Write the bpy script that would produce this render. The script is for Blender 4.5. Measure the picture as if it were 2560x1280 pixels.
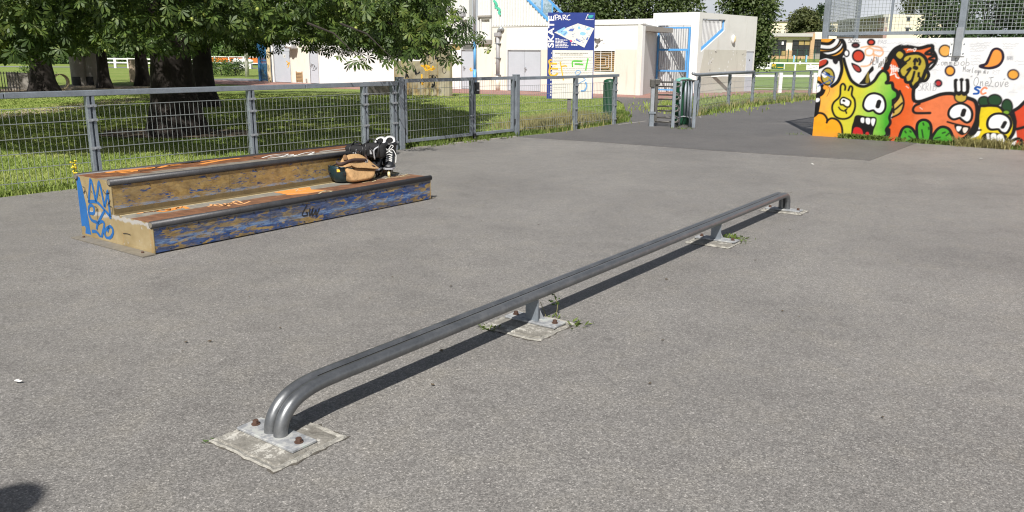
import bpy, bmesh, math, random
import numpy as np
from mathutils import Vector, Matrix

random.seed(7)
rng = np.random.default_rng(7)
for _o in list(bpy.data.objects):
    bpy.data.objects.remove(_o)
scene = bpy.context.scene
COL = scene.collection
rad = math.radians

# ------------------------------------------------------------------ camera, sky, sun, exposure
CAM_H = 1.6
FPX = 2040.0                       # focal length in pixels of the 2560 px wide photograph
PITCH = math.atan(502 / FPX)
ROLL = rad(0.38)
cam_data = bpy.data.cameras.new('camera')
cam_data.sensor_width = 36
cam_data.lens = FPX / 2560 * 36
cam_data.clip_start = 0.05
cam_data.clip_end = 6000
cam = bpy.data.objects.new('camera', cam_data)
COL.objects.link(cam)
cam.matrix_world = (Matrix.Translation((0, 0, CAM_H)) @ Matrix.Rotation(math.pi / 2 - PITCH, 4, 'X')
                    @ Matrix.Rotation(ROLL, 4, 'Z'))
scene.camera = cam

SUN_HEAD = 9.7                     # compass heading the light travels towards (degrees right of +Y)
SUN_ELEV = 48.0
world = bpy.data.worlds.new('World')
scene.world = world
world.use_nodes = True
wn, wl = world.node_tree.nodes, world.node_tree.links
wn.clear()
w_out = wn.new('ShaderNodeOutputWorld')
w_bg = wn.new('ShaderNodeBackground')
w_bg.inputs['Strength'].default_value = 0.05
w_sky = wn.new('ShaderNodeTexSky')
w_sky.sky_type = 'NISHITA'
w_sky.sun_disc = False
w_sky.sun_elevation = rad(SUN_ELEV)
w_sky.sun_rotation = rad(SUN_HEAD + 180)
w_sky.dust_density = 2.0
w_tc = wn.new('ShaderNodeTexCoord')
w_map = wn.new('ShaderNodeMapping')
w_map.inputs['Scale'].default_value = (1.0, 1.0, 2.6)
w_noise = wn.new('ShaderNodeTexNoise')
w_noise.inputs['Scale'].default_value = 3.4
w_noise.inputs['Detail'].default_value = 9
w_noise.inputs['Roughness'].default_value = 0.58
w_ramp = wn.new('ShaderNodeValToRGB')
w_ramp.color_ramp.elements[0].position = 0.40
w_ramp.color_ramp.elements[0].color = (0.66, 0.66, 0.66, 1)
w_ramp.color_ramp.elements[1].position = 0.60
w_ramp.color_ramp.elements[1].color = (0.97, 0.97, 0.97, 1)
w_n2 = wn.new('ShaderNodeTexNoise')
w_n2.inputs['Scale'].default_value = 6.0
w_n2.inputs['Detail'].default_value = 7
w_r2 = wn.new('ShaderNodeValToRGB')
w_r2.color_ramp.elements[0].position = 0.38
w_r2.color_ramp.elements[0].color = (9.6, 10.2, 11.2, 1)
w_r2.color_ramp.elements[1].position = 0.66
w_r2.color_ramp.elements[1].color = (14.5, 14.8, 15.2, 1)
w_mix = wn.new('ShaderNodeMix')
w_mix.data_type = 'RGBA'
wl.new(w_tc.outputs['Generated'], w_map.inputs['Vector'])
wl.new(w_map.outputs['Vector'], w_noise.inputs['Vector'])
wl.new(w_map.outputs['Vector'], w_n2.inputs['Vector'])
wl.new(w_noise.outputs['Fac'], w_ramp.inputs['Fac'])
wl.new(w_n2.outputs['Fac'], w_r2.inputs['Fac'])
# cloud cover thins towards the zenith, hazier near the horizon
w_sep = wn.new('ShaderNodeSeparateXYZ')
w_fall = wn.new('ShaderNodeMapRange')
w_fall.inputs['From Min'].default_value = 0.05
w_fall.inputs['From Max'].default_value = 0.55
w_fall.inputs['To Min'].default_value = 1.0
w_fall.inputs['To Max'].default_value = 0.06
w_mul = wn.new('ShaderNodeMath')
w_mul.operation = 'MULTIPLY'
wl.new(w_tc.outputs['Generated'], w_sep.inputs[0])
wl.new(w_sep.outputs['Z'], w_fall.inputs['Value'])
wl.new(w_ramp.outputs['Color'], w_mul.inputs[0])
wl.new(w_fall.outputs['Result'], w_mul.inputs[1])
wl.new(w_mul.outputs[0], w_mix.inputs['Factor'])
wl.new(w_sky.outputs['Color'], w_mix.inputs['A'])
wl.new(w_r2.outputs['Color'], w_mix.inputs['B'])
wl.new(w_mix.outputs['Result'], w_bg.inputs['Color'])
wl.new(w_bg.outputs['Background'], w_out.inputs['Surface'])

sun_data = bpy.data.lights.new('sun', 'SUN')
sun_data.energy = 5.0
sun_data.angle = rad(0.53)
sun_data.color = (1.0, 0.965, 0.915)
sun = bpy.data.objects.new('sun', sun_data)
COL.objects.link(sun)
_sd = Vector((math.sin(rad(SUN_HEAD)) * math.cos(rad(SUN_ELEV)), math.cos(rad(SUN_HEAD)) * math.cos(rad(SUN_ELEV)), -math.sin(rad(SUN_ELEV))))
sun.rotation_euler = _sd.to_track_quat('-Z', 'Y').to_euler()
sun.location = (0, -20, 30)

scene.view_settings.view_transform = 'Standard'
scene.view_settings.look = 'None'
scene.view_settings.gamma = 1
scene.view_settings.use_curve_mapping = False
scene.view_settings.exposure = 0.32
scene.cycles.filter_width = 1.15
scene.cycles.max_bounces = 6
scene.cycles.transparent_max_bounces = 8

# ------------------------------------------------------------------ measuring: photo pixels -> places
_c, _s = math.cos(PITCH), math.sin(PITCH)
_cr, _sr = math.cos(ROLL), math.sin(ROLL)


def ray(x, y):
    a, b = x - 1280, y - 640
    u = (a * _cr + b * _sr) / FPX
    v = (-a * _sr + b * _cr) / FPX
    return np.array((u, _c - v * _s, -_s - v * _c))


def gp(x, y, z=0.0):
    """point of the horizontal plane at height z seen at a photo pixel"""
    d = ray(x, y)
    t = (z - CAM_H) / d[2]
    return np.array((0, 0, CAM_H)) + t * d


def zat(x, y, Y):
    """point at forward distance Y seen at a photo pixel"""
    d = ray(x, y)
    t = Y / d[1]
    return np.array((0, 0, CAM_H)) + t * d


def hd(a):
    return np.array((math.sin(rad(a)), math.cos(rad(a))))


class Frame:
    """plan frame: s along a compass heading, t to its left (away from the viewer), z up"""
    def __init__(self, o, heading, z=0.0):
        self.o = np.array(o[:2], float)
        self.e1 = hd(heading)
        self.e2 = hd(heading - 90)
        self.z = z

    def p(self, s, t, z):
        q = self.o + s * self.e1 + t * self.e2
        return (q[0], q[1], z + self.z)

    def sz(self, x, y, t=0.0):
        """(s, z) on the vertical plane at offset t seen at a photo pixel"""
        o = self.o + t * self.e2
        r = ray(x, y)
        n = self.e2
        k = np.dot(n, o) / np.dot(n, r[:2])
        p = np.array((0, 0, CAM_H)) + k * r
        return float(np.dot(p[:2] - o, self.e1)), float(p[2] - self.z)

    def at(self, x, y, t=0.0):
        s, z = self.sz(x, y, t)
        return self.p(s, t, z)


# ------------------------------------------------------------------ mesh building
class MB:
    def __init__(self):
        self.v, self.f = [], []

    def add(self, verts, faces):
        b = len(self.v)
        self.v.extend([tuple(p) for p in verts])
        self.f.extend([tuple(i + b for i in fc) for fc in faces])
        return self

    def hexa(self, p):
        """eight corners: bottom ring 0-3, top ring 4-7"""
        return self.add(p, [(0, 3, 2, 1), (4, 5, 6, 7), (0, 1, 5, 4), (1, 2, 6, 5), (2, 3, 7, 6), (3, 0, 4, 7)])

    def fbox(self, F, s0, s1, t0, t1, z0, z1):
        P = F.p
        return self.hexa([P(s0, t0, z0), P(s1, t0, z0), P(s1, t1, z0), P(s0, t1, z0),
                          P(s0, t0, z1), P(s1, t0, z1), P(s1, t1, z1), P(s0, t1, z1)])

    def box(self, x0, x1, y0, y1, z0, z1):
        return self.hexa([(x0, y0, z0), (x1, y0, z0), (x1, y1, z0), (x0, y1, z0),
                          (x0, y0, z1), (x1, y0, z1), (x1, y1, z1), (x0, y1, z1)])

    def beam(self, a, b, w, h, up=(0, 0, 1)):
        """rectangular bar from a to b, w wide sideways and h along up"""
        a, b, up = Vector(a), Vector(b), Vector(up)
        d = (b - a).normalized()
        side = d.cross(up)
        if side.length < 1e-5:
            side = Vector((1, 0, 0))
        side.normalize()
        u = side.cross(d).normalized()
        s, u = side * (w / 2), u * (h / 2)
        return self.hexa([a - s - u, a + s - u, b + s - u, b - s - u, a - s + u, a + s + u, b + s + u, b - s + u])

    def tube(self, pts, r, n=8, caps=True, closed=False):
        pts = [Vector(p) for p in pts]
        m = len(pts)
        rr = r if isinstance(r, (list, tuple)) else [r] * m
        rings = []
        ref = None
        for i, p in enumerate(pts):
            if closed:
                d = pts[(i + 1) % m] - pts[i - 1]
            else:
                d = pts[min(i + 1, m - 1)] - pts[max(i - 1, 0)]
            d.normalize()
            if ref is None:
                ref = Vector((0, 0, 1)) if abs(d.z) < 0.9 else Vector((1, 0, 0))
            x = (ref - d * ref.dot(d)).normalized()
            ref = x
            y = d.cross(x)
            rings.append([p + (x * math.cos(a) + y * math.sin(a)) * rr[i] for a in [2 * math.pi * k / n for k in range(n)]])
        V = [q for rg in rings for q in rg]
        Fc = []
        for i in range(m if closed else m - 1):
            j = (i + 1) % m
            for k in range(n):
                k2 = (k + 1) % n
                Fc.append((i * n + k, i * n + k2, j * n + k2, j * n + k))
        if caps and not closed:
            Fc.append(tuple(range(n))[::-1])
            Fc.append(tuple((m - 1) * n + k for k in range(n)))
        return self.add(V, Fc)

    def prism(self, poly, f, h0, h1):
        """poly: list of (a, b); f(a, b, h) -> world; solid between h0 and h1"""
        n = len(poly)
        V = [f(a, b, h0) for a, b in poly] + [f(a, b, h1) for a, b in poly]
        Fc = [tuple(range(n))[::-1], tuple(range(n, 2 * n))] + [(i, (i + 1) % n, n + (i + 1) % n, n + i) for i in range(n)]
        return self.add(V, Fc)

    def grid(self, rows, close_u=False):
        m, n = len(rows), len(rows[0])
        V = [p for r in rows for p in r]
        Fc = []
        for i in range(m - 1):
            for j in range(n if close_u else n - 1):
                k = (j + 1) % n
                Fc.append((i * n + j, i * n + k, (i + 1) * n + k, (i + 1) * n + j))
        return self.add(V, Fc)

    def ball(self, c, rx, ry=None, rz=None, nu=12, nv=8):
        ry = ry or rx
        rz = rz or rx
        rows = []
        for i in range(nv + 1):
            th = math.pi * i / nv
            rows.append([(c[0] + rx * math.sin(th) * math.cos(2 * math.pi * j / nu), c[1] + ry * math.sin(th) * math.sin(2 * math.pi * j / nu),
                          c[2] + rz * math.cos(th)) for j in range(nu)])
        return self.grid(rows, True)

    def ribbon(self, f, pts, w, h=0.002, step=3):
        """flat painted stroke: pts in plane coords (a, b), f(a, b, lift) -> world"""
        P = smooth(pts, step)
        n = len(P)
        if n < 2:
            return self
        L, Rr = [], []
        for i in range(n):
            a, b = P[max(i - 1, 0)], P[min(i + 1, n - 1)]
            dx, dy = b[0] - a[0], b[1] - a[1]
            q = math.hypot(dx, dy) or 1
            wx = w * (0.9 + 0.2 * random.random()) / 2
            L.append(f(P[i][0] - dy / q * wx, P[i][1] + dx / q * wx, h))
            Rr.append(f(P[i][0] + dy / q * wx, P[i][1] - dx / q * wx, h))
        return self.grid([L, Rr])

    def build(self, name, mat, parent=None, smooth_=False, bevel=0.0, sub=0, fix=True):
        me = bpy.data.meshes.new(name)
        off = Vector((0, 0, 0))
        q = parent
        while q is not None:
            off += q.location
            q = q.parent
        vv = [(p[0] - off.x, p[1] - off.y, p[2] - off.z) for p in self.v]
        me.from_pydata(vv, [], self.f)
        if fix:
            bm = bmesh.new()
            bm.from_mesh(me)
            bmesh.ops.recalc_face_normals(bm, faces=bm.faces)
            bm.to_mesh(me)
            bm.free()
        if smooth_:
            for p in me.polygons:
                p.use_smooth = True
        me.materials.append(mat)
        o = bpy.data.objects.new(name, me)
        COL.objects.link(o)
        if parent is not None:
            o.parent = parent
        if bevel:
            b = o.modifiers.new('bevel', 'BEVEL')
            b.width = bevel
            b.segments = 2
            b.limit_method = 'ANGLE'
        if sub:
            s = o.modifiers.new('subsurf', 'SUBSURF')
            s.levels = s.render_levels = sub
        return o


def smooth(pts, step=4, closed=False):
    """Catmull-Rom through 2D or 3D points"""
    P = [np.array(p, float) for p in pts]
    n = len(P)
    if n < 3:
        return [tuple(p) for p in P]
    out = []
    rngi = range(n) if closed else range(n - 1)
    for i in rngi:
        if closed:
            p0, p1, p2, p3 = P[i - 1], P[i], P[(i + 1) % n], P[(i + 2) % n]
        else:
            p0, p1, p2, p3 = P[max(i - 1, 0)], P[i], P[i + 1], P[min(i + 2, n - 1)]
        for k in range(step):
            t = k / step
            out.append(tuple(0.5 * ((2 * p1) + (p2 - p0) * t + (2 * p0 - 5 * p1 + 4 * p2 - p3) * t * t + (3 * p1 - p0 - 3 * p2 + p3) * t ** 3)))
    if not closed:
        out.append(tuple(P[-1]))
    return out


def thing(name, loc, label, cat, group=None):
    o = bpy.data.objects.new(name, None)
    o.empty_display_size = 0.2
    o.location = (float(loc[0]), float(loc[1]), float(loc[2]) if len(loc) > 2 else 0.0)
    COL.objects.link(o)
    return tag(o, label, cat, group)


def tag(o, label, cat, group=None):
    o['label'] = label
    o['category'] = cat
    if group:
        o['group'] = group
    return o


def struct(o):
    o['kind'] = 'structure'
    return o


def stuff(o):
    o['kind'] = 'stuff'
    return o


def copy_thing(root, loc=None, label=None):
    """a copy of a thing with copies of its parts and sub-parts"""
    r = root.copy()
    COL.objects.link(r)
    if loc is not None:
        r.location = loc
    if label:
        r['label'] = label
    for ch in list(root.children):
        c = ch.copy()
        COL.objects.link(c)
        c.parent = r
        for g in list(ch.children):
            d = g.copy()
            COL.objects.link(d)
            d.parent = c
    return r


# ------------------------------------------------------------------ materials
def lin(r, g=None, b=None, k=1.0):
    if g is None:
        g = b = r
    def f(c):
        c /= 255.0
        return c / 12.92 if c <= 0.04045 else ((c + 0.055) / 1.055) ** 2.4
    return (f(r) * k, f(g) * k, f(b) * k, 1)


class NT:
    def __init__(self, name):
        self.m = bpy.data.materials.new(name)
        self.m.use_nodes = True
        self.t = self.m.node_tree
        self.n, self.l = self.t.nodes, self.t.links
        self.b = self.n['Principled BSDF']
        self.tc = self.n.new('ShaderNodeTexCoord')

    def set(self, sock, val):
        if isinstance(val, bpy.types.NodeSocket):
            self.l.new(val, sock)
        else:
            sock.default_value = val

    def mapping(self, scale=(1, 1, 1), rot=(0, 0, 0), src=None):
        n = self.n.new('ShaderNodeMapping')
        n.inputs['Scale'].default_value = scale
        n.inputs['Rotation'].default_value = rot
        self.l.new(src or self.tc.outputs['Object'], n.inputs['Vector'])
        return n.outputs['Vector']

    def noise(self, scale, detail=4, rough=0.55, vec=None, dist=0.0, out='Fac'):
        n = self.n.new('ShaderNodeTexNoise')
        n.inputs['Scale'].default_value = scale
        n.inputs['Detail'].default_value = detail
        n.inputs['Roughness'].default_value = rough
        n.inputs['Distortion'].default_value = dist
        self.l.new(vec or self.tc.outputs['Object'], n.inputs['Vector'])
        return n.outputs[out]

    def voronoi(self, scale, vec=None, out='Color', feature='F1'):
        n = self.n.new('ShaderNodeTexVoronoi')
        n.feature = feature
        n.inputs['Scale'].default_value = scale
        self.l.new(vec or self.tc.outputs['Object'], n.inputs['Vector'])
        return n.outputs[out]

    def ramp(self, fac, stops, const=False):
        n = self.n.new('ShaderNodeValToRGB')
        if const:
            n.color_ramp.interpolation = 'CONSTANT'
        e = n.color_ramp.elements
        while len(e) < len(stops):
            e.new(0.5)
        for i, (p, c) in enumerate(stops):
            e[i].position = p
            e[i].color = c if isinstance(c, (tuple, list)) else (c, c, c, 1)
        self.l.new(fac, n.inputs['Fac'])
        return n.outputs['Color']

    def mix(self, fac, a, b, mode='MIX'):
        n = self.n.new('ShaderNodeMix')
        n.data_type = 'RGBA'
        n.blend_type = mode
        self.set(n.inputs['Factor'], fac)
        for k, v in (('A', a), ('B', b)):
            s = [i for i in n.inputs if i.name == k and i.type == 'RGBA'][0]
            self.set(s, v)
        return [o for o in n.outputs if o.type == 'RGBA'][0]

    def math(self, op, a, b=0.0):
        n = self.n.new('ShaderNodeMath')
        n.operation = op
        self.set(n.inputs[0], a)
        self.set(n.inputs[1], b)
        return n.outputs[0]

    def sep(self, vec=None):
        n = self.n.new('ShaderNodeSeparateXYZ')
        self.l.new(vec or self.tc.outputs['Object'], n.inputs[0])
        return n.outputs

    def bump(self, h, strength=0.3, dist=0.01):
        n = self.n.new('ShaderNodeBump')
        n.inputs['Strength'].default_value = strength
        n.inputs['Distance'].default_value = dist
        self.l.new(h, n.inputs['Height'])
        self.l.new(n.outputs['Normal'], self.b.inputs['Normal'])

    def done(self, color, rough=0.6, metal=0.0, spec=None):
        self.set(self.b.inputs['Base Color'], color)
        self.set(self.b.inputs['Roughness'], rough)
        self.set(self.b.inputs['Metallic'], metal)
        if spec is not None:
            self.b.inputs['Specular IOR Level'].default_value = spec
        return self.m


def sc(c, k):
    return (c[0] * k, c[1] * k, c[2] * k, 1)


def plain(name, c, rough=0.6, metal=0.0, var=0.15, scale=6, bump=0.0, bscale=60, spec=None):
    """colour with uneven wear at two scales"""
    t = NT(name)
    a = t.noise(scale, 6, 0.6)
    b = t.noise(scale * 9, 3, 0.6)
    f = t.math('ADD', t.math('MULTIPLY', a, 0.65), t.math('MULTIPLY', b, 0.35))
    col = t.ramp(f, [(0.3, sc(c, 1 - var)), (0.7, sc(c, 1 + var))])
    if bump:
        t.bump(t.noise(bscale, 4), bump, 0.01)
    return t.done(col, t.math('ADD', t.math('MULTIPLY', b, 0.2), rough - 0.1), metal, spec)
# ------------------------------------------------------------------ the materials of the place
def asphalt(name, mean, warm=1.0, contrast=1.0):
    t = NT(name)
    g = t.voronoi(170, out='Color')
    gv = t.sep(g)[0]
    g2 = t.sep(t.voronoi(85, out='Color'))[1]
    k = contrast
    grain = t.ramp(gv, [(0.0, sc(mean, 1 - .48 * k)), (0.45, sc(mean, 1 - .07 * k)), (0.86, sc(mean, 1 + .32 * k)), (0.97, sc(mean, 1 + .75 * k)), (1.0, sc(mean, 2.1))])
    grain2 = t.ramp(g2, [(0.0, 0.80), (0.6, 1.0), (1.0, 1.16)])
    col = t.mix(0.9, grain, grain2, 'MULTIPLY')
    fine = t.ramp(t.noise(260, 2), [(0.35, 0.70), (0.65, 1.26)])
    col = t.mix(0.6, col, fine, 'MULTIPLY')
    big = t.ramp(t.noise(0.55, 5, 0.6, dist=.6), [(0.3, (0.86, 0.855, 0.85, 1)), (0.7, (1.11, 1.105, 1.09, 1))])
    col = t.mix(1.0, col, big, 'MULTIPLY')
    med = t.ramp(t.noise(3.1, 6, 0.65), [(0.33, (0.87, 0.86, 0.86, 1)), (0.48, (1, 1, 1, 1)), (0.72, (1.10, 1.08, 1.03, 1))])
    col = t.mix(0.8, col, med, 'MULTIPLY')
    # old dark spots of chewing gum and oil
    sp = t.voronoi(1.3, vec=t.mapping((1, 1, 1)), out='Distance')
    spn = t.math('ADD', sp, t.math('MULTIPLY', t.noise(9, 4), 0.10))
    spot = t.ramp(spn, [(0.085, 0.70), (0.115, 1.0)])
    col = t.mix(0.6, col, spot, 'MULTIPLY')
    streak = t.ramp(t.noise(1.0, 5, 0.6, vec=t.mapping((0.5, 2.2, 1), (0, 0, rad(-20)))), [(0.55, 1.0), (0.75, 0.80)])
    col = t.mix(0.5, col, streak, 'MULTIPLY')
    h = t.math('ADD', gv, t.math('MULTIPLY', t.noise(240, 2), 0.7))
    t.bump(h, 0.55, 0.004)
    return t.done(col, 0.62, 0, 0.5)


M = {}
M['asphalt'] = asphalt('asphalt_light', (0.208, 0.199, 0.187), contrast=.74)
M['asphalt_dark'] = asphalt('asphalt_dark', (0.122, 0.117, 0.114), contrast=.45)
M['apron'] = plain('pink_asphalt', (0.30, 0.165, 0.135), 0.9, var=.22, scale=1.2, bump=.3, bscale=120)
M['road'] = plain('road_asphalt', (0.22, 0.22, 0.23), 0.9, var=.12, scale=.6)
M['dirt'] = plain('dirt', (0.42, 0.34, 0.24), 0.95, var=.25, scale=1.5, bump=.5, bscale=30)
M['soil'] = plain('soil', (0.10, 0.075, 0.05), 0.95, var=.3, scale=2, bump=.5, bscale=30)


def lawn_mat():
    t = NT('lawn_turf')
    a = t.noise(0.23, 6, 0.62, dist=.5)
    b = t.noise(2.6, 5, 0.65)
    c = t.noise(38, 4, 0.7)
    f = t.math('ADD', t.math('MULTIPLY', a, .45), t.math('MULTIPLY', b, .35))
    f = t.math('ADD', f, t.math('MULTIPLY', c, .2))
    col = t.ramp(f, [(0.34, (0.11, 0.17, 0.036, 1)), (0.5, (0.20, 0.265, 0.062, 1)), (0.62, (0.24, 0.26, 0.08, 1)), (0.72, (0.32, 0.29, 0.13, 1))])
    t.bump(c, 0.8, 0.05)
    return t.done(col, 0.9, 0, 0.2)


def blade_mat(name, stops, trans=0.3):
    t = NT(name)
    a = t.noise(0.6, 4)
    b = t.noise(31, 2)
    f = t.math('ADD', t.math('MULTIPLY', a, .5), t.math('MULTIPLY', b, .5))
    col = t.ramp(f, stops)
    m = t.done(col, 0.6, 0, 0.3)
    tr = t.n.new('ShaderNodeBsdfTranslucent')
    t.l.new(col, tr.inputs['Color'])
    mx = t.n.new('ShaderNodeMixShader')
    mx.inputs[0].default_value = trans
    t.l.new(t.b.outputs[0], mx.inputs[1])
    t.l.new(tr.outputs[0], mx.inputs[2])
    t.l.new(mx.outputs[0], t.n['Material Output'].inputs['Surface'])
    return m


M['lawn'] = lawn_mat()
M['field'] = plain('mown_field', (0.17, 0.25, 0.065), 0.9, var=.25, scale=.25)
M['blade'] = blade_mat('grass_blade', [(0.30, (0.11, 0.18, 0.035, 1)), (0.46, (0.25, 0.335, 0.075, 1)), (0.60, (0.39, 0.43, 0.135, 1)), (0.76, (0.46, 0.42, 0.20, 1))])
M['dry'] = blade_mat('dry_grass', [(0.30, (0.20, 0.22, 0.07, 1)), (0.55, (0.36, 0.32, 0.14, 1)), (0.7, (0.50, 0.42, 0.22, 1))])
M['weed'] = blade_mat('weed_leaf', [(0.30, (0.07, 0.12, 0.022, 1)), (0.55, (0.15, 0.21, 0.045, 1)), (0.7, (0.27, 0.27, 0.08, 1))])


def leaf_mat(name, dark, mid, light, brown, trans=.22, sc_=1.7, gloss=.55):
    t = NT(name)
    a = t.noise(sc_, 3)
    b = t.noise(sc_ * 9, 3)
    f = t.math('ADD', t.math('MULTIPLY', a, .55), t.math('MULTIPLY', b, .45))
    col = t.ramp(f, [(0.32, dark), (0.5, mid), (0.60, light), (0.72, brown)])
    m = t.done(col, gloss, 0, 0.45)
    tr = t.n.new('ShaderNodeBsdfTranslucent')
    t.l.new(t.mix(1.0, col, (1.1, 1.25, .6, 1), 'MULTIPLY'), tr.inputs['Color'])
    mx = t.n.new('ShaderNodeMixShader')
    mx.inputs[0].default_value = trans
    t.l.new(t.b.outputs[0], mx.inputs[1])
    t.l.new(tr.outputs[0], mx.inputs[2])
    t.l.new(mx.outputs[0], t.n['Material Output'].inputs['Surface'])
    return m


M['chestnut'] = leaf_mat('chestnut_leaf', (0.022, 0.046, 0.011, 1), (0.058, 0.10, 0.018, 1), (0.15, 0.20, 0.038, 1), (0.30, 0.27, 0.08, 1))
M['poplar'] = leaf_mat('poplar_leaf', (0.036, 0.06, 0.018, 1), (0.065, 0.095, 0.026, 1), (0.10, 0.13, 0.036, 1), (0.14, 0.16, 0.05, 1), .15, .9, .6)
M['roundtree'] = leaf_mat('round_tree_leaf', (0.04, 0.06, 0.02, 1), (0.075, 0.09, 0.028, 1), (0.11, 0.12, 0.036, 1), (0.17, 0.14, 0.05, 1), .15, .4, .6)
M['conifer'] = leaf_mat('conifer_spray', (0.018, 0.04, 0.014, 1), (0.035, 0.07, 0.02, 1), (0.065, 0.10, 0.03, 1), (0.085, 0.12, 0.04, 1), .1, 1.0, .7)
M['shrub'] = leaf_mat('shrub_leaf', (0.04, 0.08, 0.015, 1), (0.075, 0.14, 0.025, 1), (0.12, 0.19, 0.04, 1), (0.18, 0.22, 0.06, 1), .25, 1.0, .6)
M['bark'] = plain('bark', (0.030, 0.024, 0.020), 0.95, var=.4, scale=3, bump=1.0, bscale=9)
M['birch_bark'] = plain('birch_bark', (0.55, 0.53, 0.5), 0.8, var=.35, scale=8, bump=.3)
M['conker'] = plain('conker_husk', (0.26, 0.30, 0.06), 0.5, var=.3, scale=12)
M['yellow_flower'] = plain('yellow_petals', (0.75, 0.55, 0.02), 0.6, var=.15, scale=30)

M['galv'] = plain('galvanised_steel', (0.235, 0.265, 0.295), 0.5, 0.35, var=.28, scale=5, bump=.05)
M['galv_light'] = plain('galvanised_light', (0.34, 0.36, 0.38), 0.5, 0.45, var=.2, scale=6)
M['wire'] = plain('galvanised_wire', (0.37, 0.40, 0.39), 0.5, 0.5, var=.15, scale=3)
M['rusty_galv'] = plain('weathered_turnstile_steel', (0.12, 0.115, 0.105), 0.5, 0.5, var=.45, scale=4, bump=.1)
M['dark_steel'] = plain('dark_worn_steel', (0.05, 0.05, 0.052), 0.4, 0.6, var=.3, scale=9)
M['rust_bolt'] = plain('rusted_bolt', (0.095, 0.052, 0.036), 0.8, 0.2, var=.4, scale=40, bump=.3)
M['black'] = plain('black_plastic', (0.012, 0.012, 0.013), 0.45, var=.2)
M['lock'] = plain('gate_lock', (0.03, 0.032, 0.035), 0.5, .3, var=.2)


def rail_mat():
    t = NT('worn_rail_steel')
    v = t.mapping((3, 3, 3))
    a = t.noise(7, 6, 0.65, dist=.4)
    b = t.noise(60, 3)
    f = t.math('ADD', t.math('MULTIPLY', a, .7), t.math('MULTIPLY', b, .3))
    col = t.ramp(f, [(0.3, (0.13, 0.136, 0.142, 1)), (0.5, (0.175, 0.182, 0.188, 1)), (0.66, (0.23, 0.235, 0.238, 1)), (0.82, (0.26, 0.255, 0.24, 1))])
    rough = t.ramp(a, [(0.3, 0.30), (0.7, 0.44)])
    t.bump(b, 0.12, 0.003)
    return t.done(col, rough, 0.68)


M['rail'] = rail_mat()


def plate_mat():
    t = NT('galvanised_plate')
    a = t.noise(16, 7, 0.7)
    col = t.ramp(a, [(0.32, (0.16, 0.17, 0.18, 1)), (0.5, (0.33, 0.34, 0.35, 1)), (0.58, (0.47, 0.47, 0.45, 1)), (0.7, (0.42, 0.49, 0.45, 1))])
    t.bump(a, 0.2, 0.004)
    return t.done(col, 0.6, 0.2)


M['plate'] = plate_mat()


def pad_mat():
    t = NT('footing_concrete')
    a = t.noise(7, 7, 0.7, dist=.5)
    g = t.noise(120, 3)
    f = t.math('ADD', t.math('MULTIPLY', a, .75), t.math('MULTIPLY', g, .25))
    col = t.ramp(f, [(0.30, (0.085, 0.078, 0.066, 1)), (0.42, (0.17, 0.16, 0.138, 1)), (0.53, (0.235, 0.222, 0.195, 1)), (0.57, (0.44, 0.425, 0.38, 1)), (0.7, (0.55, 0.53, 0.475, 1))])
    t.bump(f, 0.6, 0.02)
    return t.done(col, 0.95)


M['pad'] = pad_mat()
M['concrete'] = plain('bare_concrete', (0.30, 0.28, 0.25), 0.9, var=.2, scale=2, bump=.3)
M['concrete_dark'] = plain('dark_concrete', (0.17, 0.155, 0.14), 0.9, var=.3, scale=2, bump=.3)


def tagwall_mat():
    t = NT('stained_concrete')
    a = t.noise(1.6, 6, 0.6)
    v = t.noise(1.0, 6, 0.6, vec=t.mapping((4, 4, .6)))
    col = t.ramp(a, [(0.3, (0.20, 0.17, 0.11, 1)), (0.5, (0.34, 0.30, 0.21, 1)), (0.7, (0.42, 0.38, 0.29, 1))])
    st = t.ramp(v, [(0.50, (1, 1, 1, 1)), (0.62, (0.95, 0.72, 0.32, 1)), (0.7, (0.75, 0.5, 0.2, 1))])
    col = t.mix(0.75, col, st, 'MULTIPLY')
    ye = t.ramp(t.noise(2.3, 5, .6, vec=t.mapping((1.3, 1.3, 1.1))), [(0.58, 0), (0.66, .6)])
    col = t.mix(ye, col, (0.40, 0.42, 0.10, 1))
    return t.done(col, 0.9)


M['tagwall'] = tagwall_mat()


def render_wall(name, c, dirt=(0.42, 0.38, 0.30, 1), amt=.5):
    t = NT(name)
    a = t.noise(0.8, 6, 0.65)
    v = t.noise(1.2, 6, 0.65, vec=t.mapping((3, 3, .35)))
    col = t.ramp(a, [(0.3, sc(c, .93)), (0.7, sc(c, 1.05))])
    st = t.ramp(v, [(0.56, 0.0), (0.74, amt)])
    col = t.mix(st, col, dirt)
    t.bump(t.noise(90, 3), .15, .005)
    return t.done(col, 0.85, 0, .3)


M['white_wall'] = render_wall('white_render', (0.80, 0.80, 0.785), (0.46, 0.43, 0.37, 1), .55)
M['cream_wall'] = render_wall('cream_render', (0.77, 0.73, 0.64), (0.55, 0.40, 0.18, 1))
M['beige_wall'] = render_wall('beige_render', (0.74, 0.67, 0.585))
M['grey_wall'] = render_wall('dull_white_render', (0.60, 0.60, 0.57), (0.40, 0.37, 0.30, 1), .45)
M['grime_wall'] = render_wall('grimy_render', (0.50, 0.49, 0.43), (0.33, 0.31, 0.25, 1), .6)
M['cladding'] = plain('white_cladding', (0.72, 0.72, 0.70), 0.5, .0, var=.06, scale=.8)
M['white_paint'] = plain('white_paint', (0.78, 0.78, 0.76), 0.5, var=.06, scale=3)
M['white_metal'] = plain('white_metal', (0.72, 0.72, 0.70), 0.45, var=.1, scale=3)
M['door_grey'] = plain('pale_grey_door', (0.50, 0.53, 0.58), 0.5, var=.07, scale=1.5)
M['door_grey_dark'] = plain('mid_grey_door', (0.30, 0.32, 0.37), 0.5, var=.07, scale=1.5)
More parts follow.
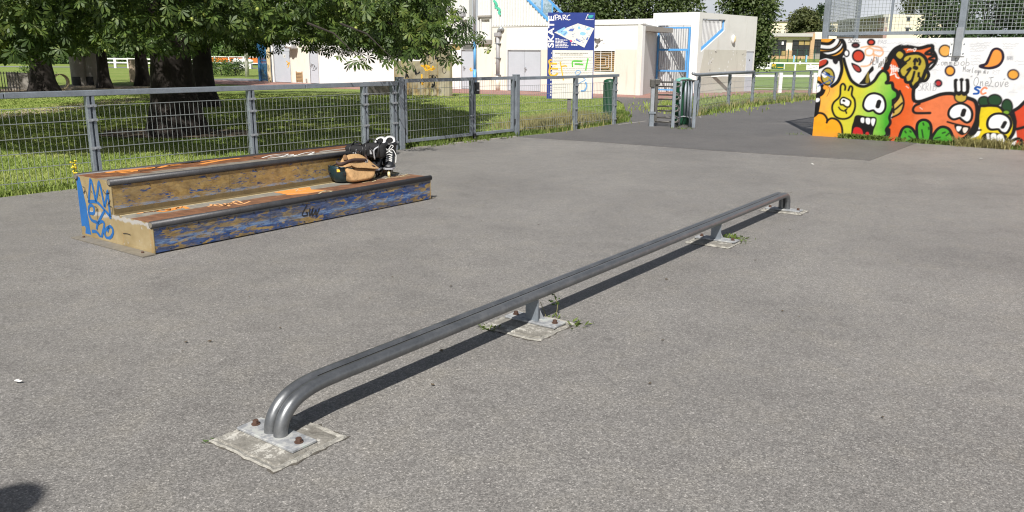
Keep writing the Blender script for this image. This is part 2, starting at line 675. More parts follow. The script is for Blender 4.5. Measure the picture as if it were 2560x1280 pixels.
M['pipe_grey'] = plain('grey_pipe', (0.36, 0.36, 0.37), 0.5, var=.12, scale=4)
M['blue'] = plain('sky_blue_paint', (0.10, 0.34, 0.68), 0.45, var=.12, scale=3)
M['blue_deep'] = plain('deep_blue_paint', (0.03, 0.14, 0.30), 0.45, var=.15, scale=3)
M['sign_blue'] = plain('sign_blue', (0.020, 0.042, 0.22), 0.4, var=.10, scale=3)
M['sign_white'] = plain('sign_white', (0.72, 0.70, 0.62), 0.5, var=.05, scale=3)
M['sign_print'] = plain('white_print', (0.80, 0.78, 0.80), 0.5, var=.05)
M['sign_text'] = plain('dark_print', (0.14, 0.12, 0.11), 0.6, var=.1)
M['sign_pale_blue'] = plain('pale_blue_print', (0.25, 0.50, 0.72), 0.5, var=.1)
M['sign_mid_blue'] = plain('mid_blue_print', (0.10, 0.16, 0.42), 0.5, var=.1)
M['teal_print'] = plain('teal_print', (0.03, 0.33, 0.32), 0.5, var=.1)
M['pink_print'] = plain('pink_print', (0.75, 0.08, 0.18), 0.5, var=.1)
M['louvre'] = plain('brown_louvre', (0.36, 0.24, 0.12), 0.7, var=.3, scale=6)
M['glass_dark'] = plain('dark_window_glass', (0.03, 0.032, 0.034), 0.12, var=.3, scale=.7)
M['glass_grey'] = plain('grey_window_glass', (0.16, 0.16, 0.15), 0.15, var=.3, scale=1.5)
M['blind'] = plain('yellow_blind', (0.34, 0.25, 0.10), 0.8, var=.1)
M['interior_dark'] = plain('dark_tread', (0.10, 0.10, 0.11), 0.9, var=.2)
M['stair'] = plain('stair_concrete', (0.42, 0.41, 0.38), 0.9, var=.2, scale=3)
M['brick_tan'] = plain('tan_brickwork', (0.50, 0.33, 0.19), 0.9, var=.16, scale=9)
M['cream_far'] = plain('far_cream_render', (0.76, 0.68, 0.52), 0.9, var=.05, scale=.1)
M['pink_far'] = plain('far_pale_render', (0.76, 0.67, 0.58), 0.9, var=.05, scale=.1)
M['mauve_far'] = plain('far_mauve_panel', (0.34, 0.22, 0.20), 0.8, var=.12, scale=.3)
M['greige_far'] = plain('far_greige_panel', (0.44, 0.39, 0.35), 0.8, var=.1, scale=.3)
M['roof_grey'] = plain('grey_roof_edge', (0.45, 0.44, 0.42), 0.7, var=.1)
M['roof_dark'] = plain('dark_roof_edge', (0.18, 0.15, 0.14), 0.7, var=.1)
M['banner_white'] = plain('banner_white', (0.74, 0.74, 0.75), 0.6, var=.05)
M['banner_green'] = plain('banner_green', (0.015, 0.10, 0.035), 0.6, var=.05)
M['banner_orange'] = plain('banner_orange', (0.80, 0.20, 0.03), 0.6, var=.1)
M['yellow_print'] = plain('yellow_print', (0.85, 0.55, 0.03), 0.6, var=.05)
M['far_green'] = plain('green_fence_paint', (0.02, 0.075, 0.05), 0.6, var=.1)
M['bin_green'] = plain('green_bin', (0.009, 0.06, 0.028), 0.4, var=.2, scale=4)
M['bin_teal'] = plain('pale_teal_lid', (0.16, 0.40, 0.34), 0.5, var=.1)
M['car_white'] = plain('white_car_paint', (0.75, 0.75, 0.76), 0.25, var=.03)
M['tyre'] = plain('tyre_rubber', (0.02, 0.02, 0.02), 0.8, var=.2)
M['paper'] = plain('white_scrap', (0.78, 0.77, 0.74), 0.8, var=.05)
# spray paints
M['sp_blue'] = plain('blue_spray', (0.014, 0.115, 0.34), 0.5, var=.15, scale=6)
M['sp_black'] = plain('black_spray', (0.02, 0.02, 0.022), 0.6, var=.2)
M['sp_white'] = plain('white_spray', (0.72, 0.72, 0.69), 0.6, var=.1)
M['sp_orange'] = plain('orange_spray', (0.72, 0.28, 0.06), 0.6, var=.15, scale=10)
M['sp_pale_orange'] = plain('pale_orange_spray', (0.76, 0.40, 0.17), 0.6, var=.15, scale=10)
M['sp_yellow'] = plain('yellow_spray', (0.82, 0.45, 0.03), 0.6, var=.1)
M['sp_green'] = plain('green_spray', (0.10, 0.48, 0.05), 0.6, var=.1)
M['sp_lightblue'] = plain('light_blue_spray', (0.14, 0.34, 0.62), 0.6, var=.1)
M['sp_teal'] = plain('teal_spray', (0.10, 0.55, 0.36), 0.6, var=.1)
M['sp_cream'] = plain('cream_spray', (0.60, 0.50, 0.30), 0.6, var=.15)
# ------------------------------------------------------------------ ground, paths, field
def sheet(name, poly, z, mat, thick=0.0, parent=None, kind='structure'):
    mb = MB()
    if thick:
        mb.prism(poly, lambda a, b, h: (a, b, h), z - thick, z)
    else:
        mb.add([(a, b, z) for a, b in poly], [tuple(range(len(poly)))])
    o = mb.build(name, mat, parent)
    if kind:
        o['kind'] = kind
    return o


# lawn: one sheet that reaches the horizon, rising a little beyond the playing field
mb = MB()
ys = [-60, -20, 0, 10, 20, 30, 40, 60, 80, 100, 115, 130, 150, 180, 220, 400, 900, 3000]
xs = [-2500, -600, -200, -100, -60, -30, -15, 0, 15, 30, 60, 100, 200, 600, 2500]
def gz(y):
    return -0.03 + max(0.0, min(1.0, (y - 108) / 70.0)) * 1.3
mb.grid([[(x, y, gz(y)) for x in xs] for y in ys])
struct(mb.build('lawn', M['lawn']))

FENCE_H = 37.5
sheet('skatepark_ground', [(-30, -22.5), (-16, -4.25), (-5.45, 9.55), (-1.89, 14.20), (0.05, 16.62), (1.02, 17.71), (2.57, 20.15), (2.75, 20.9), (5.0, 22.85),
                           (6.8, 25.9), (8.1, 27.8), (9.4, 29.6), (10.5, 31.0), (11.75, 32.6), (14, 35), (30, 45), (60, 20), (40, -30)],
      0.0, M['asphalt'], 0.10)
# the darker, newer asphalt in front of the gate and the wall, running out through the turnstile
sheet('dark_asphalt', [(0.06, 16.52), (1.8, 15.53), (3.61, 14.24), (5.7, 13.02), (7.62, 15.6), (9.6, 18.0), (14, 26), (13, 33.2), (11.7, 32.4),
                       (10.45, 30.85), (9.35, 29.45), (8.05, 27.65), (6.75, 25.75), (4.95, 22.7), (4.75, 23.2), (5.2, 26.5), (5.9, 30.2), (6.3, 31.8), (3.95, 33.3), (3.85, 29.5), (3.67, 27.5), (3.3, 24.0),
                       (2.62, 20.1), (1.06, 17.64)], 0.006, M['asphalt_dark'], 0.09)
mb = MB()
e = [gp(1030, 371.5), gp(1100, 362.5), gp(1290, 341.8)]
for a, b in zip(e, e[1:]):
    mb.beam((a[0], a[1], -0.02), (b[0], b[1], -0.02), 0.07, 0.07)
struct(mb.build('kerb_strip', M['concrete']))
_a, _b = gp(1546, 312), gp(1616, 303)
struct(MB().beam((_a[0], _a[1], .004), (_b[0], _b[1], .004), .05, .010).build('painted_line', M['concrete']))
_a, _b = gp(1885, 311), gp(2040, 310)
struct(MB().add([(_a[0], _a[1] - .12, .0085), (_b[0], _b[1] - .25, .0085), (_b[0] + .3, _b[1] + .15, .0085), (_a[0] + .2, _a[1] + .06, .0085)], [(0, 1, 2, 3)]).build('worn_patch', plain('worn_pale_asphalt', (.155, .148, .142), .9, var=.25, scale=2)))

FA = Frame(gp(1600, 238), 125)            # plane of the clubhouse front
BL = Frame(gp(1738, 233), 125)            # front of the stair block
BR = Frame(gp(1738, 233), 51)             # its right flank
def P2(F, s, t):
    q = F.p(s, t, 0)
    return (q[0], q[1])
apron = [P2(FA, -31, 1), P2(FA, -31, -4.0), P2(FA, -24, -3.9), P2(FA, -16, -3.6), P2(FA, -8, -3.5), P2(FA, -1.6, -2.6), (3.9, 32.6), (6.35, 31.4), (8.4, 33.3), P2(BR, 1.0, -2.6), P2(BR, 4.5, -3.0), (15.2, 38.2), (16, 41.5), P2(BR, 6.0, 0.6), P2(BR, 2, 1.0), P2(FA, 2.5, 5)]
sheet('paved_apron', apron, -0.008, M['apron'], 0.06)
sheet('grey_lane', [P2(FA, -31, 3.0), P2(FA, -31, -1.2), P2(FA, -23.8, 0.9), P2(FA, -23.8, 3.0)], 0.0, M['road'], 0.06)
# worn path across the grass on the left, dirt under the trees
def strip(name, pts, w, z, mat):
    P = smooth(pts, 5)
    L, R_ = [], []
    for i in range(len(P)):
        a, b = P[max(i - 1, 0)], P[min(i + 1, len(P) - 1)]
        dx, dy = b[0] - a[0], b[1] - a[1]
        q = math.hypot(dx, dy)
        wv = w * (0.8 + 0.4 * random.random()) / 2
        L.append((P[i][0] - dy / q * wv, P[i][1] + dx / q * wv, z))
        R_.append((P[i][0] + dy / q * wv, P[i][1] - dx / q * wv, z))
    mb = MB().grid([L, R_])
    return struct(mb.build(name, mat))
strip('dirt_path', [gp(-420, 345)[:2], gp(-150, 306)[:2], gp(0, 287)[:2], gp(110, 274)[:2], gp(200, 264)[:2], gp(290, 252)[:2], gp(370, 243)[:2]], 1.5, -0.018, M['dirt'])
def blob(name, c, rx, ry, z, mat, n=26):
    pts = []
    for i in range(n):
        a = 2 * math.pi * i / n
        k = 1 + 0.16 * math.sin(3 * a + 1) + random.uniform(-.09, .09)
        pts.append((c[0] + rx * k * math.cos(a), c[1] + ry * k * math.sin(a)))
    return sheet(name, pts, z, mat)
blob('bare_earth', gp(250, 220)[:2], 4.6, 3.4, -0.016, M['dirt'])
blob('bare_earth', gp(450, 331)[:2], 1.9, 1.2, -0.014, M['soil'])
blob('bare_earth', gp(110, 231)[:2], 2.6, 1.6, -0.012, M['soil'])
# far lane and the playing field
sheet('far_lane', [(-200, 92), (-8, 92), (-8, 97), (-200, 97)], -0.012, M['road'])
sheet('playing_field', [(10.5, 47), (95, 20), (130, 103), (6, 103)], -0.012, M['field'])
struct(MB().beam((8.6, 44.5, -0.01), (60, 33, -0.01), 0.10, 0.01).build('pitch_line', M['white_paint']))


def blades(name, n, region, hmin, hmax, mat, w=0.008, lean=.5, dens=None, kind='stuff', z0=-0.03, parent=None):
    """loose grass: region(rng, n) -> xy array; one triangle pair per blade"""
    xy = region(n)
    n = len(xy)
    a = rng.uniform(0, 2 * np.pi, n)
    h = rng.uniform(hmin, hmax, n)
    l = rng.uniform(0.1, lean, n) * h
    ww = w * rng.uniform(.7, 1.4, n) * np.maximum(1, np.hypot(xy[:, 0], xy[:, 1]) / 12)
    dx, dy = np.cos(a), np.sin(a)
    b = rng.uniform(0, 2 * np.pi, n)
    V = np.zeros((n, 5, 3))
    px, py = np.cos(b) * ww, np.sin(b) * ww
    V[:, 0] = np.stack([xy[:, 0] - px, xy[:, 1] - py, np.full(n, z0)], 1)
    V[:, 1] = np.stack([xy[:, 0] + px, xy[:, 1] + py, np.full(n, z0)], 1)
    V[:, 2] = np.stack([xy[:, 0] + px * .7 + dx * l * .35, xy[:, 1] + py * .7 + dy * l * .35, z0 + h * .6], 1)
    V[:, 3] = np.stack([xy[:, 0] - px * .7 + dx * l * .35, xy[:, 1] - py * .7 + dy * l * .35, z0 + h * .6], 1)
    V[:, 4] = np.stack([xy[:, 0] + dx * l, xy[:, 1] + dy * l, z0 + h], 1)
    return raw_mesh(name, V.reshape(-1, 3), np.concatenate([np.array([[0, 1, 2], [0, 2, 3], [3, 2, 4]])[None] + 5 * np.arange(n)[:, None, None]]).reshape(-1, 3), mat, parent, kind)


def raw_mesh(name, V, T, mat, parent=None, kind=None, smooth_=False):
    me = bpy.data.meshes.new(name)
    V = np.asarray(V, np.float32)
    T = np.asarray(T, np.int32)
    if parent is not None:
        V = V - np.array(parent.location, np.float32)
    k = T.shape[1]
    me.vertices.add(len(V))
    me.vertices.foreach_set('co', V.ravel())
    me.loops.add(T.size)
    me.loops.foreach_set('vertex_index', T.ravel())
    me.polygons.add(len(T))
    me.polygons.foreach_set('loop_start', np.arange(0, T.size, k, dtype=np.int32))
    me.polygons.foreach_set('loop_total', np.full(len(T), k, np.int32))
    if smooth_:
        me.polygons.foreach_set('use_smooth', np.ones(len(T), bool))
    me.update(calc_edges=True)
    me.materials.append(mat)
    o = bpy.data.objects.new(name, me)
    COL.objects.link(o)
    if parent is not None:
        o.parent = parent
    if kind:
        o['kind'] = kind
    return o


_fd = hd(FENCE_H)
def fence_side(x, y):
    """how far behind the park fence a plan point lies"""
    ex = np.interp(y, [-5, 9.55, 14.2, 16.62, 20.15, 23.5, 27.9, 33], [-16.5, -5.45, -1.89, 0.05, 2.57, 3.2, 3.7, 3.95])
    return ex - x


def lawn_region(y0, y1, xr, mind=0.0, power=1.0):
    def f(n):
        y = y0 + (y1 - y0) * rng.random(n) ** power
        x = rng.uniform(-0.72, 0.24, n) * y - 0.3
        k = (fence_side(x, y) > mind)
        # not on the worn path, the apron or the bare soil
        k &= (np.hypot((x + 6.95) / 1.7, (y - 17.0) / 1.05) > 1)
        fs = (x - FA.o[0]) * FA.e2[0] + (y - FA.o[1]) * FA.e2[1]
        k &= fs < -4.0
        pp = np.array([gp(-150, 306)[:2], gp(0, 287)[:2], gp(110, 274)[:2], gp(200, 264)[:2], gp(290, 252)[:2], gp(370, 243)[:2]])
        o_ = np.argsort(pp[:, 0])
        yy = np.interp(x, pp[o_, 0], pp[o_, 1])
        k &= (y - yy > 0.9) | (y - yy < -1.6) | (x < pp[:, 0].min()) | (x > pp[:, 0].max())
        return np.stack([x[k], y[k]], 1)
    return f


def edge_region(pts, spread, n_bias=0.0):
    def f(n):
        P = np.array(pts)
        seg = np.hypot(*(P[1:] - P[:-1]).T)
        c = np.concatenate([[0], np.cumsum(seg)])
        u = rng.uniform(0, c[-1], n)
        x = np.interp(u, c, P[:, 0])
        y = np.interp(u, c, P[:, 1])
        # clumpy: keep by a slow wave
        k = (np.sin(u * 5.1) + np.sin(u * 2.3 + 1) + np.sin(u * 11.7) + rng.uniform(-1.2, 1.2, n)) > n_bias
        off = rng.normal(0, spread, n)
        d = rng.uniform(0, 2 * np.pi, n)
        return np.stack([x + off * np.cos(d), y + off * np.sin(d)], 1)[k]
    return f


blades('grass', 170000, lawn_region(9.6, 20, None), 0.014, 0.046, M['blade'])
blades('grass', 70000, lawn_region(19, 34, None), 0.02, 0.05, M['blade'], w=.009)
blades('grass', 15000, edge_region([(-9.5, 4.5), (-5.6, 9.62), (-2.0, 14.28)], 0.09, -.6), 0.03, 0.12, M['blade'], w=.007)
blades('grass', 9000, edge_region([(-1.75, 14.6), (-.9, 15.6), (0.0, 16.75)], 0.09, -.2), 0.04, 0.15, M['weed'], w=.008)
blades('grass', 5500, edge_region([(0.05, 16.95), (0.95, 17.95), (2.45, 20.25)], 0.09, -.3), 0.03, 0.13, M['weed'], w=.009)
blades('grass', 13000, edge_region([(0.4, 18.4), (1.1, 19.6), (1.9, 21.0)], 0.38, -.9), 0.10, 0.32, M['dry'], w=.006)
blades('grass', 3500, edge_region([(2.6, 20.4), (2.85, 22), (3.1, 24)], 0.14, -1.0), 0.04, 0.15, M['weed'], w=.010)
blades('grass', 8500, edge_region([(5.0, 22.95), (6.75, 26.05), (8.0, 27.9), (9.4, 29.8), (11.7, 32.7)], 0.13, -.8), 0.05, 0.22, M['weed'], w=.007)
blades('grass', 3000, edge_region([(5.0, 22.95), (6.75, 26.05), (8.0, 27.9), (9.4, 29.8), (11.7, 32.7)], .16, -.3), .08, .34, M['dry'], w=.005)
blades('grass', 9000, edge_region([(4.9, 24.5), (6.5, 28.5), (8.8, 31.5), (12, 35)], 0.9, -2.5), 0.06, 0.22, M['blade'], w=.010)
# ------------------------------------------------------------------ the clubhouse (long white building)
club = thing('clubhouse', FA.p(-10, 2, 0), 'long white clubhouse with grey doors and ribbed upper hall behind the lawn', 'building')
def wall(mb, F, s0, s1, z0, z1, t0=0.0, t1=0.25, holes=()):
    """wall in plane F with rectangular openings (s0, s1, z0, z1)"""
    ss = sorted({s0, s1, *[h[0] for h in holes], *[h[1] for h in holes]})
    zs = sorted({z0, z1, *[h[2] for h in holes], *[h[3] for h in holes]})
    for a, b in zip(ss, ss[1:]):
        run = None
        for c, d in zip(zs, zs[1:]):
            ms, mz = (a + b) / 2, (c + d) / 2
            inside = any(h[0] < ms < h[1] and h[2] < mz < h[3] for h in holes)
            if not inside:
                mb.fbox(F, a, b, t0, t1, c, d)
    return mb

# left wing: masonry with a band of high windows and three grey doors
H1 = 2.186
wall(MB(), FA, -23.62, -8.70, -0.1, H1, holes=[(-23.38, -21.99, -.1, 2.17), (-20.34, -19.66, -.1, 2.15), (-13.2, -9.62, 1.79, 2.12), (-9.56, -8.80, -.1, 2.14)]).build('wall', M['white_wall'], club)
mb = MB().fbox(FA, -21.95, -20.42, -0.012, -0.002, 0.02, 2.16)
mb.build('wall', M['cream_wall'], club)
MB().fbox(FA, -23.74, -23.63, -0.05, 0.3, -0.1, 2.2).build('corner_trim', M['blue'], club)
def door(F, s0, s1, z0, z1, mat, parent, split=False, handle=True, seam=None):
    mb = MB()
    if split:
        m = (s0 + s1) / 2
        mb.fbox(F, s0 + .01, m - .006, 0.03, 0.09, z0 + .01, z1 - .01).fbox(F, m + .006, s1 - .01, 0.03, 0.09, z0 + .01, z1 - .01)
    else:
        zz = [z0 + .01] + ([seam] if seam else []) + [z1 - .01]
        for a, b in zip(zz, zz[1:]):
            mb.fbox(F, s0 + .01, s1 - .01, 0.03, 0.09, a + .004, b - .004)
    d = mb.build('door', mat, parent)
    if handle:
        h = (s0 + s1) / 2 + .05 if split else s0 + .12
        hm = MB().fbox(F, h, h + .03, -0.03, 0.03, z0 + .9, z0 + 1.08).fbox(F, h - .0, h + .12, -0.05, -0.03, z0 + 1.02, z0 + 1.05)
        hm.build('handle', M['pipe_grey'], d)
    fr = MB().fbox(F, s0 - .03, s0 + .004, -0.012, 0.12, z0, z1 + .03).fbox(F, s1 - .004, s1 + .03, -0.012, 0.12, z0, z1 + .03).fbox(F, s0 + .004, s1 - .004, -0.012, 0.12, z1 - .004, z1 + .03)
    fr.build('frame', M['pipe_grey'], d)
    return d
door(FA, -23.38, -21.99, 0.0, 2.17, M['door_grey'], club, seam=1.72, handle=False)
door(FA, -20.34, -19.66, 0.0, 1.80, M['door_grey'], club)
door(FA, -9.56, -8.80, 0.0, 1.82, M['door_grey'], club)
for s0, s1 in ((-20.34, -19.66), (-9.53, -8.93)):
    w = MB().fbox(FA, s0, s1, 0.06, 0.08, 1.85, 2.13).build('window', M['glass_grey'], club)
for i, (s0, s1) in enumerate(((-13.13, -12.2), (-12.15, -11.25), (-11.2, -10.32), (-10.27, -9.65))):
    w = MB().fbox(FA, s0 + .03, s1 - .03, 0.08, 0.10, 1.82, 2.09).build('window', M['glass_grey'] if i < 2 else M['blind'], club)
    f = MB().fbox(FA, s0, s1, 0.04, 0.11, 2.09, 2.12).fbox(FA, s0, s1, 0.04, 0.11, 1.79, 1.82).fbox(FA, s0, s0 + .03, 0.04, 0.11, 1.82, 2.09).fbox(FA, s1 - .03, s1, 0.04, 0.11, 1.82, 2.09)
    f.build('frame', M['white_metal'], w)
mb = MB()
for k in range(7):
    z = 0.08 + k * .078
    mb.hexa([FA.p(-21.46, -0.05, z), FA.p(-21.0, -0.05, z), FA.p(-21.0, 0.0, z + .035), FA.p(-21.46, 0.0, z + .035),
             FA.p(-21.46, -0.05, z + .02), FA.p(-21.0, -0.05, z + .02), FA.p(-21.0, 0.0, z + .055), FA.p(-21.46, 0.0, z + .055)])
mb.fbox(FA, -21.49, -21.46, -0.06, -0.013, 0.05, 0.64).fbox(FA, -21.0, -20.97, -0.06, -0.013, 0.05, 0.64)
mb.build('vent', M['louvre'], club)
MB().fbox(FA, -20.72, -20.6, -0.04, -0.013, 0.06, 0.25).build('meter_box', M['concrete'], club)
# old floodlight box hung beside the first door
mb = MB().fbox(FA, -21.86, -21.2, -0.42, -0.12, 1.88, 2.06).fbox(FA, -21.7, -21.4, -0.36, -0.16, 2.06, 2.25).fbox(FA, -21.15, -20.75, -0.05, -0.013, 1.97, 2.0)
ac = mb.build('floodlight', M['pipe_grey'], club, bevel=.03)
MB().ball(FA.p(-21.45, -0.42, 2.0), .15, .15, .12).ball(FA.p(-21.75, -0.40, 2.03), .11, .11, .1).build('lamp_bowl', M['white_metal'], ac, smooth_=True)
MB().beam(FA.p(-21.55, -0.013, 1.95), FA.p(-21.55, -0.25, 1.9), .05, .05).build('bracket', M['pipe_grey'], ac)
# blue drain pipe with its thick foot, grey above
cp = MB().tube([FA.p(-8.70, -0.09, 2.2), FA.p(-8.70, -0.09, 6.5)], 0.055, 10).build('drain_pipe', M['pipe_grey'], club, True)
cp = MB().tube([FA.p(-8.70, -0.09, 0.95), FA.p(-8.70, -0.09, 2.2)], 0.06, 10).build('drain_pipe', M['blue'], club, True)
cp = MB().tube([FA.p(-8.70, -0.10, 0.12), FA.p(-8.70, -0.10, 0.93)], 0.085, 10).tube([FA.p(-8.70, -.10, .14), FA.p(-8.70, -.10, .06), FA.p(-8.64, -.22, .02)], .07, 10).build('drain_pipe', M['blue'], club, True)
# cream strip with the boarded window above it
mb = MB().fbox(FA, -8.61, -7.73, 0.0, 0.25, -0.1, 2.10)
mb.build('wall', M['cream_wall'], club)
def cladding(F, s0, s1, z0, ztop, pitch, t=0.0, rib=.05):
    """standing ribs in front of a flat sheet; ztop(s) cuts the sheet to the roof slope"""
    mb = MB()
    n = int((s1 - s0) / pitch)
    for i in range(n):
        a = s0 + i * pitch
        b = a + pitch
        for u0, u1, tt in ((a, a + pitch * .62, t), (a + pitch * .62, b, t - rib)):
            za, zb = ztop(u0), ztop(u1)
            if min(za, zb) <= z0 + .02:
                za, zb = max(za, z0 + .01), max(zb, z0 + .01)
            P = F.p
            mb.hexa([P(u0, tt, z0), P(u1, tt, z0), P(u1, t + .1, z0), P(u0, t + .1, z0), P(u0, tt, za), P(u1, tt, zb), P(u1, t + .1, zb), P(u0, t + .1, za)])
    return mb
TOP = 6.4
slope = lambda s: min(TOP, 3.0 + (-4.55 - s) * (4.01 - 3.0) / 1.23)
cladding(FA, -23.6, -8.76, 2.19, lambda s: TOP, 0.33, rib=.03).build('cladding', M['cladding'], club)
cladding(FA, -8.62, -7.74, 3.40, lambda s: TOP, 0.15, t=0.08, rib=.03).build('cladding', M['cladding'], club)
cladding(FA, -7.74, -4.55, 2.92, slope, 0.15).build('cladding', M['cladding'], club)
w = MB().fbox(FA, -8.36, -7.86, 0.06, 0.09, 2.36, 3.22).build('boarded_window', M['cladding'], club)
mb = MB().fbox(FA, -8.42, -8.36, -0.04, 0.10, 2.3, 3.3).fbox(FA, -7.86, -7.78, -0.04, 0.10, 2.3, 3.3).fbox(FA, -8.36, -7.86, -0.04, 0.10, 3.22, 3.3).fbox(FA, -8.36, -7.86, -0.04, 0.10, 2.3, 2.37)
for k in (1, 2):
    mb.fbox(FA, -8.36 + k * .167 - .008, -8.36 + k * .167 + .008, 0.045, 0.07, 2.37, 3.22)
mb.build('frame', M['white_metal'], w)
MB().fbox(FA, -8.5, -7.74, -0.12, 0.1, 2.11, 2.28).build('sill', M['concrete'], w)
MB().fbox(FA, -8.52, -7.76, -0.10, 0.08, 3.31, 3.39).build('lintel', M['concrete'], w)
MB().fbox(FA, -8.6, -8.5, 0.0, 0.2, 2.11, 3.4).build('wall', M['cladding'], club)
# camera lamp on an arm
lp = MB().tube([FA.p(-9.55, -0.02, 3.75), FA.p(-9.5, -0.18, 3.7), FA.p(-9.45, -0.32, 3.52), FA.p(-9.25, -0.36, 3.47)], .022, 6).build('lamp_arm', M['pipe_grey'], club)
MB().fbox(FA, -9.28, -9.06, -0.5, -0.28, 3.34, 3.58).fbox(FA, -9.22, -9.12, -0.44, -0.34, 3.26, 3.34).build('lamp', M['pipe_grey'], lp, bevel=.02)
# hall body behind
MB().fbox(FA, -23.6, -12.0, 0.3, 4.0, 2.2, TOP).build('hall', M['cladding'], club)
# annex
AH = 2.87
wall(MB(), FA, -7.72, 0.0, -0.1, AH, holes=[(-6.82, -5.02, -.1, 1.82), (-2.28, -1.27, 0.93, 1.80)]).build('wall', M['white_wall'], club)
mb = MB()
for (a, b, c, d) in ((-5.0, -2.31, 0.0, 1.86), (-2.31, -1.24, 0.0, 0.90), (-1.24, -0.0, 0.0, 1.87)):
    mb.fbox(FA, a, b, -0.006, -0.002, c, d)
mb.build('painted_dado', M['beige_wall'], club)
mb = MB().fbox(FA, -7.72, -6.9, -0.006, -0.002, 0.0, 2.86)
mb.build('painted_dado', M['cream_wall'], club)
door(FA, -6.82, -5.02, 0.0, 1.82, M['door_grey'], club, split=True)
mb = MB()
for k in range(10):
    z = 0.95 + k * .084
    mb.hexa([FA.p(-2.26, 0.04, z), FA.p(-1.29, 0.04, z), FA.p(-1.29, 0.1, z + .045), FA.p(-2.26, 0.1, z + .045),
             FA.p(-2.26, 0.04, z + .03), FA.p(-1.29, 0.04, z + .03), FA.p(-1.29, 0.1, z + .075), FA.p(-2.26, 0.1, z + .075)])
lv = mb.build('louvre_window', M['louvre'], club)
mb = MB()
for k in range(3):
    q = .05 + k * .12
    z0, z1, s0, s1 = 0.95 + q * .9, 1.78 - q * .9, -2.2 + q * .2, -1.33 - q * 1.2
    for z in (z0, z1):
        mb.fbox(FA, s0, s1, -0.012, 0.01, z - .007, z + .007)
    mb.fbox(FA, s1 - .014, s1, -0.014, 0.012, z0, z1)
mb.fbox(FA, -1.95, -1.92, -0.016, 0.0, .95, 1.78).fbox(FA, -1.42, -1.40, -.016, 0, .95, 1.78)
mb.build('grille', M['white_metal'], lv)
# big drain with its hopper
MB().fbox(FA, -7.48, -7.16, -0.24, -0.006, 2.42, 2.62).build('drain_hopper', M['pipe_grey'], club, bevel=.04)
MB().tube([FA.p(-7.1, -0.02, 2.72), FA.p(-7.14, -0.12, 2.8), FA.p(-7.22, -0.14, 2.74), FA.p(-7.26, -.14, 2.6)], .09, 10).build('drain_elbow', M['galv_light'], club, True)
MB().tube([FA.p(-7.32, -0.12, 0.66), FA.p(-7.32, -0.12, 1.55), FA.p(-7.32, -0.12, 2.42)], .085, 10).build('drain_pipe', M['pipe_grey'], club, True)
MB().tube([FA.p(-7.32, -0.12, 0.0), FA.p(-7.32, -0.12, 0.66)], .10, 10).build('drain_pipe', M['cream_wall'], club, True)
mb = MB()
for z in (0.68, 1.45, 2.1):
    mb.fbox(FA, -7.44, -7.20, -0.215, -0.01, z, z + .035)
mb.build('pipe_clamp', M['galv'], club)
MB().fbox(FA, -5.98, -5.975, -0.003, -0.001, 2.2, 2.85).build('crack', M['pipe_grey'], club)
# roof of the annex and the parapet set behind it
MB().fbox(FA, -7.7, -0.1, 0.25, 3.2, AH - .25, AH - .05).build('roof', M['concrete'], club)
MB().fbox(FA, -4.6, -1.0, 3.2, 3.42, AH - .25, 3.24).build('parapet', M['white_wall'], club)
MB().fbox(FA, -7.74, 0.02, -0.03, 0.24, AH, AH + .045).build('coping', M['white_metal'], club)
# blue raked balustrade climbing the hall gable
rl = MB()
gs = lambda s, z: FA.p(s, -0.02, z)
rl.beam(FA.p(-4.45, 0.0, 2.96), FA.p(-8.0, 0.0, 5.88), .10, .09)
rl.beam(FA.p(-3.98, 0.3, 3.30), FA.p(-7.6, 0.3, 6.27), .06, .09)
for s in (-4.5, -5.05, -6.1, -7.15):
    zb = 3.0 + (-4.55 - s) * .82
    rl.beam(FA.p(s, 0.1, zb), FA.p(s, 0.1, zb + .86), .06, .06)
bal = rl.build('stair_balustrade', M['blue'], club)
mb = MB()
g_ = lambda s, z, h: FA.p(s, 0.14 + h, z)
mb.prism([(-4.55, 3.03), (-7.1, 5.12), (-7.1, 5.9), (-4.55, 3.8)], g_, 0, .012)
glassm = NT('tinted_glazing')
glassm.b.inputs['Alpha'].default_value = 0.35
glassm.done((0.45, 0.62, 0.72, 1), 0.1)
mb.build('glazing', glassm.m, bal)
# paint marks: teal tag on the cladding, orange and black tags on the doors, peeled paint
fp = lambda t0: (lambda a, b, h: FA.p(a, t0 - h, b))
MB().ribbon(fp(-.055), [(-7.62, 4.05), (-7.42, 3.86), (-7.52, 3.78), (-7.25, 3.62), (-7.33, 3.5), (-7.2, 3.42)], .11).build('spray_tag', M['sp_teal'], club)
MB().ribbon(fp(.027), [(-22.35, 1.2), (-22.15, 1.08), (-22.3, .98), (-22.05, 1.12), (-22.25, .82)], .06).ribbon(fp(.027), [(-9.1, .92), (-9.0, 1.0), (-9.05, .85), (-8.9, .9)], .045).build('spray_tag', M['sp_yellow'], club)
MB().ribbon(fp(.027), [(-22.6, 1.5), (-22.4, 1.52), (-22.55, 1.42), (-22.38, 1.42)], .1).build('spray_tag', M['sp_white'], club)
mb = MB()
for pts in ([(-20.32, .92), (-20.2, 1.02), (-20.05, 1.0), (-19.95, .9)], [(-20.1, .78), (-20.0, .95), (-19.92, .75), (-19.8, .9)], [(-20.2, .72), (-19.98, .72)]):
    mb.ribbon(fp(.027), pts, .03)
mb.build('spray_tag', M['sp_black'], club)
mb = MB()
random.seed(3)
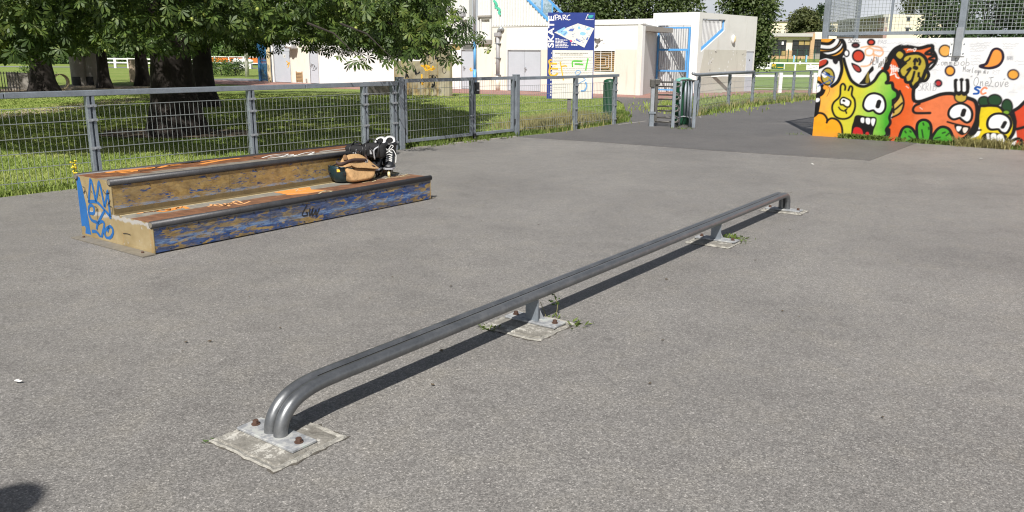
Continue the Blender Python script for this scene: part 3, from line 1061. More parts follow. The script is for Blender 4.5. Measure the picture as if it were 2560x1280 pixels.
for (s, z, w) in ((-2.25, 2.28, .10), (-2.12, 2.24, .16), (-2.0, 2.2, .05), (-1.9, 2.24, .04), (-2.14, 2.0, .09), (-2.2, 1.95, .05), (-2.4, 2.3, .04), (-1.8, 2.1, .03)):
    pts = [(s + w * random.uniform(.5, 1.3) * math.cos(a), z + w * .8 * random.uniform(.4, 1.3) * math.sin(a)) for a in [k * math.pi / 4 for k in range(8)]]
    mb.add([FA.p(a, -.004, b) for a, b in pts], [tuple(range(8))])
mb.build('peeled_paint', M['concrete_dark'], club)

# ------------------------------------------------------------------ stair block
blk = thing('stair_block', BL.p(-1, 1, 0), 'white stair block with blue barred gate and triangular opening beside the long clubhouse', 'building')
BT = 3.49
wall(MB(), BL, -1.98, -0.002, -0.1, BT, 0.0, 0.22, holes=[(-1.97, -0.36, -.1, 2.95)]).build('wall', M['white_wall'], blk)
MB().fbox(BL, -2.22, -1.982, 0.0, .22, 2.5, BT).build('wall', M['white_wall'], blk)
# slanted cheek between annex and gate
ck0, ck1 = FA.p(0.0, 0.0, 0), BL.p(-1.985, 0.02, 0)
CK = Frame(ck0, math.degrees(math.atan2(ck1[0] - ck0[0], ck1[1] - ck0[1])))
Lck = math.hypot(ck1[0] - ck0[0], ck1[1] - ck0[1])
MB().fbox(CK, 0.004, Lck, 0.0, 0.2, -0.1, AH + .03).build('cheek_wall', M['grey_wall'], blk)
# right flank with its triangular opening
tri = [(0.22, 3.22), (1.86, 3.22), (1.83, 2.74), (0.22, 1.78)]
mb = MB()
TH = 0.2
def fl(a, b, h):
    return BR.p(a, h, b)
mb.prism([(0.0, -.1), (0.22, -.1), (0.22, BT), (0.0, BT)], fl, 0, TH)
mb.prism([(0.22, -.1), (4.25, -.1), (4.25, 2.74), (1.83, 2.74), (0.22, 1.78)], fl, 0, TH)
mb.prism([(1.83, 2.74), (4.25, 2.74), (4.25, 3.22), (1.86, 3.22)], fl, 0, TH)
mb.prism([(0.22, 3.22), (4.25, 3.22), (4.25, 3.425), (0.22, 3.48)], fl, 0, TH)
mb.build('flank_wall', M['grey_wall'], blk)
mb = MB().prism([(0.01, 0.0), (3.58, 0.0), (3.58, 1.9), (0.45, 1.9)], lambda a, b, h: BR.p(a, -h, b), 0.002, 0.006)
mb.build('grime_band', M['grime_wall'], blk)
random.seed(11)
mb = MB()
for k in range(34):
    s, z = random.uniform(.5, 3.5), random.uniform(.95, 1.92)
    if k < 14:
        s = random.gauss(.9, .1)
        z = random.uniform(.8, 1.8)
    w = random.uniform(.02, .06)
    hh = w * random.uniform(.6, 2.0)
    pts = [(s + w * random.uniform(.4, 1.2) * math.cos(a), z + hh * random.uniform(.4, 1.2) * math.sin(a)) for a in [i * math.pi / 4 for i in range(8)]]
    mb.add([BR.p(a, -.009, b) for a, b in pts], [tuple(range(8))])
mb.build('peeled_paint', M['grey_wall'], blk)
mb = MB()
for k in range(12):
    s, z = random.choice([(.9, 1.0), (.95, 1.3), (2.1, .95), (2.1, .8), (1.3, 1.8), (2.9, 1.75), (3.3, 1.7)])
    s += random.uniform(-.08, .08)
    z += random.uniform(-.06, .06)
    w = random.uniform(.015, .035)
    pts = [(s + w * random.uniform(.4, 1.2) * math.cos(a), z + w * random.uniform(.6, 1.6) * math.sin(a)) for a in [i * math.pi / 3 for i in range(6)]]
    mb.add([BR.p(a, -.011, b) for a, b in pts], [tuple(range(6))])
mb.build('chipped_render', M['concrete_dark'], blk)
dr = MB().fbox(BR, 3.60, 4.10, -0.02, -0.003, 0.0, 1.82).build('door', M['door_grey'], blk)
MB().fbox(BR, 3.65, 3.70, -0.06, -0.02, .86, .98).build('handle', M['pipe_grey'], dr)
MB().fbox(BR, 3.57, 4.13, -0.035, -0.003, 1.822, 1.86).build('lintel', M['pipe_grey'], dr)
MB().fbox(BR, 3.82, 3.87, -0.024, -0.02, 1.4, 1.48).build('door_plate', M['sp_black'], dr)
lm = MB().ball(BR.p(2.44, -0.05, 2.38), .10, .10, .20, 14, 10).build('bulkhead_lamp', M['white_metal'], blk, True)
MB().ball(BR.p(2.46, -0.09, 2.38), .085, .085, .16, 14, 10).build('lens', M['sp_cream'], lm, True)
# interior: stairwell side wall, end wall, steps climbing away along the flank
MB().fbox(BR, -.35, 4.25, 1.88, 2.0, -0.1, 3.3).build('side_wall', M['white_wall'], blk)
MB().fbox(BR, 4.05, 4.25, 0.21, 1.87, -0.1, 3.35).build('end_wall', M['white_wall'], blk)
for k in range(14):
    s0 = 0.55 + k * .25
    z1 = 0.175 * (k + 1)
    MB().fbox(BR, s0, s0 + .25, .22, 1.87, max(-.05, z1 - .40), z1).fbox(BR, s0 - .02, s0 + .05, .22, 1.87, z1, z1 + .012).build('step', M['stair'], blk)
# blue gate: frame with fine bars
gt = MB()
G0, G1 = -1.95, -0.38
for (z0, z1, w) in ((2.80, 2.87, .07), (1.84, 1.93, .07), (.92, .99, .06), (0.08, .14, .06)):
    gt.fbox(BL, G0 + .07, G1 - .08, -0.03, 0.03, z0, z1)
for s0, s1 in ((G0, G0 + .07), (G1 - .08, G1)):
    gt.fbox(BL, s0, s1, -0.035, 0.035, 0.03, 2.87)
gt.fbox(BL, G1 - .17, G1 - .11, -0.03, .03, .99, 1.84)
gate = gt.build('barred_gate', M['blue'], blk)
for k in range(13):
    s = G0 + .10 + k * (G1 - G0 - .21) / 12
    MB().fbox(BL, s - .010, s + .010, -0.012, 0.012, .10, 2.82).build('bar', M['galv_light'], gate)
for s in (-1.6, -.75):
    MB().fbox(BL, s - .012, s + .012, -0.012, .012, 2.87, 2.95).build('hanger', M['pipe_grey'], gate)
mb = MB().fbox(BL, G0 + .08, G1 - .1, -0.01, 0.0, .14, .92)
# barred screen of the triangular opening with a blue raked rail
rk = MB().beam(BR.p(0.2, 0.10, 1.84), BR.p(1.86, 0.10, 2.83), .06, .11).beam(BR.p(1.80, .1, 2.8), BR.p(1.80, .1, 3.2), .06, .08)
scr = rk.build('raked_rail', M['blue'], blk)
mb = MB().beam(BR.p(.22, .1, 3.17), BR.p(1.8, .1, 3.17), .03, .04)
mb.build('top_rail', M['pipe_grey'], scr)
for k in range(17):
    s = 0.26 + k * .094
    zb = 1.84 + (s - .2) * (2.83 - 1.84) / 1.66
    MB().fbox(BR, s - .010, s + .010, 0.09, 0.11, zb, 3.16).build('bar', M['pipe_grey'], scr)
# deep blue folding gate at the far left corner of the clubhouse
bg = thing('blue_gate', FA.p(-25, 1.5, 0), 'dark blue barred gate standing open at the left end of the clubhouse', 'gate')
GB = Frame(FA.p(-23.9, .4, 0), 125 + 180)
p0, p1 = gp(649, 202), gp(672, 203)
GB = Frame(p1, math.degrees(math.atan2(p0[0] - p1[0], p0[1] - p1[1])))
GL = math.hypot(p0[0] - p1[0], p0[1] - p1[1])
mb = MB().fbox(GB, 0, .1, -.05, .05, 0, 2.3).fbox(GB, GL - .22, GL, -.05, .05, 0, 2.3)
for z in (0.05, 1.15, 2.2):
    mb.fbox(GB, .1, GL - .22, -.03, .03, z, z + .07)
mb.beam(GB.p(.1, 0, .2), GB.p(GL - .2, 0, 1.1), .06, .06).beam(GB.p(.1, 0, 1.3), GB.p(GL - .2, 0, 1.9), .06, .06)
mb.build('gate_frame', M['blue_deep'], bg)
for k in range(9):
    s = .1 + (k + 1) * (GL - .3) / 10
    MB().fbox(GB, s - .012, s + .012, -.012, .012, .1, 2.2).build('bar', M['blue_deep'], bg)
po = gp(675, 205)
MB().box(po[0] - .09, po[0] + .09, po[1] - .09, po[1] + .09, 0, 2.3).build('gate_post', M['sp_cream'], bg)

# ------------------------------------------------------------------ graffiti-covered concrete screen on the lawn
SW = Frame(gp(1125, 240), 125)
sw = thing('concrete_screen', SW.p(-1.5, 0, 0), 'stepped bare concrete screen wall covered in black tags on the lawn', 'wall')
SWB = Frame(SW.p(-3.0, 0, 0), 125 + 97)
MB().prism([(-3.0, -.2), (0, -.2), (0, 1.98), (-1.5, 1.98), (-1.5, 1.34), (-3.0, 1.34)], lambda a, b, h: SW.p(a, h, b), 0.0, .16).build('wall', M['tagwall'], sw)
pl = gp(912, 238)
p3 = SW.p(-3.0, .08, 0)
LW = Frame(p3, math.degrees(math.atan2(pl[0] - p3[0], pl[1] - p3[1])))
MB().fbox(LW, .05, math.hypot(pl[0] - p3[0], pl[1] - p3[1]), -.08, .08, -.2, .52).build('low_wall', M['concrete_dark'], sw)
mb = MB()
fs = lambda a, b, h: SW.p(a, -h, b)
def scribble(mb, f, s, z, w, h, n, lw, seed):
    r = random.Random(seed)
    pts = []
    for i in range(n):
        pts.append((s + w * (i / n) + r.uniform(-.25, .25) * w, z + h * (r.random())))
    mb.ribbon(f, pts, lw)
for (s, z, w, h, n, lw, sd) in ((-2.4, .95, .16, .25, 7, .03, 1), (-2.35, .62, .18, .28, 7, .035, 2), (-1.9, .75, .32, .36, 6, .035, 3), (-1.55, .45, .2, .25, 6, .03, 4),
                                (-.75, 1.30, .18, .28, 9, .04, 5), (-.72, 1.62, .15, .2, 8, .035, 6), (-.95, .3, .22, .3, 8, .035, 7), (-.9, .62, .2, .2, 6, .035, 8),
                                (-2.6, .28, .25, .3, 7, .03, 9), (-1.35, 1.45, .5, .16, 7, .018, 10), (-1.2, 1.72, .4, .1, 6, .015, 11), (-.5, 1.8, .15, .1, 5, .015, 12), (-2.8, 1.0, .2, .2, 5, .02, 13), (-1.1, 1.2, .3, .15, 5, .015, 14)):
    scribble(mb, fs, s, z, w, h, n, lw * 1.7, sd)
for c, r in (((-1.02, .72), .06), ((-.84, .72), .06), ((-.67, .72), .055), ((-.28, 1.0), .1)):
    mb.ribbon(fs, [(c[0] + r * math.cos(a), c[1] + r * 1.2 * math.sin(a)) for a in [k * math.pi / 4 for k in range(9)]], .025)
mb.build('black_tag', M['sp_black'], sw)
mb = MB()
for (s, z, w, h, n, lw, sd) in ((-1.4, 1.02, .7, .22, 9, .07, 21), (-1.3, .95, .5, .2, 8, .05, 22), (-1.5, .35, .12, .5, 5, .09, 23)):
    scribble(mb, lambda a, b, h_: SW.p(a, -.0015 - h_ * .2, b), s, z, w, h, n, lw, sd)
mb.build('orange_tag', M['sp_yellow'], sw)
mb = MB()
fl2 = lambda a, b, h: LW.p(a, .08 + h, b)
scribble(mb, fl2, .1, .15, .35, .30, 8, .05, 31)
scribble(mb, fl2, .05, .05, .3, .1, 6, .03, 32)
mb.build('black_tag', M['sp_black'], sw)
# ------------------------------------------------------------------ fences round the skatepark
def fence_post(F, s, parent, h=1.13, name='post', wide=.095):
    mb = MB()
    a = wide / 2
    mb.fbox(F, s - a, s - a + .032, -.045, .03, -.1, h).fbox(F, s + a - .032, s + a, -.045, .03, -.1, h)
    p = mb.build(name, M['galv'], parent)
    MB().fbox(F, s - a + .032, s + a - .032, -.005, .027, -.1, h - .002).build('web', M['galv'], p)
    for z in (.13, .46, .80, .97):
        MB().fbox(F, s - a - .012, s + a + .012, -.056, -.046, z - .016, z + .016).fbox(F, s - .012, s + .012, -.064, -.056, z - .010, z + .010).build('clamp', M['galv_light'], p)
    return p


def mesh_panel(F, s0, s1, parent, z0=.06, zs=(.13, .29, .46, .63, .80, .97), pitch=.068, t=-.015, wv=.0036, top=None):
    mb = MB()
    n = max(2, int(round((s1 - s0) / pitch)))
    zt = top or zs[-1] + .004
    for k in range(n + 1):
        s = s0 + (s1 - s0) * k / n
        mb.fbox(F, s - wv / 2, s + wv / 2, t, t + wv, z0, zt)
    for z in zs:
        mb.fbox(F, s0 - .01, s1 + .01, t - .007, t - .001, z - .0035, z + .0035)
    return mb.build('mesh_panel', M['wire'], parent)


LF = Frame((-1.96, 14.24), FENCE_H + 180)             # s runs back towards the viewer from the gate post
fence = thing('park_fence', LF.p(4, 0, 0), 'long galvanised mesh fence with flat top rail between ledge and tree lawn', 'fence')
ps = [.14, .80, 2.97, 5.25, 7.5, 9.75, 12.0]
LFv = Frame((-1.96, 14.24), FENCE_H + 180)
class Flip(Frame):
    """same line, t measured away from the viewer"""
    def p(self, s, t, z):
        return Frame.p(self, s, -t, z)
LF = Flip((-1.96, 14.24), FENCE_H + 180)
for s in ps:
    fence_post(LF, s, fence, 1.085)
for a, b in zip(ps, ps[1:]):
    mesh_panel(LF, a + .03, b - .03, fence)
for a, b in ((0.06, 2.0), (2.01, 6.2), (6.21, 12.1)):
    MB().fbox(LF, a, b, -.05, .045, 1.087, 1.155).build('top_rail', M['galv'], fence, bevel=.006)

# double gate
g0, g1 = np.array((-1.95, 14.28)), np.array((0.06, 16.78))
GA = Frame(g0, math.degrees(math.atan2(g1[0] - g0[0], g1[1] - g0[1])))
GLn = float(np.hypot(*(g1 - g0)))
gate2 = thing('double_gate', GA.p(GLn / 2, 0, 0), 'galvanised double leaf mesh gate with dark lock box in its middle', 'gate')
for s in (0.0, GLn):
    MB().fbox(GA, s - .055, s + .055, -.055, .055, -.1, 1.215).fbox(GA, s - .06, s + .06, -.06, .06, 1.215, 1.225).build('gate_post', M['galv'], gate2, bevel=.006)
mid = 1.88
for a, b in ((.09, mid - .012), (mid + .012, GLn - .09)):
    mb = MB().fbox(GA, a, b, -.03, .03, 1.13, 1.19).fbox(GA, a + .05, b - .05, -.03, .03, .10, .15)
    mb.fbox(GA, a, a + .05, -.03, .03, .10, 1.13).fbox(GA, b - .05, b, -.03, .03, .10, 1.13)
    lf = mb.build('gate_leaf', M['galv'], gate2)
    mesh_panel(GA, a + .08, b - .08, lf, .15, (.30, .48, .66, .84, 1.02), t=-.004, top=1.13)
lk = MB().fbox(GA, mid + .02, mid + .13, -.075, -.032, .88, 1.10).build('lock_box', M['lock'], gate2, bevel=.006)
MB().tube([GA.p(mid + .06, -.075, .95), GA.p(mid + .06, -.12, .95), GA.p(mid + .0, -.12, .95)], .010, 6).build('handle', M['galv_light'], lk)
mb = MB()
for z in (.42, .48):
    mb.fbox(GA, mid - .10, mid - .014, -.05, -.032, z - .012, z + .012)
mb.build('latch', M['galv_light'], gate2)
MB().fbox(GA, mid - .02, mid + .04, -.06, -.03, .02, .14).ball(GA.p(mid + .01, -.05, .05), .035).build('drop_bolt', M['dark_steel'], gate2)
mb = MB()
for s in (.072, GLn - .072):
    for z in (.25, 1.0):
        mb.fbox(GA, s - .018, s + .018, -.04, .0, z, z + .10)
mb.build('hinge', M['dark_steel'], gate2)

# fence piece between gate and path
f2pts = [(0.10, 16.86), (1.37, 18.35), (2.42, 19.85)]
f2 = thing('corner_fence', (1.3, 18.3, 0), 'short galvanised mesh fence between double gate and turnstile path', 'fence')
for (a, b) in zip(f2pts, f2pts[1:]):
    FF = Frame(a, math.degrees(math.atan2(b[0] - a[0], b[1] - a[1])))
    Ln = math.hypot(b[0] - a[0], b[1] - a[1])
    mesh_panel(FF, .04, Ln - .04, f2, .08, (.14, .31, .48, .65, .82, 1.0))
    fence_post(FF, Ln, f2, 1.115)
    ext = .14 if b == f2pts[-1] else 0.03
    MB().fbox(FF, 0.02, Ln + ext, -.045, .045, 1.118, 1.178).build('top_rail', M['galv'], f2, bevel=.006)
# fence from the turnstile to the painted wall
f3pts = [(5.10, 22.95), (6.72, 25.93), (7.97, 27.72), (9.28, 29.52), (10.40, 30.95), (11.58, 32.53), (13.0, 34.3)]
f3 = thing('field_fence', (8.5, 28.4, 0), 'low galvanised mesh fence between playing field and dark asphalt', 'fence')
for i, (a, b) in enumerate(zip(f3pts, f3pts[1:])):
    FF = Frame(a, math.degrees(math.atan2(b[0] - a[0], b[1] - a[1])))
    Ln = math.hypot(b[0] - a[0], b[1] - a[1])
    mesh_panel(FF, .04, Ln - .04, f3, .05, (.08, .27, .46, .65, .84, 1.02), pitch=.075)
    fence_post(FF, 0, f3, 1.06)
    MB().fbox(FF, -.02, Ln - .02, -.03, .03, 1.062, 1.10).build('top_rail', M['galv'], f3)
q = [gp(1716, 184, 1.13), gp(1728, 189, 1.10), gp(1760, 189.5, 1.12), gp(1820, 188, 1.12), gp(1880, 181, 1.12)]
FF = Frame(f3pts[0], math.degrees(math.atan2(f3pts[1][0] - f3pts[0][0], f3pts[1][1] - f3pts[0][1])))
MB().tube([FF.p(-.75, -.05, 1.16), FF.p(-.45, -.06, 1.12), FF.p(0.4, -.06, 1.12), FF.p(2.0, -.06, 1.12), FF.p(3.3, -.06, 1.12), (7.95, 27.6, 1.12)], .042, 10).build('guard_rail', M['galv_light'], f3, True)

# ------------------------------------------------------------------ turnstile
c0 = gp(1628, 316)
ts = thing('turnstile', c0, 'weathered steel turnstile with looped arms at the park entrance', 'turnstile')
c0 = np.array((c0[0] + .05, c0[1]))
tw = lambda x, y: (c0[0] + x, c0[1] + y)
MB().box(c0[0] - .105, c0[0] - .005, c0[1] - .06, c0[1] + .04, 0, .30).box(c0[0] - .13, c0[0] + .03, c0[1] - .08, c0[1] + .06, .30, .34).build('foot_post', M['galv'], ts)
MB().box(c0[0] - .095, c0[0] - .01, c0[1] - .055, c0[1] + .035, .34, .90).build('rotor_post', M['galv_light'], ts, bevel=.008)
MB().box(c0[0] + .0, c0[0] + .07, c0[1] - .05, c0[1] + .03, .12, 1.06).build('rotor_shaft', M['rusty_galv'], ts, bevel=.006)
MB().box(c0[0] - .12, c0[0] - .02, c0[1] - .09, c0[1] + .06, .90, 1.08).box(c0[0] - .02, c0[0] + .10, c0[1] - .09, c0[1] + .06, .96, 1.09).build('cap', M['rusty_galv'], ts, bevel=.015)
for zc in (.16, .42, .68, .97):
    for ang in (-26, 8, 150):
        a = rad(ang)
        d = (math.cos(a), math.sin(a))
        R0 = .60 if ang != 150 else .10
        if ang == 150:
            continue
        pts = [(0.04, zc + .05), (R0 - .05, zc + .05), (R0, zc + .02), (R0, zc - .02), (R0 - .05, zc - .05), (0.04, zc - .05)]
        MB().tube([(c0[0] + r * d[0], c0[1] + r * d[1], z) for r, z in pts], .016, 7).build('arm', M['rusty_galv'], ts, True)
cage = [gp(x, y) for x, y in ((1681, 321), (1697, 317), (1709, 314), (1717, 316), (1724, 319), (1733, 321))]
for i, p in enumerate(cage):
    if i in (0, 5):
        MB().box(p[0] - .035, p[0] + .035, p[1] - .02, p[1] + .02, 0, 1.07).build('cage_post', M['galv'], ts)
    else:
        MB().tube([(p[0], p[1], .0 if i in (1, 4) else .24), (p[0], p[1], 1.05)], .030, 8).build('cage_tube', M['galv'], ts, True)
MB().tube([(p[0], p[1], .22) for p in cage], .018, 6).build('cage_ring', M['galv_light'], ts, True)
MB().tube([(p[0], p[1], 1.06) for p in cage[1:]], .024, 6).build('cage_ring', M['rusty_galv'], ts, True)
for z in (.20, .45, .72):
    p = cage[0]
    MB().tube([(p[0] + .02, p[1] + .02, z + .08), (p[0] + .10, p[1] + .05, z + .06), (p[0] + .13, p[1] + .07, z), (p[0] + .10, p[1] + .05, z - .06), (p[0] + .02, p[1] + .02, z - .08)], .018, 6).build('stop_loop', M['rusty_galv'], ts, True)
mb = MB()
for p in cage:
    mb.box(p[0] - .05, p[0] + .05, p[1] - .05, p[1] + .05, .006, .02)
mb.build('foot_plate', M['rusty_galv'], ts)
MB().beam((cage[5][0], cage[5][1], .9), (f3pts[0][0], f3pts[0][1], .95), .04, .05).beam((cage[5][0], cage[5][1], .45), (f3pts[0][0], f3pts[0][1], .45), .03, .03).build('tie_bar', M['galv'], ts)


# ------------------------------------------------------------------ bins
def bin_(px, py, label, h, w, lid):
    p = gp(px, py)
    t = thing('litter_bin', p, label, 'bin', 'green litter bins on the path')
    n = 18
    rows = []
    for z, r in ((0.02, w * .80), (.05, w * .84), (h * .9, w), (h * .92, w * 1.05), (h * .96, w * 1.05)):
        rows.append([(p[0] + r * math.cos(2 * math.pi * k / n), p[1] + r * math.sin(2 * math.pi * k / n), z) for k in range(n)])
    MB().grid(rows, True).build('body', M['bin_green'], t)
    mb = MB()
    for k in range(n):
        a = 2 * math.pi * (k + .5) / n
        mb.beam((p[0] + w * .86 * math.cos(a), p[1] + w * .86 * math.sin(a), .06), (p[0] + w * 1.01 * math.cos(a), p[1] + w * 1.01 * math.sin(a), h * .88), .02, .02)
    mb.build('rib', M['bin_green'], t)
    rows = []
    for z, r in ((h * .96, w * 1.02), (h, w * .98), (h * 1.03, w * .6), (h * 1.045, .01)):
        rows.append([(p[0] + r * math.cos(2 * math.pi * k / n), p[1] + r * math.sin(2 * math.pi * k / n), z) for k in range(n)])
    MB().grid(rows, True).build('lid', M[lid], t, True)
    return t
bin_(1522, 296, 'green litter bin behind the end of the short mesh fence', .98, .165, 'bin_green')
bin_(1704, 312, 'green litter bin with pale lid behind the turnstile', 1.07, .20, 'bin_teal')

# ------------------------------------------------------------------ the information board
def text(name, body, F, s, z, size, t, mat, parent, rot=0.0, sx=1.0, shear=0.0, align='LEFT', offset=0.0):
    cu = bpy.data.curves.new(name, 'FONT')
    cu.body = body
    cu.size = size
    cu.shear = shear
    cu.align_x = align
    cu.extrude = .0006
    cu.resolution_u = 3
    cu.offset = offset
    tmp = bpy.data.objects.new(name, cu)
    COL.objects.link(tmp)
    bpy.context.view_layer.update()
    me = bpy.data.meshes.new_from_object(tmp.evaluated_get(bpy.context.evaluated_depsgraph_get()))
    bpy.data.objects.remove(tmp)
    me.materials.clear()
    me.materials.append(mat)
    o = bpy.data.objects.new(name, me)
    COL.objects.link(o)
    X = Vector((F.e1[0], F.e1[1], 0))
    Y = Vector((0, 0, 1))
    Z = X.cross(Y)
    m = Matrix((X, Y, Z)).transposed().to_4x4()
    p = Vector(F.p(s, t, z))
    w = Matrix.Translation(p) @ m @ Matrix.Rotation(rot, 4, 'Z') @ Matrix.Diagonal((sx, 1, 1, 1))
    q = parent
    off = Vector((0, 0, 0))
    while q is not None:
        off += q.location
        q = q.parent
    o.parent = parent
    o.matrix_basis = Matrix.Translation(-off) @ w
    return o


SG = Frame((0.855, 21.1), 91.5)
board = thing('information_board', SG.p(.58, 0, 0), 'tall blue and white skatepark information board with coloured spray tags behind the fence', 'sign')
zx = lambda X, Y: SG.sz(1350 + X / 5.33, 20 + Y / 5.33)
sf = lambda lift: (lambda a, b, h: SG.p(a, -(lift + h), b))
BW, BZ0, BZ1 = 1.165, .535, 2.635
MB().fbox(SG, 0, BW, 0, .03, BZ0, BZ1).build('panel', M['sign_blue'], board)
wl_ = zx(168, 563)[0]
MB().fbox(SG, wl_, BW - .02, -.003, -.0005, BZ0 + .005, zx(400, 563)[1]).build('notice_sheet', M['sign_white'], board)
MB().fbox(SG, .53, .63, .035, .125, -.1, BZ0 + .5).build('post', M['concrete_dark'], board)
# SKATE runs up the left edge, PARC beside its top
text('lettering', 'SKATE', SG, zx(183, 530)[0] - .005, zx(183, 530)[1], .205, -.004, M['sign_print'], board, math.pi / 2, 1.30, offset=.006)
# PARC drawn as brush strokes
mb = MB()
for pts in ([(203, 100), (212, 165)], [(190, 98), (225, 92), (245, 105), (235, 125), (212, 135)],
            [(240, 160), (262, 95)], [(262, 95), (290, 162)], [(245, 138), (280, 135)],
            [(305, 100), (310, 162)], [(300, 98), (335, 95), (345, 112), (312, 130)], [(318, 130), (352, 158)],
            [(402, 92), (370, 105), (358, 140), (375, 160), (405, 152)]):
    mb.ribbon(sf(.004), [zx(*p) for p in pts], .018)
mb.build('lettering', M['sign_print'], board)
# crest: white peak, teal tree, a line of small print
MB().ribbon(sf(.004), [zx(610, 150), zx(640, 78)], .014).ribbon(sf(.004), [zx(640, 78), zx(650, 100)], .006).build('crest', M['sign_print'], board)
mb = MB()
for pts in ([(640, 112), (655, 95), (690, 92), (718, 100), (700, 112), (715, 120), (690, 130), (655, 132), (638, 122)], [(660, 130), (672, 130), (668, 146), (658, 146)]):
    mb.add([SG.p(zx(*p)[0], -.0045, zx(*p)[1]) for p in pts], [tuple(range(len(pts)))])
mb.build('crest', M['teal_print'], board)
def dashes(mb, x0, x1, y, lw, seed, slant=0.0, gap=6):
    r = random.Random(seed)
    x = x0
    while x < x1 - 4:
        w = min(r.uniform(10, 42), x1 - x)
        a, b = zx(x, y + slant * (x - x0)), zx(x + w, y + slant * (x + w - x0))
        mb.hexa([SG.p(a[0], -.0042, a[1] - lw / 2), SG.p(b[0], -.0042, b[1] - lw / 2), SG.p(b[0], -.0032, b[1] - lw / 2), SG.p(a[0], -.0032, a[1] - lw / 2),
                 SG.p(a[0], -.0042, a[1] + lw / 2), SG.p(b[0], -.0042, b[1] + lw / 2), SG.p(b[0], -.0032, b[1] + lw / 2), SG.p(a[0], -.0032, a[1] + lw / 2)])
        x += w + gap
mb = MB()
dashes(mb, 605, 718, 155, .012, 1, gap=2)
for i, (y, x1) in enumerate(((408, 255), (425, 365), (443, 315), (462, 365), (481, 355), (500, 382), (520, 368))):
    dashes(mb, 205, x1, y, .018, 10 + i, .02)
dashes(mb, 415, 468, 466, .022, 30, -.2)
dashes(mb, 415, 498, 490, .03, 31, .05)
mb.build('small_print', M['sign_print'], board)
# plan of the park
mb = MB().add([SG.p(zx(*p)[0], -.004, zx(*p)[1]) for p in ((190, 325), (505, 205), (722, 270), (590, 528))], [(0, 1, 2, 3)])
mb.build('park_plan', M['sign_white'], board)
mb = MB()
for pts in ([(228, 305), (325, 255), (345, 275), (300, 300), (355, 300), (372, 335), (330, 375), (300, 360), (270, 335), (240, 330)], [(500, 250), (525, 243), (545, 275), (512, 285)],
            [(610, 285), (645, 255), (675, 262), (672, 285), (630, 300)], [(525, 350), (545, 315), (580, 320), (612, 330), (605, 360), (570, 368)]):
    mb.add([SG.p(zx(*p)[0], -.005, zx(*p)[1]) for p in pts], [tuple(range(len(pts)))])
mb.build('plan_symbol', M['sign_pale_blue'], board)
mb = MB()
for pts in ([(375, 308), (402, 275), (460, 272), (440, 312)], [(475, 415), (490, 412), (545, 445), (530, 455), (478, 430)], [(610, 420), (630, 388), (648, 385), (630, 435)],
            [(425, 355), (460, 338), (462, 343), (428, 361)], [(275, 318), (300, 300), (305, 306), (282, 326)], [(310, 355), (350, 320), (356, 328), (318, 362)]):
    mb.add([SG.p(zx(*p)[0], -.0055, zx(*p)[1]) for p in pts], [tuple(range(len(pts)))])
mb.ribbon(sf(.0055), [zx(482, 402), zx(575, 440)], .008)
mb.ribbon(sf(.0055), [zx(560, 380), zx(592, 428), zx(602, 380)], .008)
mb.build('plan_symbol', M['sign_mid_blue'], board)
for n_, X, Y in (('1', 352, 282), ('2', 437, 262), ('3', 506, 236), ('4', 602, 262), ('5', 626, 343), ('6', 654, 375), ('8', 573, 468), ('9', 457, 448), ('10', 434, 392)):
    text('plan_number', n_, SG, *zx(X, Y), .055, -.006, M['sign_mid_blue'], board, align='CENTER')
pc = zx(412, 437)
MB().add([SG.p(pc[0] + .027 * math.cos(a), -.006, pc[1] + .027 * math.sin(a)) for a in [k * math.pi / 8 for k in range(16)]], [tuple(range(16))]).build('plan_symbol', M['pink_print'], board)
# notice print, side lettering
mb = MB()
dashes(mb, 200, 640, 603, .016, 40, gap=5)
dashes(mb, 268, 568, 626, .016, 41, gap=5)
for i, (y, x1) in enumerate(((658, 705), (671, 310), (692, 700), (703, 690), (714, 300), (736, 700), (747, 330), (772, 690), (783, 210), (805, 700), (830, 700), (857, 705), (868, 640), (905, 690), (945, 400), (960, 270), (1010, 560), (1058, 350), (1090, 300), (1130, 260))):
    dashes(mb, 178, x1, y, .0055, 50 + i, gap=4)
mb.build('small_print', M['sign_text'], board)
mb = MB()
for i, y in enumerate((600, 662, 705, 760, 815, 860, 905, 955, 1010, 1050, 1085, 1120, 1158)):
    a = zx(153 - i * 1.0, y)
    h = .022 if i < 3 else .045
    mb.ribbon(sf(.004), [(a[0] - h * .4, a[1] - h * .4), (a[0] + h * .4, a[1] - h * .2), (a[0] - h * .3, a[1] + h * .2), (a[0] + h * .4, a[1] + h * .4)], .012)
mb.build('lettering', M['sign_print'], board)
def spray(mat, w, *strokes):
    mb = MB()
    for pts in strokes:
        mb.ribbon(sf(.007), [zx(*p) for p in pts], w)
    return mb.build('spray_tag', M[mat], board)
spray('sp_yellow', .045, [(155, 690), (122, 705), (135, 770), (125, 850), (140, 890), (200, 897), (236, 865)], [(135, 738), (225, 742)], [(130, 805), (240, 808)])
spray('sp_yellow', .03, [(268, 712), (285, 800), (300, 890), (312, 962)], [(282, 780), (340, 768), (356, 782)])
spray('sp_green', .035, [(434, 785), (430, 722), (452, 706), (565, 708)], [(460, 744), (577, 752)], [(640, 670), (622, 755), (608, 832)])
spray('sp_lightblue', .016, [(468, 885), (475, 848), (510, 830), (540, 850), (520, 885), (482, 890)], [(540, 912), (605, 950), (560, 980), (482, 1020)])
spray('sp_lightblue', .04, [(606, 985), (620, 1040), (595, 1100), (545, 1105)])

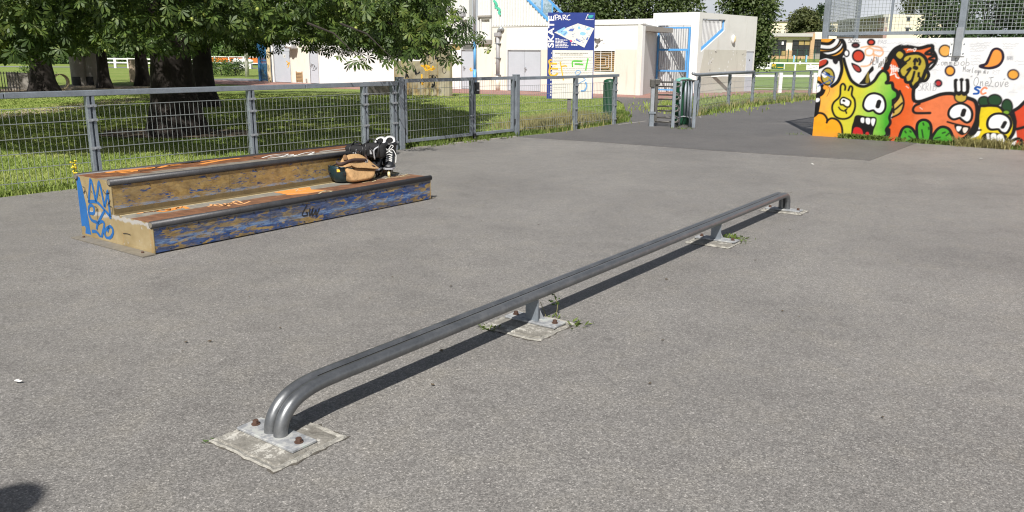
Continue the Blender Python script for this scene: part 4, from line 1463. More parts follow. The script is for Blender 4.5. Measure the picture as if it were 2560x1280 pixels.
# ------------------------------------------------------------------ grind rail
RL = Frame((-1.004, 3.201), 35.9)
gr = thing('grind_rail', RL.p(3.3, 0, 0), 'low grey double tube grind rail bolted to concrete footings in the open asphalt', 'skate rail')
prof = [(0, .012), (.004, .05), (.018, .09), (.052, .132), (.11, .166), (.20, .186), (.32, .191), (.6, .191), (1.96, .191), (3.4, .191), (4.83, .191), (6.2, .191), (6.46, .191), (6.56, .186), (6.63, .165), (6.665, .12), (6.672, .06), (6.675, .012)]
pp = smooth(prof, 4)
for t in (.0315, -.0315):
    MB().tube([RL.p(s, t, z) for s, z in pp], .0303, 18).build('tube', M['rail'], gr, True)
mb = MB()
for k in range(len(pp) - 1):
    pass
MB().tube([RL.p(s, 0, z - .018) for s, z in pp[2:-2]], .012, 6).build('weld_seam', M['dark_steel'], gr, True)
MB().tube([RL.p(s, .0035, z + .0125) for s, z in pp[22:-20]], .0068, 6).build('groove_dirt_shade', plain('groove_dirt_shade', (.012, .011, .010), .95, var=.3, scale=20, spec=.05), gr, True)  # near-black strip: groove dirt and the shade between the tubes, put in as colour
M['joint'] = plain('dirty_joint', (.085, .076, .062), .95, var=.5, scale=18)
M['mortar'] = plain('pale_mortar', (0.29, 0.278, 0.245), .95, var=.7, scale=24, bump=.8, bscale=60)
def footing(s, ds0, ds1, dt0, dt1, holes, post, seed):
    r = random.Random(seed)
    n = 14
    base = [(ds0, dt0), (ds1, dt0), (ds1, dt1), (ds0, dt1)]
    ring = []
    for (a, b), (c, d) in zip(base, base[1:] + base[:1]):
        for k in range(n):
            u = k / n
            ring.append((a + (c - a) * u + r.uniform(-.006, .006), b + (d - b) * u + r.uniform(-.006, .006)))
    mb = MB()
    outer = [RL.p(s + a, b, 0.003) for a, b in ring]
    mid_ = [RL.p(s + a * .97, b * .97, 0.010 + r.uniform(-.002, .003)) for a, b in ring]
    inn = [RL.p(s + a * .86, b * .86, 0.004) for a, b in ring]
    inn2 = [RL.p(s + a * .83, b * .83, 0.011 + r.uniform(-.001, .001)) for a, b in ring]
    c = [RL.p(s + (ds0 + ds1) / 2, (dt0 + dt1) / 2, .012)] * len(ring)
    gap = [RL.p(s + a + (.016 if a > (ds0 + ds1) / 2 else -.016) * r.uniform(-.4, 1), b + (.016 if b > (dt0 + dt1) / 2 else -.016) * r.uniform(-.4, 1), .0022) for a, b in ring]
    MB().grid([gap, [(p[0], p[1], .0026) for p in mid_]], True).build('dirt_gap', M['joint'], gr)
    MB().grid([outer, mid_, inn], True).build('mortar_edge', M['mortar'], gr)
    mb.grid([[(p[0], p[1], .0035) for p in inn], inn2, c], True)
    mb.build('concrete_footing', M['pad'], gr)
    pl_ = MB().fbox(RL, s - .062, s + .066, -.185, .185, .013, .026).build('base_plate', M['plate'], gr, bevel=.003)
    for t in holes:
        w = MB()
        w.tube([RL.p(s + .004, t, .0265), RL.p(s + .004, t, .030)], .019, 14)
        w.tube([RL.p(s + .004, t, .030), RL.p(s + .004, t, .046)], .0135, 6)
        w.build('bolt', M['rust_bolt'], gr)
    if post:
        MB().fbox(RL, s - .035, s - .025, -.045, .045, .0265, .168).fbox(RL, s - .025, s + .03, -.005, .005, .0265, .162).build('support_post', M['galv'], gr)
        g = MB()
        for sg in (1, -1):
            g.add([RL.p(s + .03, sg * .006, .0265), RL.p(s + .03, sg * .05, .0265), RL.p(s + .03, sg * .006, .1), RL.p(s + .022, sg * .006, .0265), RL.p(s + .022, sg * .05, .0265), RL.p(s + .022, sg * .006, .1)],
                  [(0, 1, 2), (5, 4, 3), (0, 3, 4, 1), (1, 4, 5, 2), (2, 5, 3, 0)])
        g.build('gusset', M['galv_light'], gr)
footing(0.0, -.19, .19, -.235, .20, (.14, -.145), False, 1)
footing(1.955, -.275, .12, -.215, .215, (.145, -.145), True, 2)
footing(4.83, -.24, .06, -.20, .20, (.145, -.145), True, 3)
footing(6.665, -.15, .12, -.22, .20, (.15, -.15), False, 4)


# ------------------------------------------------------------------ two-step grind ledge
LD = Frame((-2.911, 6.462), 36.2)
LL, DP, RT, Z1, Z2 = 3.36, 1.17, 0.585, 0.258, 0.548
ROT = -rad(90 - 36.2)
ledge = thing('grind_ledge', LD.p(LL / 2, DP / 2, 0), 'two step metal grind ledge with peeling blue paint and a blue crown tag', 'skate ledge')
LOC = ledge.location


def riser_mat(name, blue_pos, streak_z, grey_top, nscale, swid, grime):
    t = NT(name)
    v = t.mapping((1.0, 1.0, 1.6), (0, 0, ROT))
    vs = t.mapping((0.55, 1.0, 3.2), (0, 0, ROT))
    a = t.noise(nscale, 7, .62, vec=vs, dist=.7)
    b = t.noise(2.2, 5, .6, vec=v)
    tan_ = t.ramp(t.noise(9, 6, .65, vec=v), [(0.3, (0.16, 0.10, 0.036, 1)), (0.5, (0.33, 0.222, 0.080, 1)), (0.72, (0.43, 0.31, 0.13, 1))])
    blue_ = t.ramp(t.noise(14, 5, .6, vec=vs), [(0.3, (0.013, 0.032, 0.095, 1)), (0.5, (0.020, 0.066, 0.22, 1)), (0.7, (0.042, 0.115, 0.32, 1))])
    z = t.sep()[2]
    f = t.math('ADD', t.math('MULTIPLY', a, .7), t.math('MULTIPLY', b, .3))
    f = t.math('ADD', f, t.math('MULTIPLY', t.math('SUBTRACT', t.noise(42, 4, .7, vec=t.mapping((.35, 1, 2.2), (0, 0, ROT))), .5), .16))
    m = t.ramp(f, [(blue_pos - .02, 0), (blue_pos + .02, 1)])
    col = t.mix(m, tan_, blue_)
    # greyed, rubbed zones where both coats have gone dull
    gm = t.ramp(t.noise(4.2, 7, .68, vec=t.mapping((.5, 1, 2.4), (0, 0, ROT))), [(0.42, 0), (0.60, grime)])
    col = t.mix(gm, col, t.ramp(t.noise(30, 4, .6, vec=vs), [(0.35, (0.075, 0.068, 0.058, 1)), (0.65, (0.19, 0.17, 0.135, 1))]))
    # scraped pale blue streak along the foot of the riser
    sz_ = t.math('ADD', z, t.math('MULTIPLY', t.math('SUBTRACT', t.noise(9, 5, .6, vec=vs), .5), .05))
    band = t.ramp(sz_, [(streak_z - .01, 0), (streak_z, 1), (streak_z + swid, 1), (streak_z + swid + .02, 0)])
    sm = t.math('MULTIPLY', band, t.ramp(t.noise(12, 6, .7, vec=t.mapping((.5, 1, 6), (0, 0, ROT))), [(0.42, 0), (0.56, 1)]))
    col = t.mix(t.math('MULTIPLY', sm, .62), col, (0.22, 0.34, 0.54, 1))
    if grey_top:
        g = t.ramp(t.math('ADD', z, t.math('MULTIPLY', t.noise(5, 4, .6, vec=vs), .05)), [(grey_top, 0), (grey_top + .012, 1)])
        col = t.mix(t.math('MULTIPLY', g, .85), col, (0.16, 0.165, 0.155, 1))
    scr_ = t.ramp(t.noise(26, 5, .7, vec=t.mapping((.12, 1, 4), (0, 0, ROT))), [(0.34, .75), (0.52, 1.0), (0.7, 1.12)])
    col = t.mix(.8, col, scr_, 'MULTIPLY')
    # white chips
    ch = t.ramp(t.noise(55, 3, .6, vec=vs), [(0.72, 0), (0.75, 1)])
    col = t.mix(t.math('MULTIPLY', ch, .6), col, (0.55, 0.56, 0.55, 1))
    t.bump(m, .15, .002)
    return t.done(col, .42, 0.15)


def tread_mat(name, rust_from, off, soft):
    """bare grey sheet, rust brown towards the front edge; y runs across the ledge from its front"""
    t = NT(name)
    v = t.mapping((1, 1, 1), (0, 0, ROT))
    y = t.sep(v)[1]
    vs = t.mapping((0.8, 2.5, 1), (0, 0, ROT))
    y = t.math('ADD', y, off)
    w = t.math('ADD', y, t.math('MULTIPLY', t.math('SUBTRACT', t.noise(3.0, 6, .62, vec=vs), .5), soft))
    grey = t.ramp(t.noise(14, 6, .6, vec=vs), [(0.3, (0.15, 0.145, 0.125, 1)), (0.55, (0.27, 0.26, 0.225, 1)), (0.75, (0.40, 0.36, 0.28, 1))])
    rust = t.ramp(t.noise(11, 6, .65, vec=vs), [(0.3, (0.09, 0.038, 0.020, 1)), (0.52, (0.20, 0.085, 0.040, 1)), (0.72, (0.42, 0.19, 0.08, 1))])
    m = t.ramp(w, rust_from)
    col = t.mix(m, grey, rust)
    return t.done(col, t.ramp(t.noise(20, 4), [(0.3, .45), (0.7, .65)]), .1)


def end_mat():
    t = NT('tan_end_panel')
    a = t.noise(5, 6, .6)
    col = t.ramp(a, [(0.3, (0.25, 0.185, 0.085, 1)), (0.6, (0.34, 0.265, 0.14, 1)), (0.75, (0.40, 0.33, 0.20, 1))])
    st = t.ramp(t.noise(2.6, 4, .6, vec=t.mapping((9, 9, .7))), [(0.60, 0), (0.70, .55)])
    col = t.mix(st, col, (0.38, 0.19, 0.05, 1))
    z = t.sep()[2]
    e = t.ramp(t.math('ADD', z, t.math('MULTIPLY', t.noise(14, 5), .09)), [(0.262, 0), (0.275, 1), (.30, 1), (.301, 0)])
    ch = t.ramp(t.noise(17, 5, .7), [(0.63, 0), (0.67, 1)])
    col = t.mix(t.math('MULTIPLY', ch, .55), col, (0.45, 0.46, 0.46, 1))
    col = t.mix(t.math('MULTIPLY', e, .6), col, (0.45, 0.47, 0.50, 1))
    return t.done(col, .45, .05)


M['riser_up'] = riser_mat('worn_tan_riser', .562, .300, None, 13, .022, .35)
M['riser_low'] = riser_mat('worn_blue_riser', .478, .075, .225, 8.5, .03, .62)
M['tread_low'] = tread_mat('rusted_lower_tread', [(.0, 0.9), (.30, 0.9), (.34, 0), (1, 0)], .585, .20)
M['tread_up'] = tread_mat('rusted_upper_tread', [(.0, 0.15), (.20, .15), (.27, 1), (1, 1)], 0.0, .35)
M['end'] = end_mat()
M['nosing'] = plain('worn_steel_pipe', (0.046, 0.046, 0.049), 0.48, 0.2, var=.35, scale=8, bump=.1)
M['angle'] = plain('brown_angle_strip', (0.17, 0.125, 0.06), .5, .2, var=.25, scale=9)
M['flange'] = plain('tan_flange', (0.20, 0.18, 0.145), .6, .1, var=.3, scale=14)
# end panels (L-shaped plates)
Lp = [(0, .012), (DP, .012), (DP, Z2), (RT, Z2), (RT, Z1), (0, Z1)]
MB().prism(Lp, lambda a, b, h: LD.p(h, a, b), 0.0, .006).build('end_panel', M['end'], ledge)
MB().prism(Lp, lambda a, b, h: LD.p(h, a, b), LL - .006, LL).build('end_panel', M['end'], ledge)
seams = [0.006, 1.154, 2.30, LL - .006]
for a, b in zip(seams, seams[1:]):
    MB().fbox(LD, a + .0015, b - .0015, .003, .009, .012, Z1 - .004).build('front_panel', M['riser_low'], ledge)
    MB().fbox(LD, a + .0015, b - .0015, RT + .003, RT + .009, Z1 + .006, Z2 - .004).build('riser_panel', M['riser_up'], ledge)
    MB().fbox(LD, a + .0015, b - .0015, DP - .009, DP - .003, .012, Z2 - .004).build('back_panel', M['riser_low'], ledge)
    MB().fbox(LD, a + .001, b - .001, .012, RT - .0, Z1 - .004, Z1 + .004).build('lower_tread', M['tread_low'], ledge)
    MB().fbox(LD, a + .001, b - .001, RT + .012, DP - .012, Z2 - .004, Z2 + .004).build('upper_tread', M['tread_up'], ledge)
MB().fbox(LD, .006, LL - .006, RT - .085, RT + .0, Z1 + .0045, Z1 + .009).fbox(LD, .006, LL - .006, RT - .004, RT + .002, Z1 + .009, Z1 + .05).build('angle_strip', M['angle'], ledge)
MB().fbox(LD, .006, LL - .006, RT - .098, RT - .086, Z1 + .0045, Z1 + .0075).build('pale_line', M['sp_cream'], ledge)
for t, z in ((.012, Z1 - .012), (RT + .012, Z2 - .012), (DP - .012, Z2 - .012)):
    p_ = MB().tube([LD.p(-.008, t, z), LD.p(LL * .5, t, z), LD.p(LL + .008, t, z)], .030, 16).build('coping_pipe', M['nosing'], ledge, True)
    MB().tube([LD.p(-.0095, t, z), LD.p(-.0075, t, z)], .022, 14).build('pipe_cap', M['flange'], p_)
MB().fbox(LD, -.115, -.001, -.02, DP - .02, .003, .011).build('base_flange', M['flange'], ledge)
MB().fbox(LD, LL + .001, LL + .10, .02, DP - .02, .003, .011).build('base_flange', M['flange'], ledge)
MB().fbox(LD, -.004, -.0005, .0, DP, .012, .03).build('corner_angle', M['end'], ledge)
for t in (.1, DP - .12):
    MB().tube([LD.p(-.05, t, .011), LD.p(-.05, t, .022)], .012, 6).build('bolt', M['rust_bolt'], ledge)
for k in range(12):
    s = .14 + k * .28
    for z in (.20, .03):
        MB().ball(LD.p(s, .001, z + random.uniform(-.004, .004)), .007, .007, .007, 8, 5).build('rivet', M['dark_steel'], ledge)
    if k % 2 == 0:
        MB().ball(LD.p(s + .2, RT + .001, Z2 - .06), .008, .008, .008, 8, 5).build('rivet', M['dark_steel'], ledge)
# blue spray on the end panel: solid flank, crown, letters
fe = lambda a, b, h: LD.p(-(.001 + h), a, b)
FEND = Frame(LD.p(0, 0, 0), 36.2 - 90)
ze = lambda X, Y: FEND.sz(180 + X / 5.333, 420 + Y / 5.333)
pts = [ze(*p) for p in ((58, 150), (88, 98), (105, 130), (115, 180), (138, 260), (165, 390), (192, 500), (205, 600), (222, 690), (240, 800), (262, 922), (180, 905), (185, 800), (170, 770), (128, 775), (112, 690), (85, 420))]
pts = [(min(a, DP - .004), max(.014, min(b, Z2 - .006))) for a, b in pts]
MB().add([fe(a, b, .0) for a, b in pts], [tuple(range(len(pts)))]).build('blue_spray', M['sp_blue'], ledge)
mb = MB()
for st in ([(228, 465), (235, 300), (247, 132), (282, 260), (320, 450)], [(320, 450), (345, 300), (362, 182), (400, 330), (437, 520)], [(437, 520), (462, 400), (476, 298), (492, 450), (516, 678)],
           [(220, 448), (330, 452), (420, 540), (512, 645)], [(228, 596), (288, 606), (300, 545), (270, 498), (232, 512), (226, 600), (262, 690), (332, 722)],
           [(440, 560), (392, 650), (346, 740), (330, 818)], [(346, 740), (400, 712), (434, 742), (420, 830), (395, 935)], [(270, 845), (330, 850), (392, 930)],
           [(500, 782), (452, 820), (440, 880), (470, 932), (520, 922), (550, 862), (540, 800), (500, 780), (476, 850)]):
    q = [ze(*p) for p in st]
    mb.ribbon(fe, [(min(a, DP - .01), max(.02, min(b, Z2 - .012))) for a, b in q], .028)
mb.build('blue_spray', M['sp_blue'], ledge)
mb = MB()
for st in ([(150, 245), (180, 270), (160, 340), (190, 300), (215, 400)], [(420, 280), (450, 340), (500, 330), (505, 290)], [(310, 510), (340, 530), (330, 580), (350, 540), (345, 680)], [(480, 500), (515, 420), (500, 500), (540, 520), (540, 600), (522, 645)],
           [(690, 870), (740, 872), (790, 890)], [(365, 340), (378, 370)], [(260, 300), (275, 330)]):
    mb.ribbon(lambda a, b, h: LD.p(-(.0045 + h), a, b), [ze(*p) for p in st], .0055)
mb.build('black_tag', M['sp_black'], ledge)
# black letters on the front
ff = lambda a, b, h: LD.p(a, .002 - h, b)
zf = lambda X, Y: LD.sz(640 + X / 4.266, 340 + Y / 4.266)
mb = MB()
for st in ([(545, 733), (512, 795), (492, 842), (520, 852), (552, 845)], [(548, 842), (548, 815), (530, 815)], [(575, 770), (572, 855), (612, 765)], [(605, 775), (600, 855), (642, 785)], [(642, 785), (640, 855), (678, 770)]):
    mb.ribbon(ff, [zf(*p) for p in st], .013)
mb.build('black_tag', M['sp_black'], ledge)
# paint on the treads
def st_(x, y, z):
    p = gp(x, y, z)[:2] - LD.o
    return float(np.dot(p, LD.e1)), float(np.dot(p, LD.e2))
def tread_paint(mat, z, w, strokes, lift=.0055):
    mb = MB()
    for pts in strokes:
        q = [st_(x, y, z) for x, y in pts]
        lim = (.03, RT - .1) if z < .4 else (RT + .045, DP - .05)
        q = [(max(.02, min(LL - .02, a)), max(lim[0], min(lim[1], b))) for a, b in q]
        mb.ribbon(lambda a, b, h: LD.p(a, b, z + lift + h * .2), q, w)
    return mb.build('tread_paint', M[mat], ledge)
zA, zB = Z1, Z2
tread_paint('sp_orange', zA, .045, [[(335, 528), (360, 522), (380, 530), (400, 523), (430, 524), (445, 519)], [(340, 535), (375, 527), (410, 530), (440, 524)], [(355, 520), (395, 518), (420, 528)], [(445, 523), (455, 518), (470, 523)]])
tread_paint('sp_pale_orange', zA, .022, [[(520, 518), (545, 511), (560, 516), (580, 508), (600, 513), (625, 505)], [(525, 512), (550, 517), (575, 511), (590, 503), (605, 509)], [(560, 510), (575, 517)]])
mb = MB()
q = [st_(*p, zA) for p in ((678, 481), (735, 470), (775, 469), (778, 475), (800, 476), (815, 478), (770, 485), (720, 489), (705, 485))]
mb.add([LD.p(a, b, zA + .0052) for a, b in q], [tuple(range(len(q)))])
mb.build('tread_paint', M['sp_orange'], ledge)
tread_paint('sp_cream', zA, .012, [[(678, 481), (735, 470), (778, 469)], [(705, 487), (760, 484), (815, 478)], [(728, 477), (745, 475), (740, 480), (765, 475)]], .0065)
tread_paint('sp_cream', zA, .020, [[(796, 488), (806, 481), (830, 479), (815, 487), (800, 490)]], .0065)
tread_paint('sp_cream', zA, .013, [[(905, 459), (940, 452), (930, 456)], [(962, 449), (985, 441), (1000, 443), (1020, 436)], [(965, 446), (990, 445), (1025, 440)]], .0065)
tread_paint('sp_orange', zB, .085, [[(265, 433), (300, 430), (345, 428)], [(275, 428), (320, 426), (380, 421), (350, 418)], [(300, 433), (330, 430)]])
tread_paint('sp_orange', zB, .055, [[(395, 421), (430, 413), (460, 410), (500, 405)], [(420, 416), (470, 406), (540, 400)], [(500, 412), (560, 401), (600, 397)]])
tread_paint('sp_black', zB, .012, [[(300, 424), (350, 424), (400, 416), (380, 424)], [(350, 430), (400, 422), (450, 416)], [(560, 398), (620, 392), (640, 396)]])
tread_paint('sp_white', zB, .022, [[(655, 396), (680, 389), (720, 386), (700, 393), (670, 397)], [(700, 394), (735, 387), (720, 393), (745, 388)], [(735, 392), (760, 384), (785, 381), (770, 389), (790, 385)], [(675, 392), (710, 390)]])
tread_paint('sp_black', zB, .018, [[(665, 399), (720, 396), (770, 391)], [(690, 390), (730, 391)]], .0065)
tread_paint('concrete', zB, .05, [[(800, 380), (860, 373), (900, 371)], [(780, 386), (840, 380), (890, 375)]])
# ------------------------------------------------------------------ painted wall with its cage fence
MW = Frame((6.262, 17.176), 128.2)
MH = 1.965
mural = thing('painted_wall', MW.p(2.5, 0, 0), 'white wall painted with orange and green cartoon monsters under a mesh cage', 'wall')
ML = 4.2
MB().fbox(MW, 0, ML, .004, .16, -.1, MH).build('wall', M['white_paint'], mural)
MB().fbox(MW, ML + .012, 8.4, .004, .16, -.1, MH).build('wall', M['white_paint'], mural)


class Canvas:
    """spray paint laid on a fine grid of the wall face; (s, z) metres"""
    def __init__(self, F, s1, z1, d):
        self.ns, self.nz = int(s1 / d) + 1, int(z1 / d) + 1
        self.s = np.linspace(0, s1, self.ns)
        self.z = np.linspace(0, z1, self.nz)
        self.S, self.Z = np.meshgrid(self.s, self.z)
        self.C = np.empty((self.nz, self.ns, 3))
        self.F = F

    def col(self, c):
        return np.array([v for v in lin(*c, k=.80)[:3]])

    def blend(self, a, c, sl):
        if callable(c):
            cc = c(self.S[sl], self.Z[sl])
        else:
            cc = self.col(c)[None, None, :]
        self.C[sl] = self.C[sl] * (1 - a[..., None]) + cc * a[..., None]

    def box(self, P, pad):
        a0 = max(0, np.searchsorted(self.s, P[:, 0].min() - pad) - 1)
        a1 = min(self.ns, np.searchsorted(self.s, P[:, 0].max() + pad) + 1)
        b0 = max(0, np.searchsorted(self.z, P[:, 1].min() - pad) - 1)
        b1 = min(self.nz, np.searchsorted(self.z, P[:, 1].max() + pad) + 1)
        return (slice(b0, b1), slice(a0, a1))

    def segd(self, P, sl):
        S, Z = self.S[sl], self.Z[sl]
        d = np.full(S.shape, 1e9)
        for (x0, y0), (x1, y1) in zip(P[:-1], P[1:]):
            dx, dy = x1 - x0, y1 - y0
            q = dx * dx + dy * dy + 1e-12
            t = np.clip(((S - x0) * dx + (Z - y0) * dy) / q, 0, 1)
            d = np.minimum(d, (S - x0 - t * dx) ** 2 + (Z - y0 - t * dy) ** 2)
        return np.sqrt(d)

    def fill(self, pts, c, soft=.009, closed=True, step=4):
        P = np.array(smooth(pts, step, closed=True))
        sl = self.box(P, .03)
        S, Z = self.S[sl], self.Z[sl]
        if S.size == 0:
            return
        ins = np.zeros(S.shape, bool)
        for (x0, y0), (x1, y1) in zip(P, np.roll(P, -1, 0)):
            if y0 == y1:
                continue
            k = ((y0 > Z) != (y1 > Z)) & (S < (x1 - x0) * (Z - y0) / (y1 - y0) + x0)
            ins ^= k
        d = self.segd(np.vstack([P, P[:1]]), sl)
        a = np.clip(.5 + np.where(ins, d, -d) / (2 * soft), 0, 1)
        self.blend(a, c, sl)

    def stroke(self, pts, w, c=(16, 14, 14), soft=.006, alpha=1.0, step=4):
        P = np.array(smooth(pts, step))
        if len(P) == 1:
            P = np.vstack([P, P])
        sl = self.box(P, w + .03)
        if self.S[sl].size == 0:
            return
        d = self.segd(P, sl)
        a = np.clip((w / 2 + soft - d) / (2 * soft), 0, 1) * alpha
        self.blend(a, c, sl)

    def build(self, name, parent):
        V = np.stack([np.array(self.F.o)[0] + self.S * self.F.e1[0], np.array(self.F.o)[1] + self.S * self.F.e1[1], self.Z], -1).reshape(-1, 3)
        i = np.arange(self.ns * self.nz).reshape(self.nz, self.ns)
        T = np.stack([i[:-1, :-1], i[:-1, 1:], i[1:, 1:], i[1:, :-1]], -1).reshape(-1, 4)
        t = NT(name)
        at = t.n.new('ShaderNodeAttribute')
        at.attribute_name = 'paint'
        dirt = t.ramp(t.noise(3.5, 8, .68), [(0.3, .82), (0.5, .99), (0.7, 1.08)])
        t.bump(t.noise(60, 3), .1, .004)
        m = t.done(t.mix(1.0, at.outputs['Color'], dirt, 'MULTIPLY'), .5, 0, .4)
        o = raw_mesh(name, V, T, m, parent)
        ca = o.data.color_attributes.new('paint', 'FLOAT_COLOR', 'POINT')
        rgba = np.ones((self.ns * self.nz, 4), np.float32)
        rgba[:, :3] = self.C.reshape(-1, 3)
        ca.data.foreach_set('color', rgba.ravel())
        return o


cv = Canvas(MW, ML, MH - .002, .0085)
nz_ = 1 - .05 * np.clip(np.sin(cv.S * 5 + np.sin(cv.Z * 7)) * np.sin(cv.Z * 4.2 + 1), 0, 1)
cv.C[:] = cv.col((240, 240, 240))[None, None] * nz_[..., None]
KX, KY = 3.2, 3.2


def mz(X, Y):
    return MW.sz(2000 + X / 3.2, Y / 3.2)


MS = 1 / 3.2 * .0112                                     # metres of wall per traced unit, about
def mp(*p):
    return [mz(*q) for q in p]
def FILL(c, *p, soft=.009):
    cv.fill(mp(*p), c, soft)
def ST(w, *p, c=(16, 14, 14), soft=.010, alpha=1.0):
    cv.stroke(mp(*p), w * MS, c, soft, alpha)
def CIRC(cx, cy, rx, ry, c, w=14, oc=(22, 14, 22), soft=.011):
    p = [(cx + rx * math.cos(a), cy + ry * math.sin(a)) for a in [k * math.pi / 5 for k in range(10)]]
    FILL(oc, *[(cx + (rx + w * .5) * math.cos(a), cy + (ry + w * .5) * math.sin(a)) for a in [k * math.pi / 5 for k in range(10)]], soft=soft)
    FILL(c, *[(cx + (rx - w * .5) * math.cos(a), cy + (ry - w * .5) * math.sin(a)) for a in [k * math.pi / 5 for k in range(10)]], soft=soft)
def grad(stops):
    """colour along s between traced x positions"""
    ss = [mz(x, 700)[0] for x, _ in stops]
    cc = np.array([cv.col(c) for _, c in stops])
    def f(S, Z):
        return np.stack([np.interp(S + .10 * np.sin(Z * 4), ss, cc[:, k]) for k in range(3)], -1)
    return f


BK = (16, 14, 14)
# orange monster behind
FILL(grad([(650, (222, 92, 30)), (900, (224, 96, 34)), (1000, (228, 108, 50))]), (650, 560), (690, 548), (715, 490), (760, 420), (810, 388), (870, 382), (960, 392), (1040, 372), (1062, 395), (1082, 440), (1070, 490), (1020, 545), (1000, 620), (930, 690), (905, 760), (915, 815), (905, 870), (940, 905), (1000, 1130), (660, 1130), (690, 1000), (740, 900))
FILL(grad([(900, (226, 98, 36)), (1060, (232, 122, 72)), (1400, (226, 120, 72))]), (912, 830), (960, 812), (1040, 788), (1120, 757), (1200, 752), (1290, 775), (1380, 795), (1412, 850), (1416, 930), (1395, 1000), (1345, 1085), (1300, 1130), (930, 1130), (915, 900))
# far right red monster
FILL((206, 66, 30), (1712, 880), (1760, 850), (1800, 815), (1860, 765), (1900, 760), (1900, 1215), (1720, 1215), (1735, 1110), (1722, 1000))
ST(18, (1690, 895), (1750, 860), (1800, 812), (1860, 762))
ST(15, (1705, 900), (1722, 970), (1720, 1030), (1790, 1018), (1850, 1000))
ST(16, (1690, 1130), (1740, 1110), (1775, 1130), (1760, 1170), (1700, 1180))
# black mass round the orange head and its crest of fingers
ST(34, (690, 540), (715, 470), (760, 405), (805, 380))
ST(20, (800, 382), (860, 372), (950, 386), (1045, 364), (1062, 385), (1055, 415))
FILL(BK, (690, 560), (715, 470), (765, 400), (830, 395), (850, 440), (820, 500), (800, 560), (770, 500), (745, 470), (720, 500))
ST(16, (1055, 395), (1005, 428), (1050, 436), (1082, 448))
ST(14, (1084, 446), (1032, 470), (1060, 480), (1088, 486))
ST(14, (1086, 486), (1040, 512), (1020, 545))
ST(16, (1060, 400), (1085, 440), (1090, 490), (1045, 548), (1005, 565))
# spotted creature with dripping fingers
oc = (186, 166, 54)
och = [(832, 480), (850, 452), (905, 440), (950, 442), (990, 472), (1004, 522), (998, 560), (1016, 600), (1000, 632), (978, 632), (955, 606), (942, 650), (915, 690), (897, 665), (902, 610), (882, 640), (858, 645), (850, 612), (820, 602), (806, 560), (832, 530), (858, 505)]
P = mp(*och)
cv.stroke(P + P[:1], 34 * MS, BK)
FILL(oc, *och)
FILL(oc, (795, 412), (826, 436), (802, 470), (770, 440))
for p in ([(885, 550), (862, 585), (848, 605)], [(915, 575), (905, 615), (895, 650)], [(950, 585), (948, 610)], [(920, 478), (918, 515)], [(952, 470), (962, 490), (955, 515)], [(912, 490), (925, 472), (940, 490)], [(860, 560), (880, 545)]):
    ST(13, *p)
ST(22, (918, 540), (930, 545))
ST(10, (820, 510), (870, 480), (880, 465))
ST(20, (1005, 565), (975, 640), (935, 670), (912, 705), (906, 760), (915, 805), (960, 812), (1040, 786), (1130, 754), (1215, 748), (1250, 765))
ST(14, (955, 830), (918, 848), (904, 880), (922, 903), (980, 905), (1040, 904))
# green and yellow monster with everything on its left
gcol = grad([(100, (250, 176, 52)), (240, (250, 178, 74)), (330, (222, 204, 52)), (470, (208, 206, 58)), (600, (168, 208, 84)), (700, (122, 192, 66)), (760, (70, 166, 40))])
FILL(gcol, (60, 1130), (120, 900), (160, 745), (185, 690), (250, 690), (300, 655), (330, 570), (318, 450), (345, 470), (368, 540), (400, 630), (440, 672), (525, 690), (585, 655), (625, 600), (660, 568), (695, 590), (702, 640), (690, 668), (732, 672), (744, 715), (775, 738), (775, 785), (745, 805), (740, 870), (715, 935), (722, 985), (692, 1035), (700, 1075), (620, 1130))
# black horn
FILL(BK, (575, 530), (590, 560), (555, 600), (560, 665), (475, 672), (505, 630))
FILL((140, 122, 40), (545, 572), (552, 655), (524, 655))
ST(20, (255, 690), (300, 655), (325, 600), (335, 545), (325, 470))
ST(18, (350, 470), (366, 530), (400, 625), (435, 665), (480, 688), (530, 688), (590, 650), (630, 592), (665, 565), (700, 588), (706, 640), (690, 664), (735, 664), (746, 708), (778, 735), (778, 778), (746, 802))
ST(16, (745, 810), (742, 870), (716, 935), (722, 985), (690, 1035), (696, 1062), (690, 1085), (640, 1110))
ST(26, (705, 1040), (700, 1085), (660, 1110))
# wing
FILL((204, 172, 76), (800, 735), (822, 790), (826, 840), (800, 900), (738, 938), (752, 880), (735, 850), (785, 800))
for p in ([(798, 728), (826, 790), (828, 845), (800, 905), (735, 940)], [(798, 728), (790, 780), (742, 838)], [(818, 825), (770, 868), (740, 885)], [(745, 840), (750, 900)]):
    ST(11, *p)
# pear face
FILL((220, 206, 48), (315, 725), (325, 690), (345, 668), (362, 690), (370, 720), (400, 690), (420, 710), (416, 765), (436, 800), (436, 870), (400, 932), (340, 950), (282, 930), (258, 870), (270, 820), (318, 775))
ST(12, (360, 718), (362, 690), (345, 670), (325, 690), (318, 770), (270, 820), (257, 870), (282, 930), (340, 952), (402, 934), (438, 870), (437, 800), (414, 760), (420, 705), (402, 690), (388, 722))
ST(11, (322, 800), (345, 780), (385, 795), (406, 815), (395, 852), (370, 855), (345, 838), (325, 835), (322, 800))
FILL((246, 246, 246), (328, 802), (346, 787), (382, 800), (397, 817), (388, 845), (370, 846), (348, 830), (330, 828))
ST(13, (348, 805), (354, 807))
ST(9, (310, 858), (325, 878), (355, 888), (376, 870))
ST(10, (362, 880), (372, 905))
# big eye
ey = [(516, 850), (525, 800), (555, 765), (600, 756), (650, 776), (672, 820), (670, 870), (645, 900), (615, 895), (588, 873), (545, 880)]
P = mp(*ey)
cv.stroke(smooth(P, 4, True) + P[:1], 26 * MS, BK)
FILL((248, 248, 248), *ey)
ST(26, (632, 815), (622, 850))
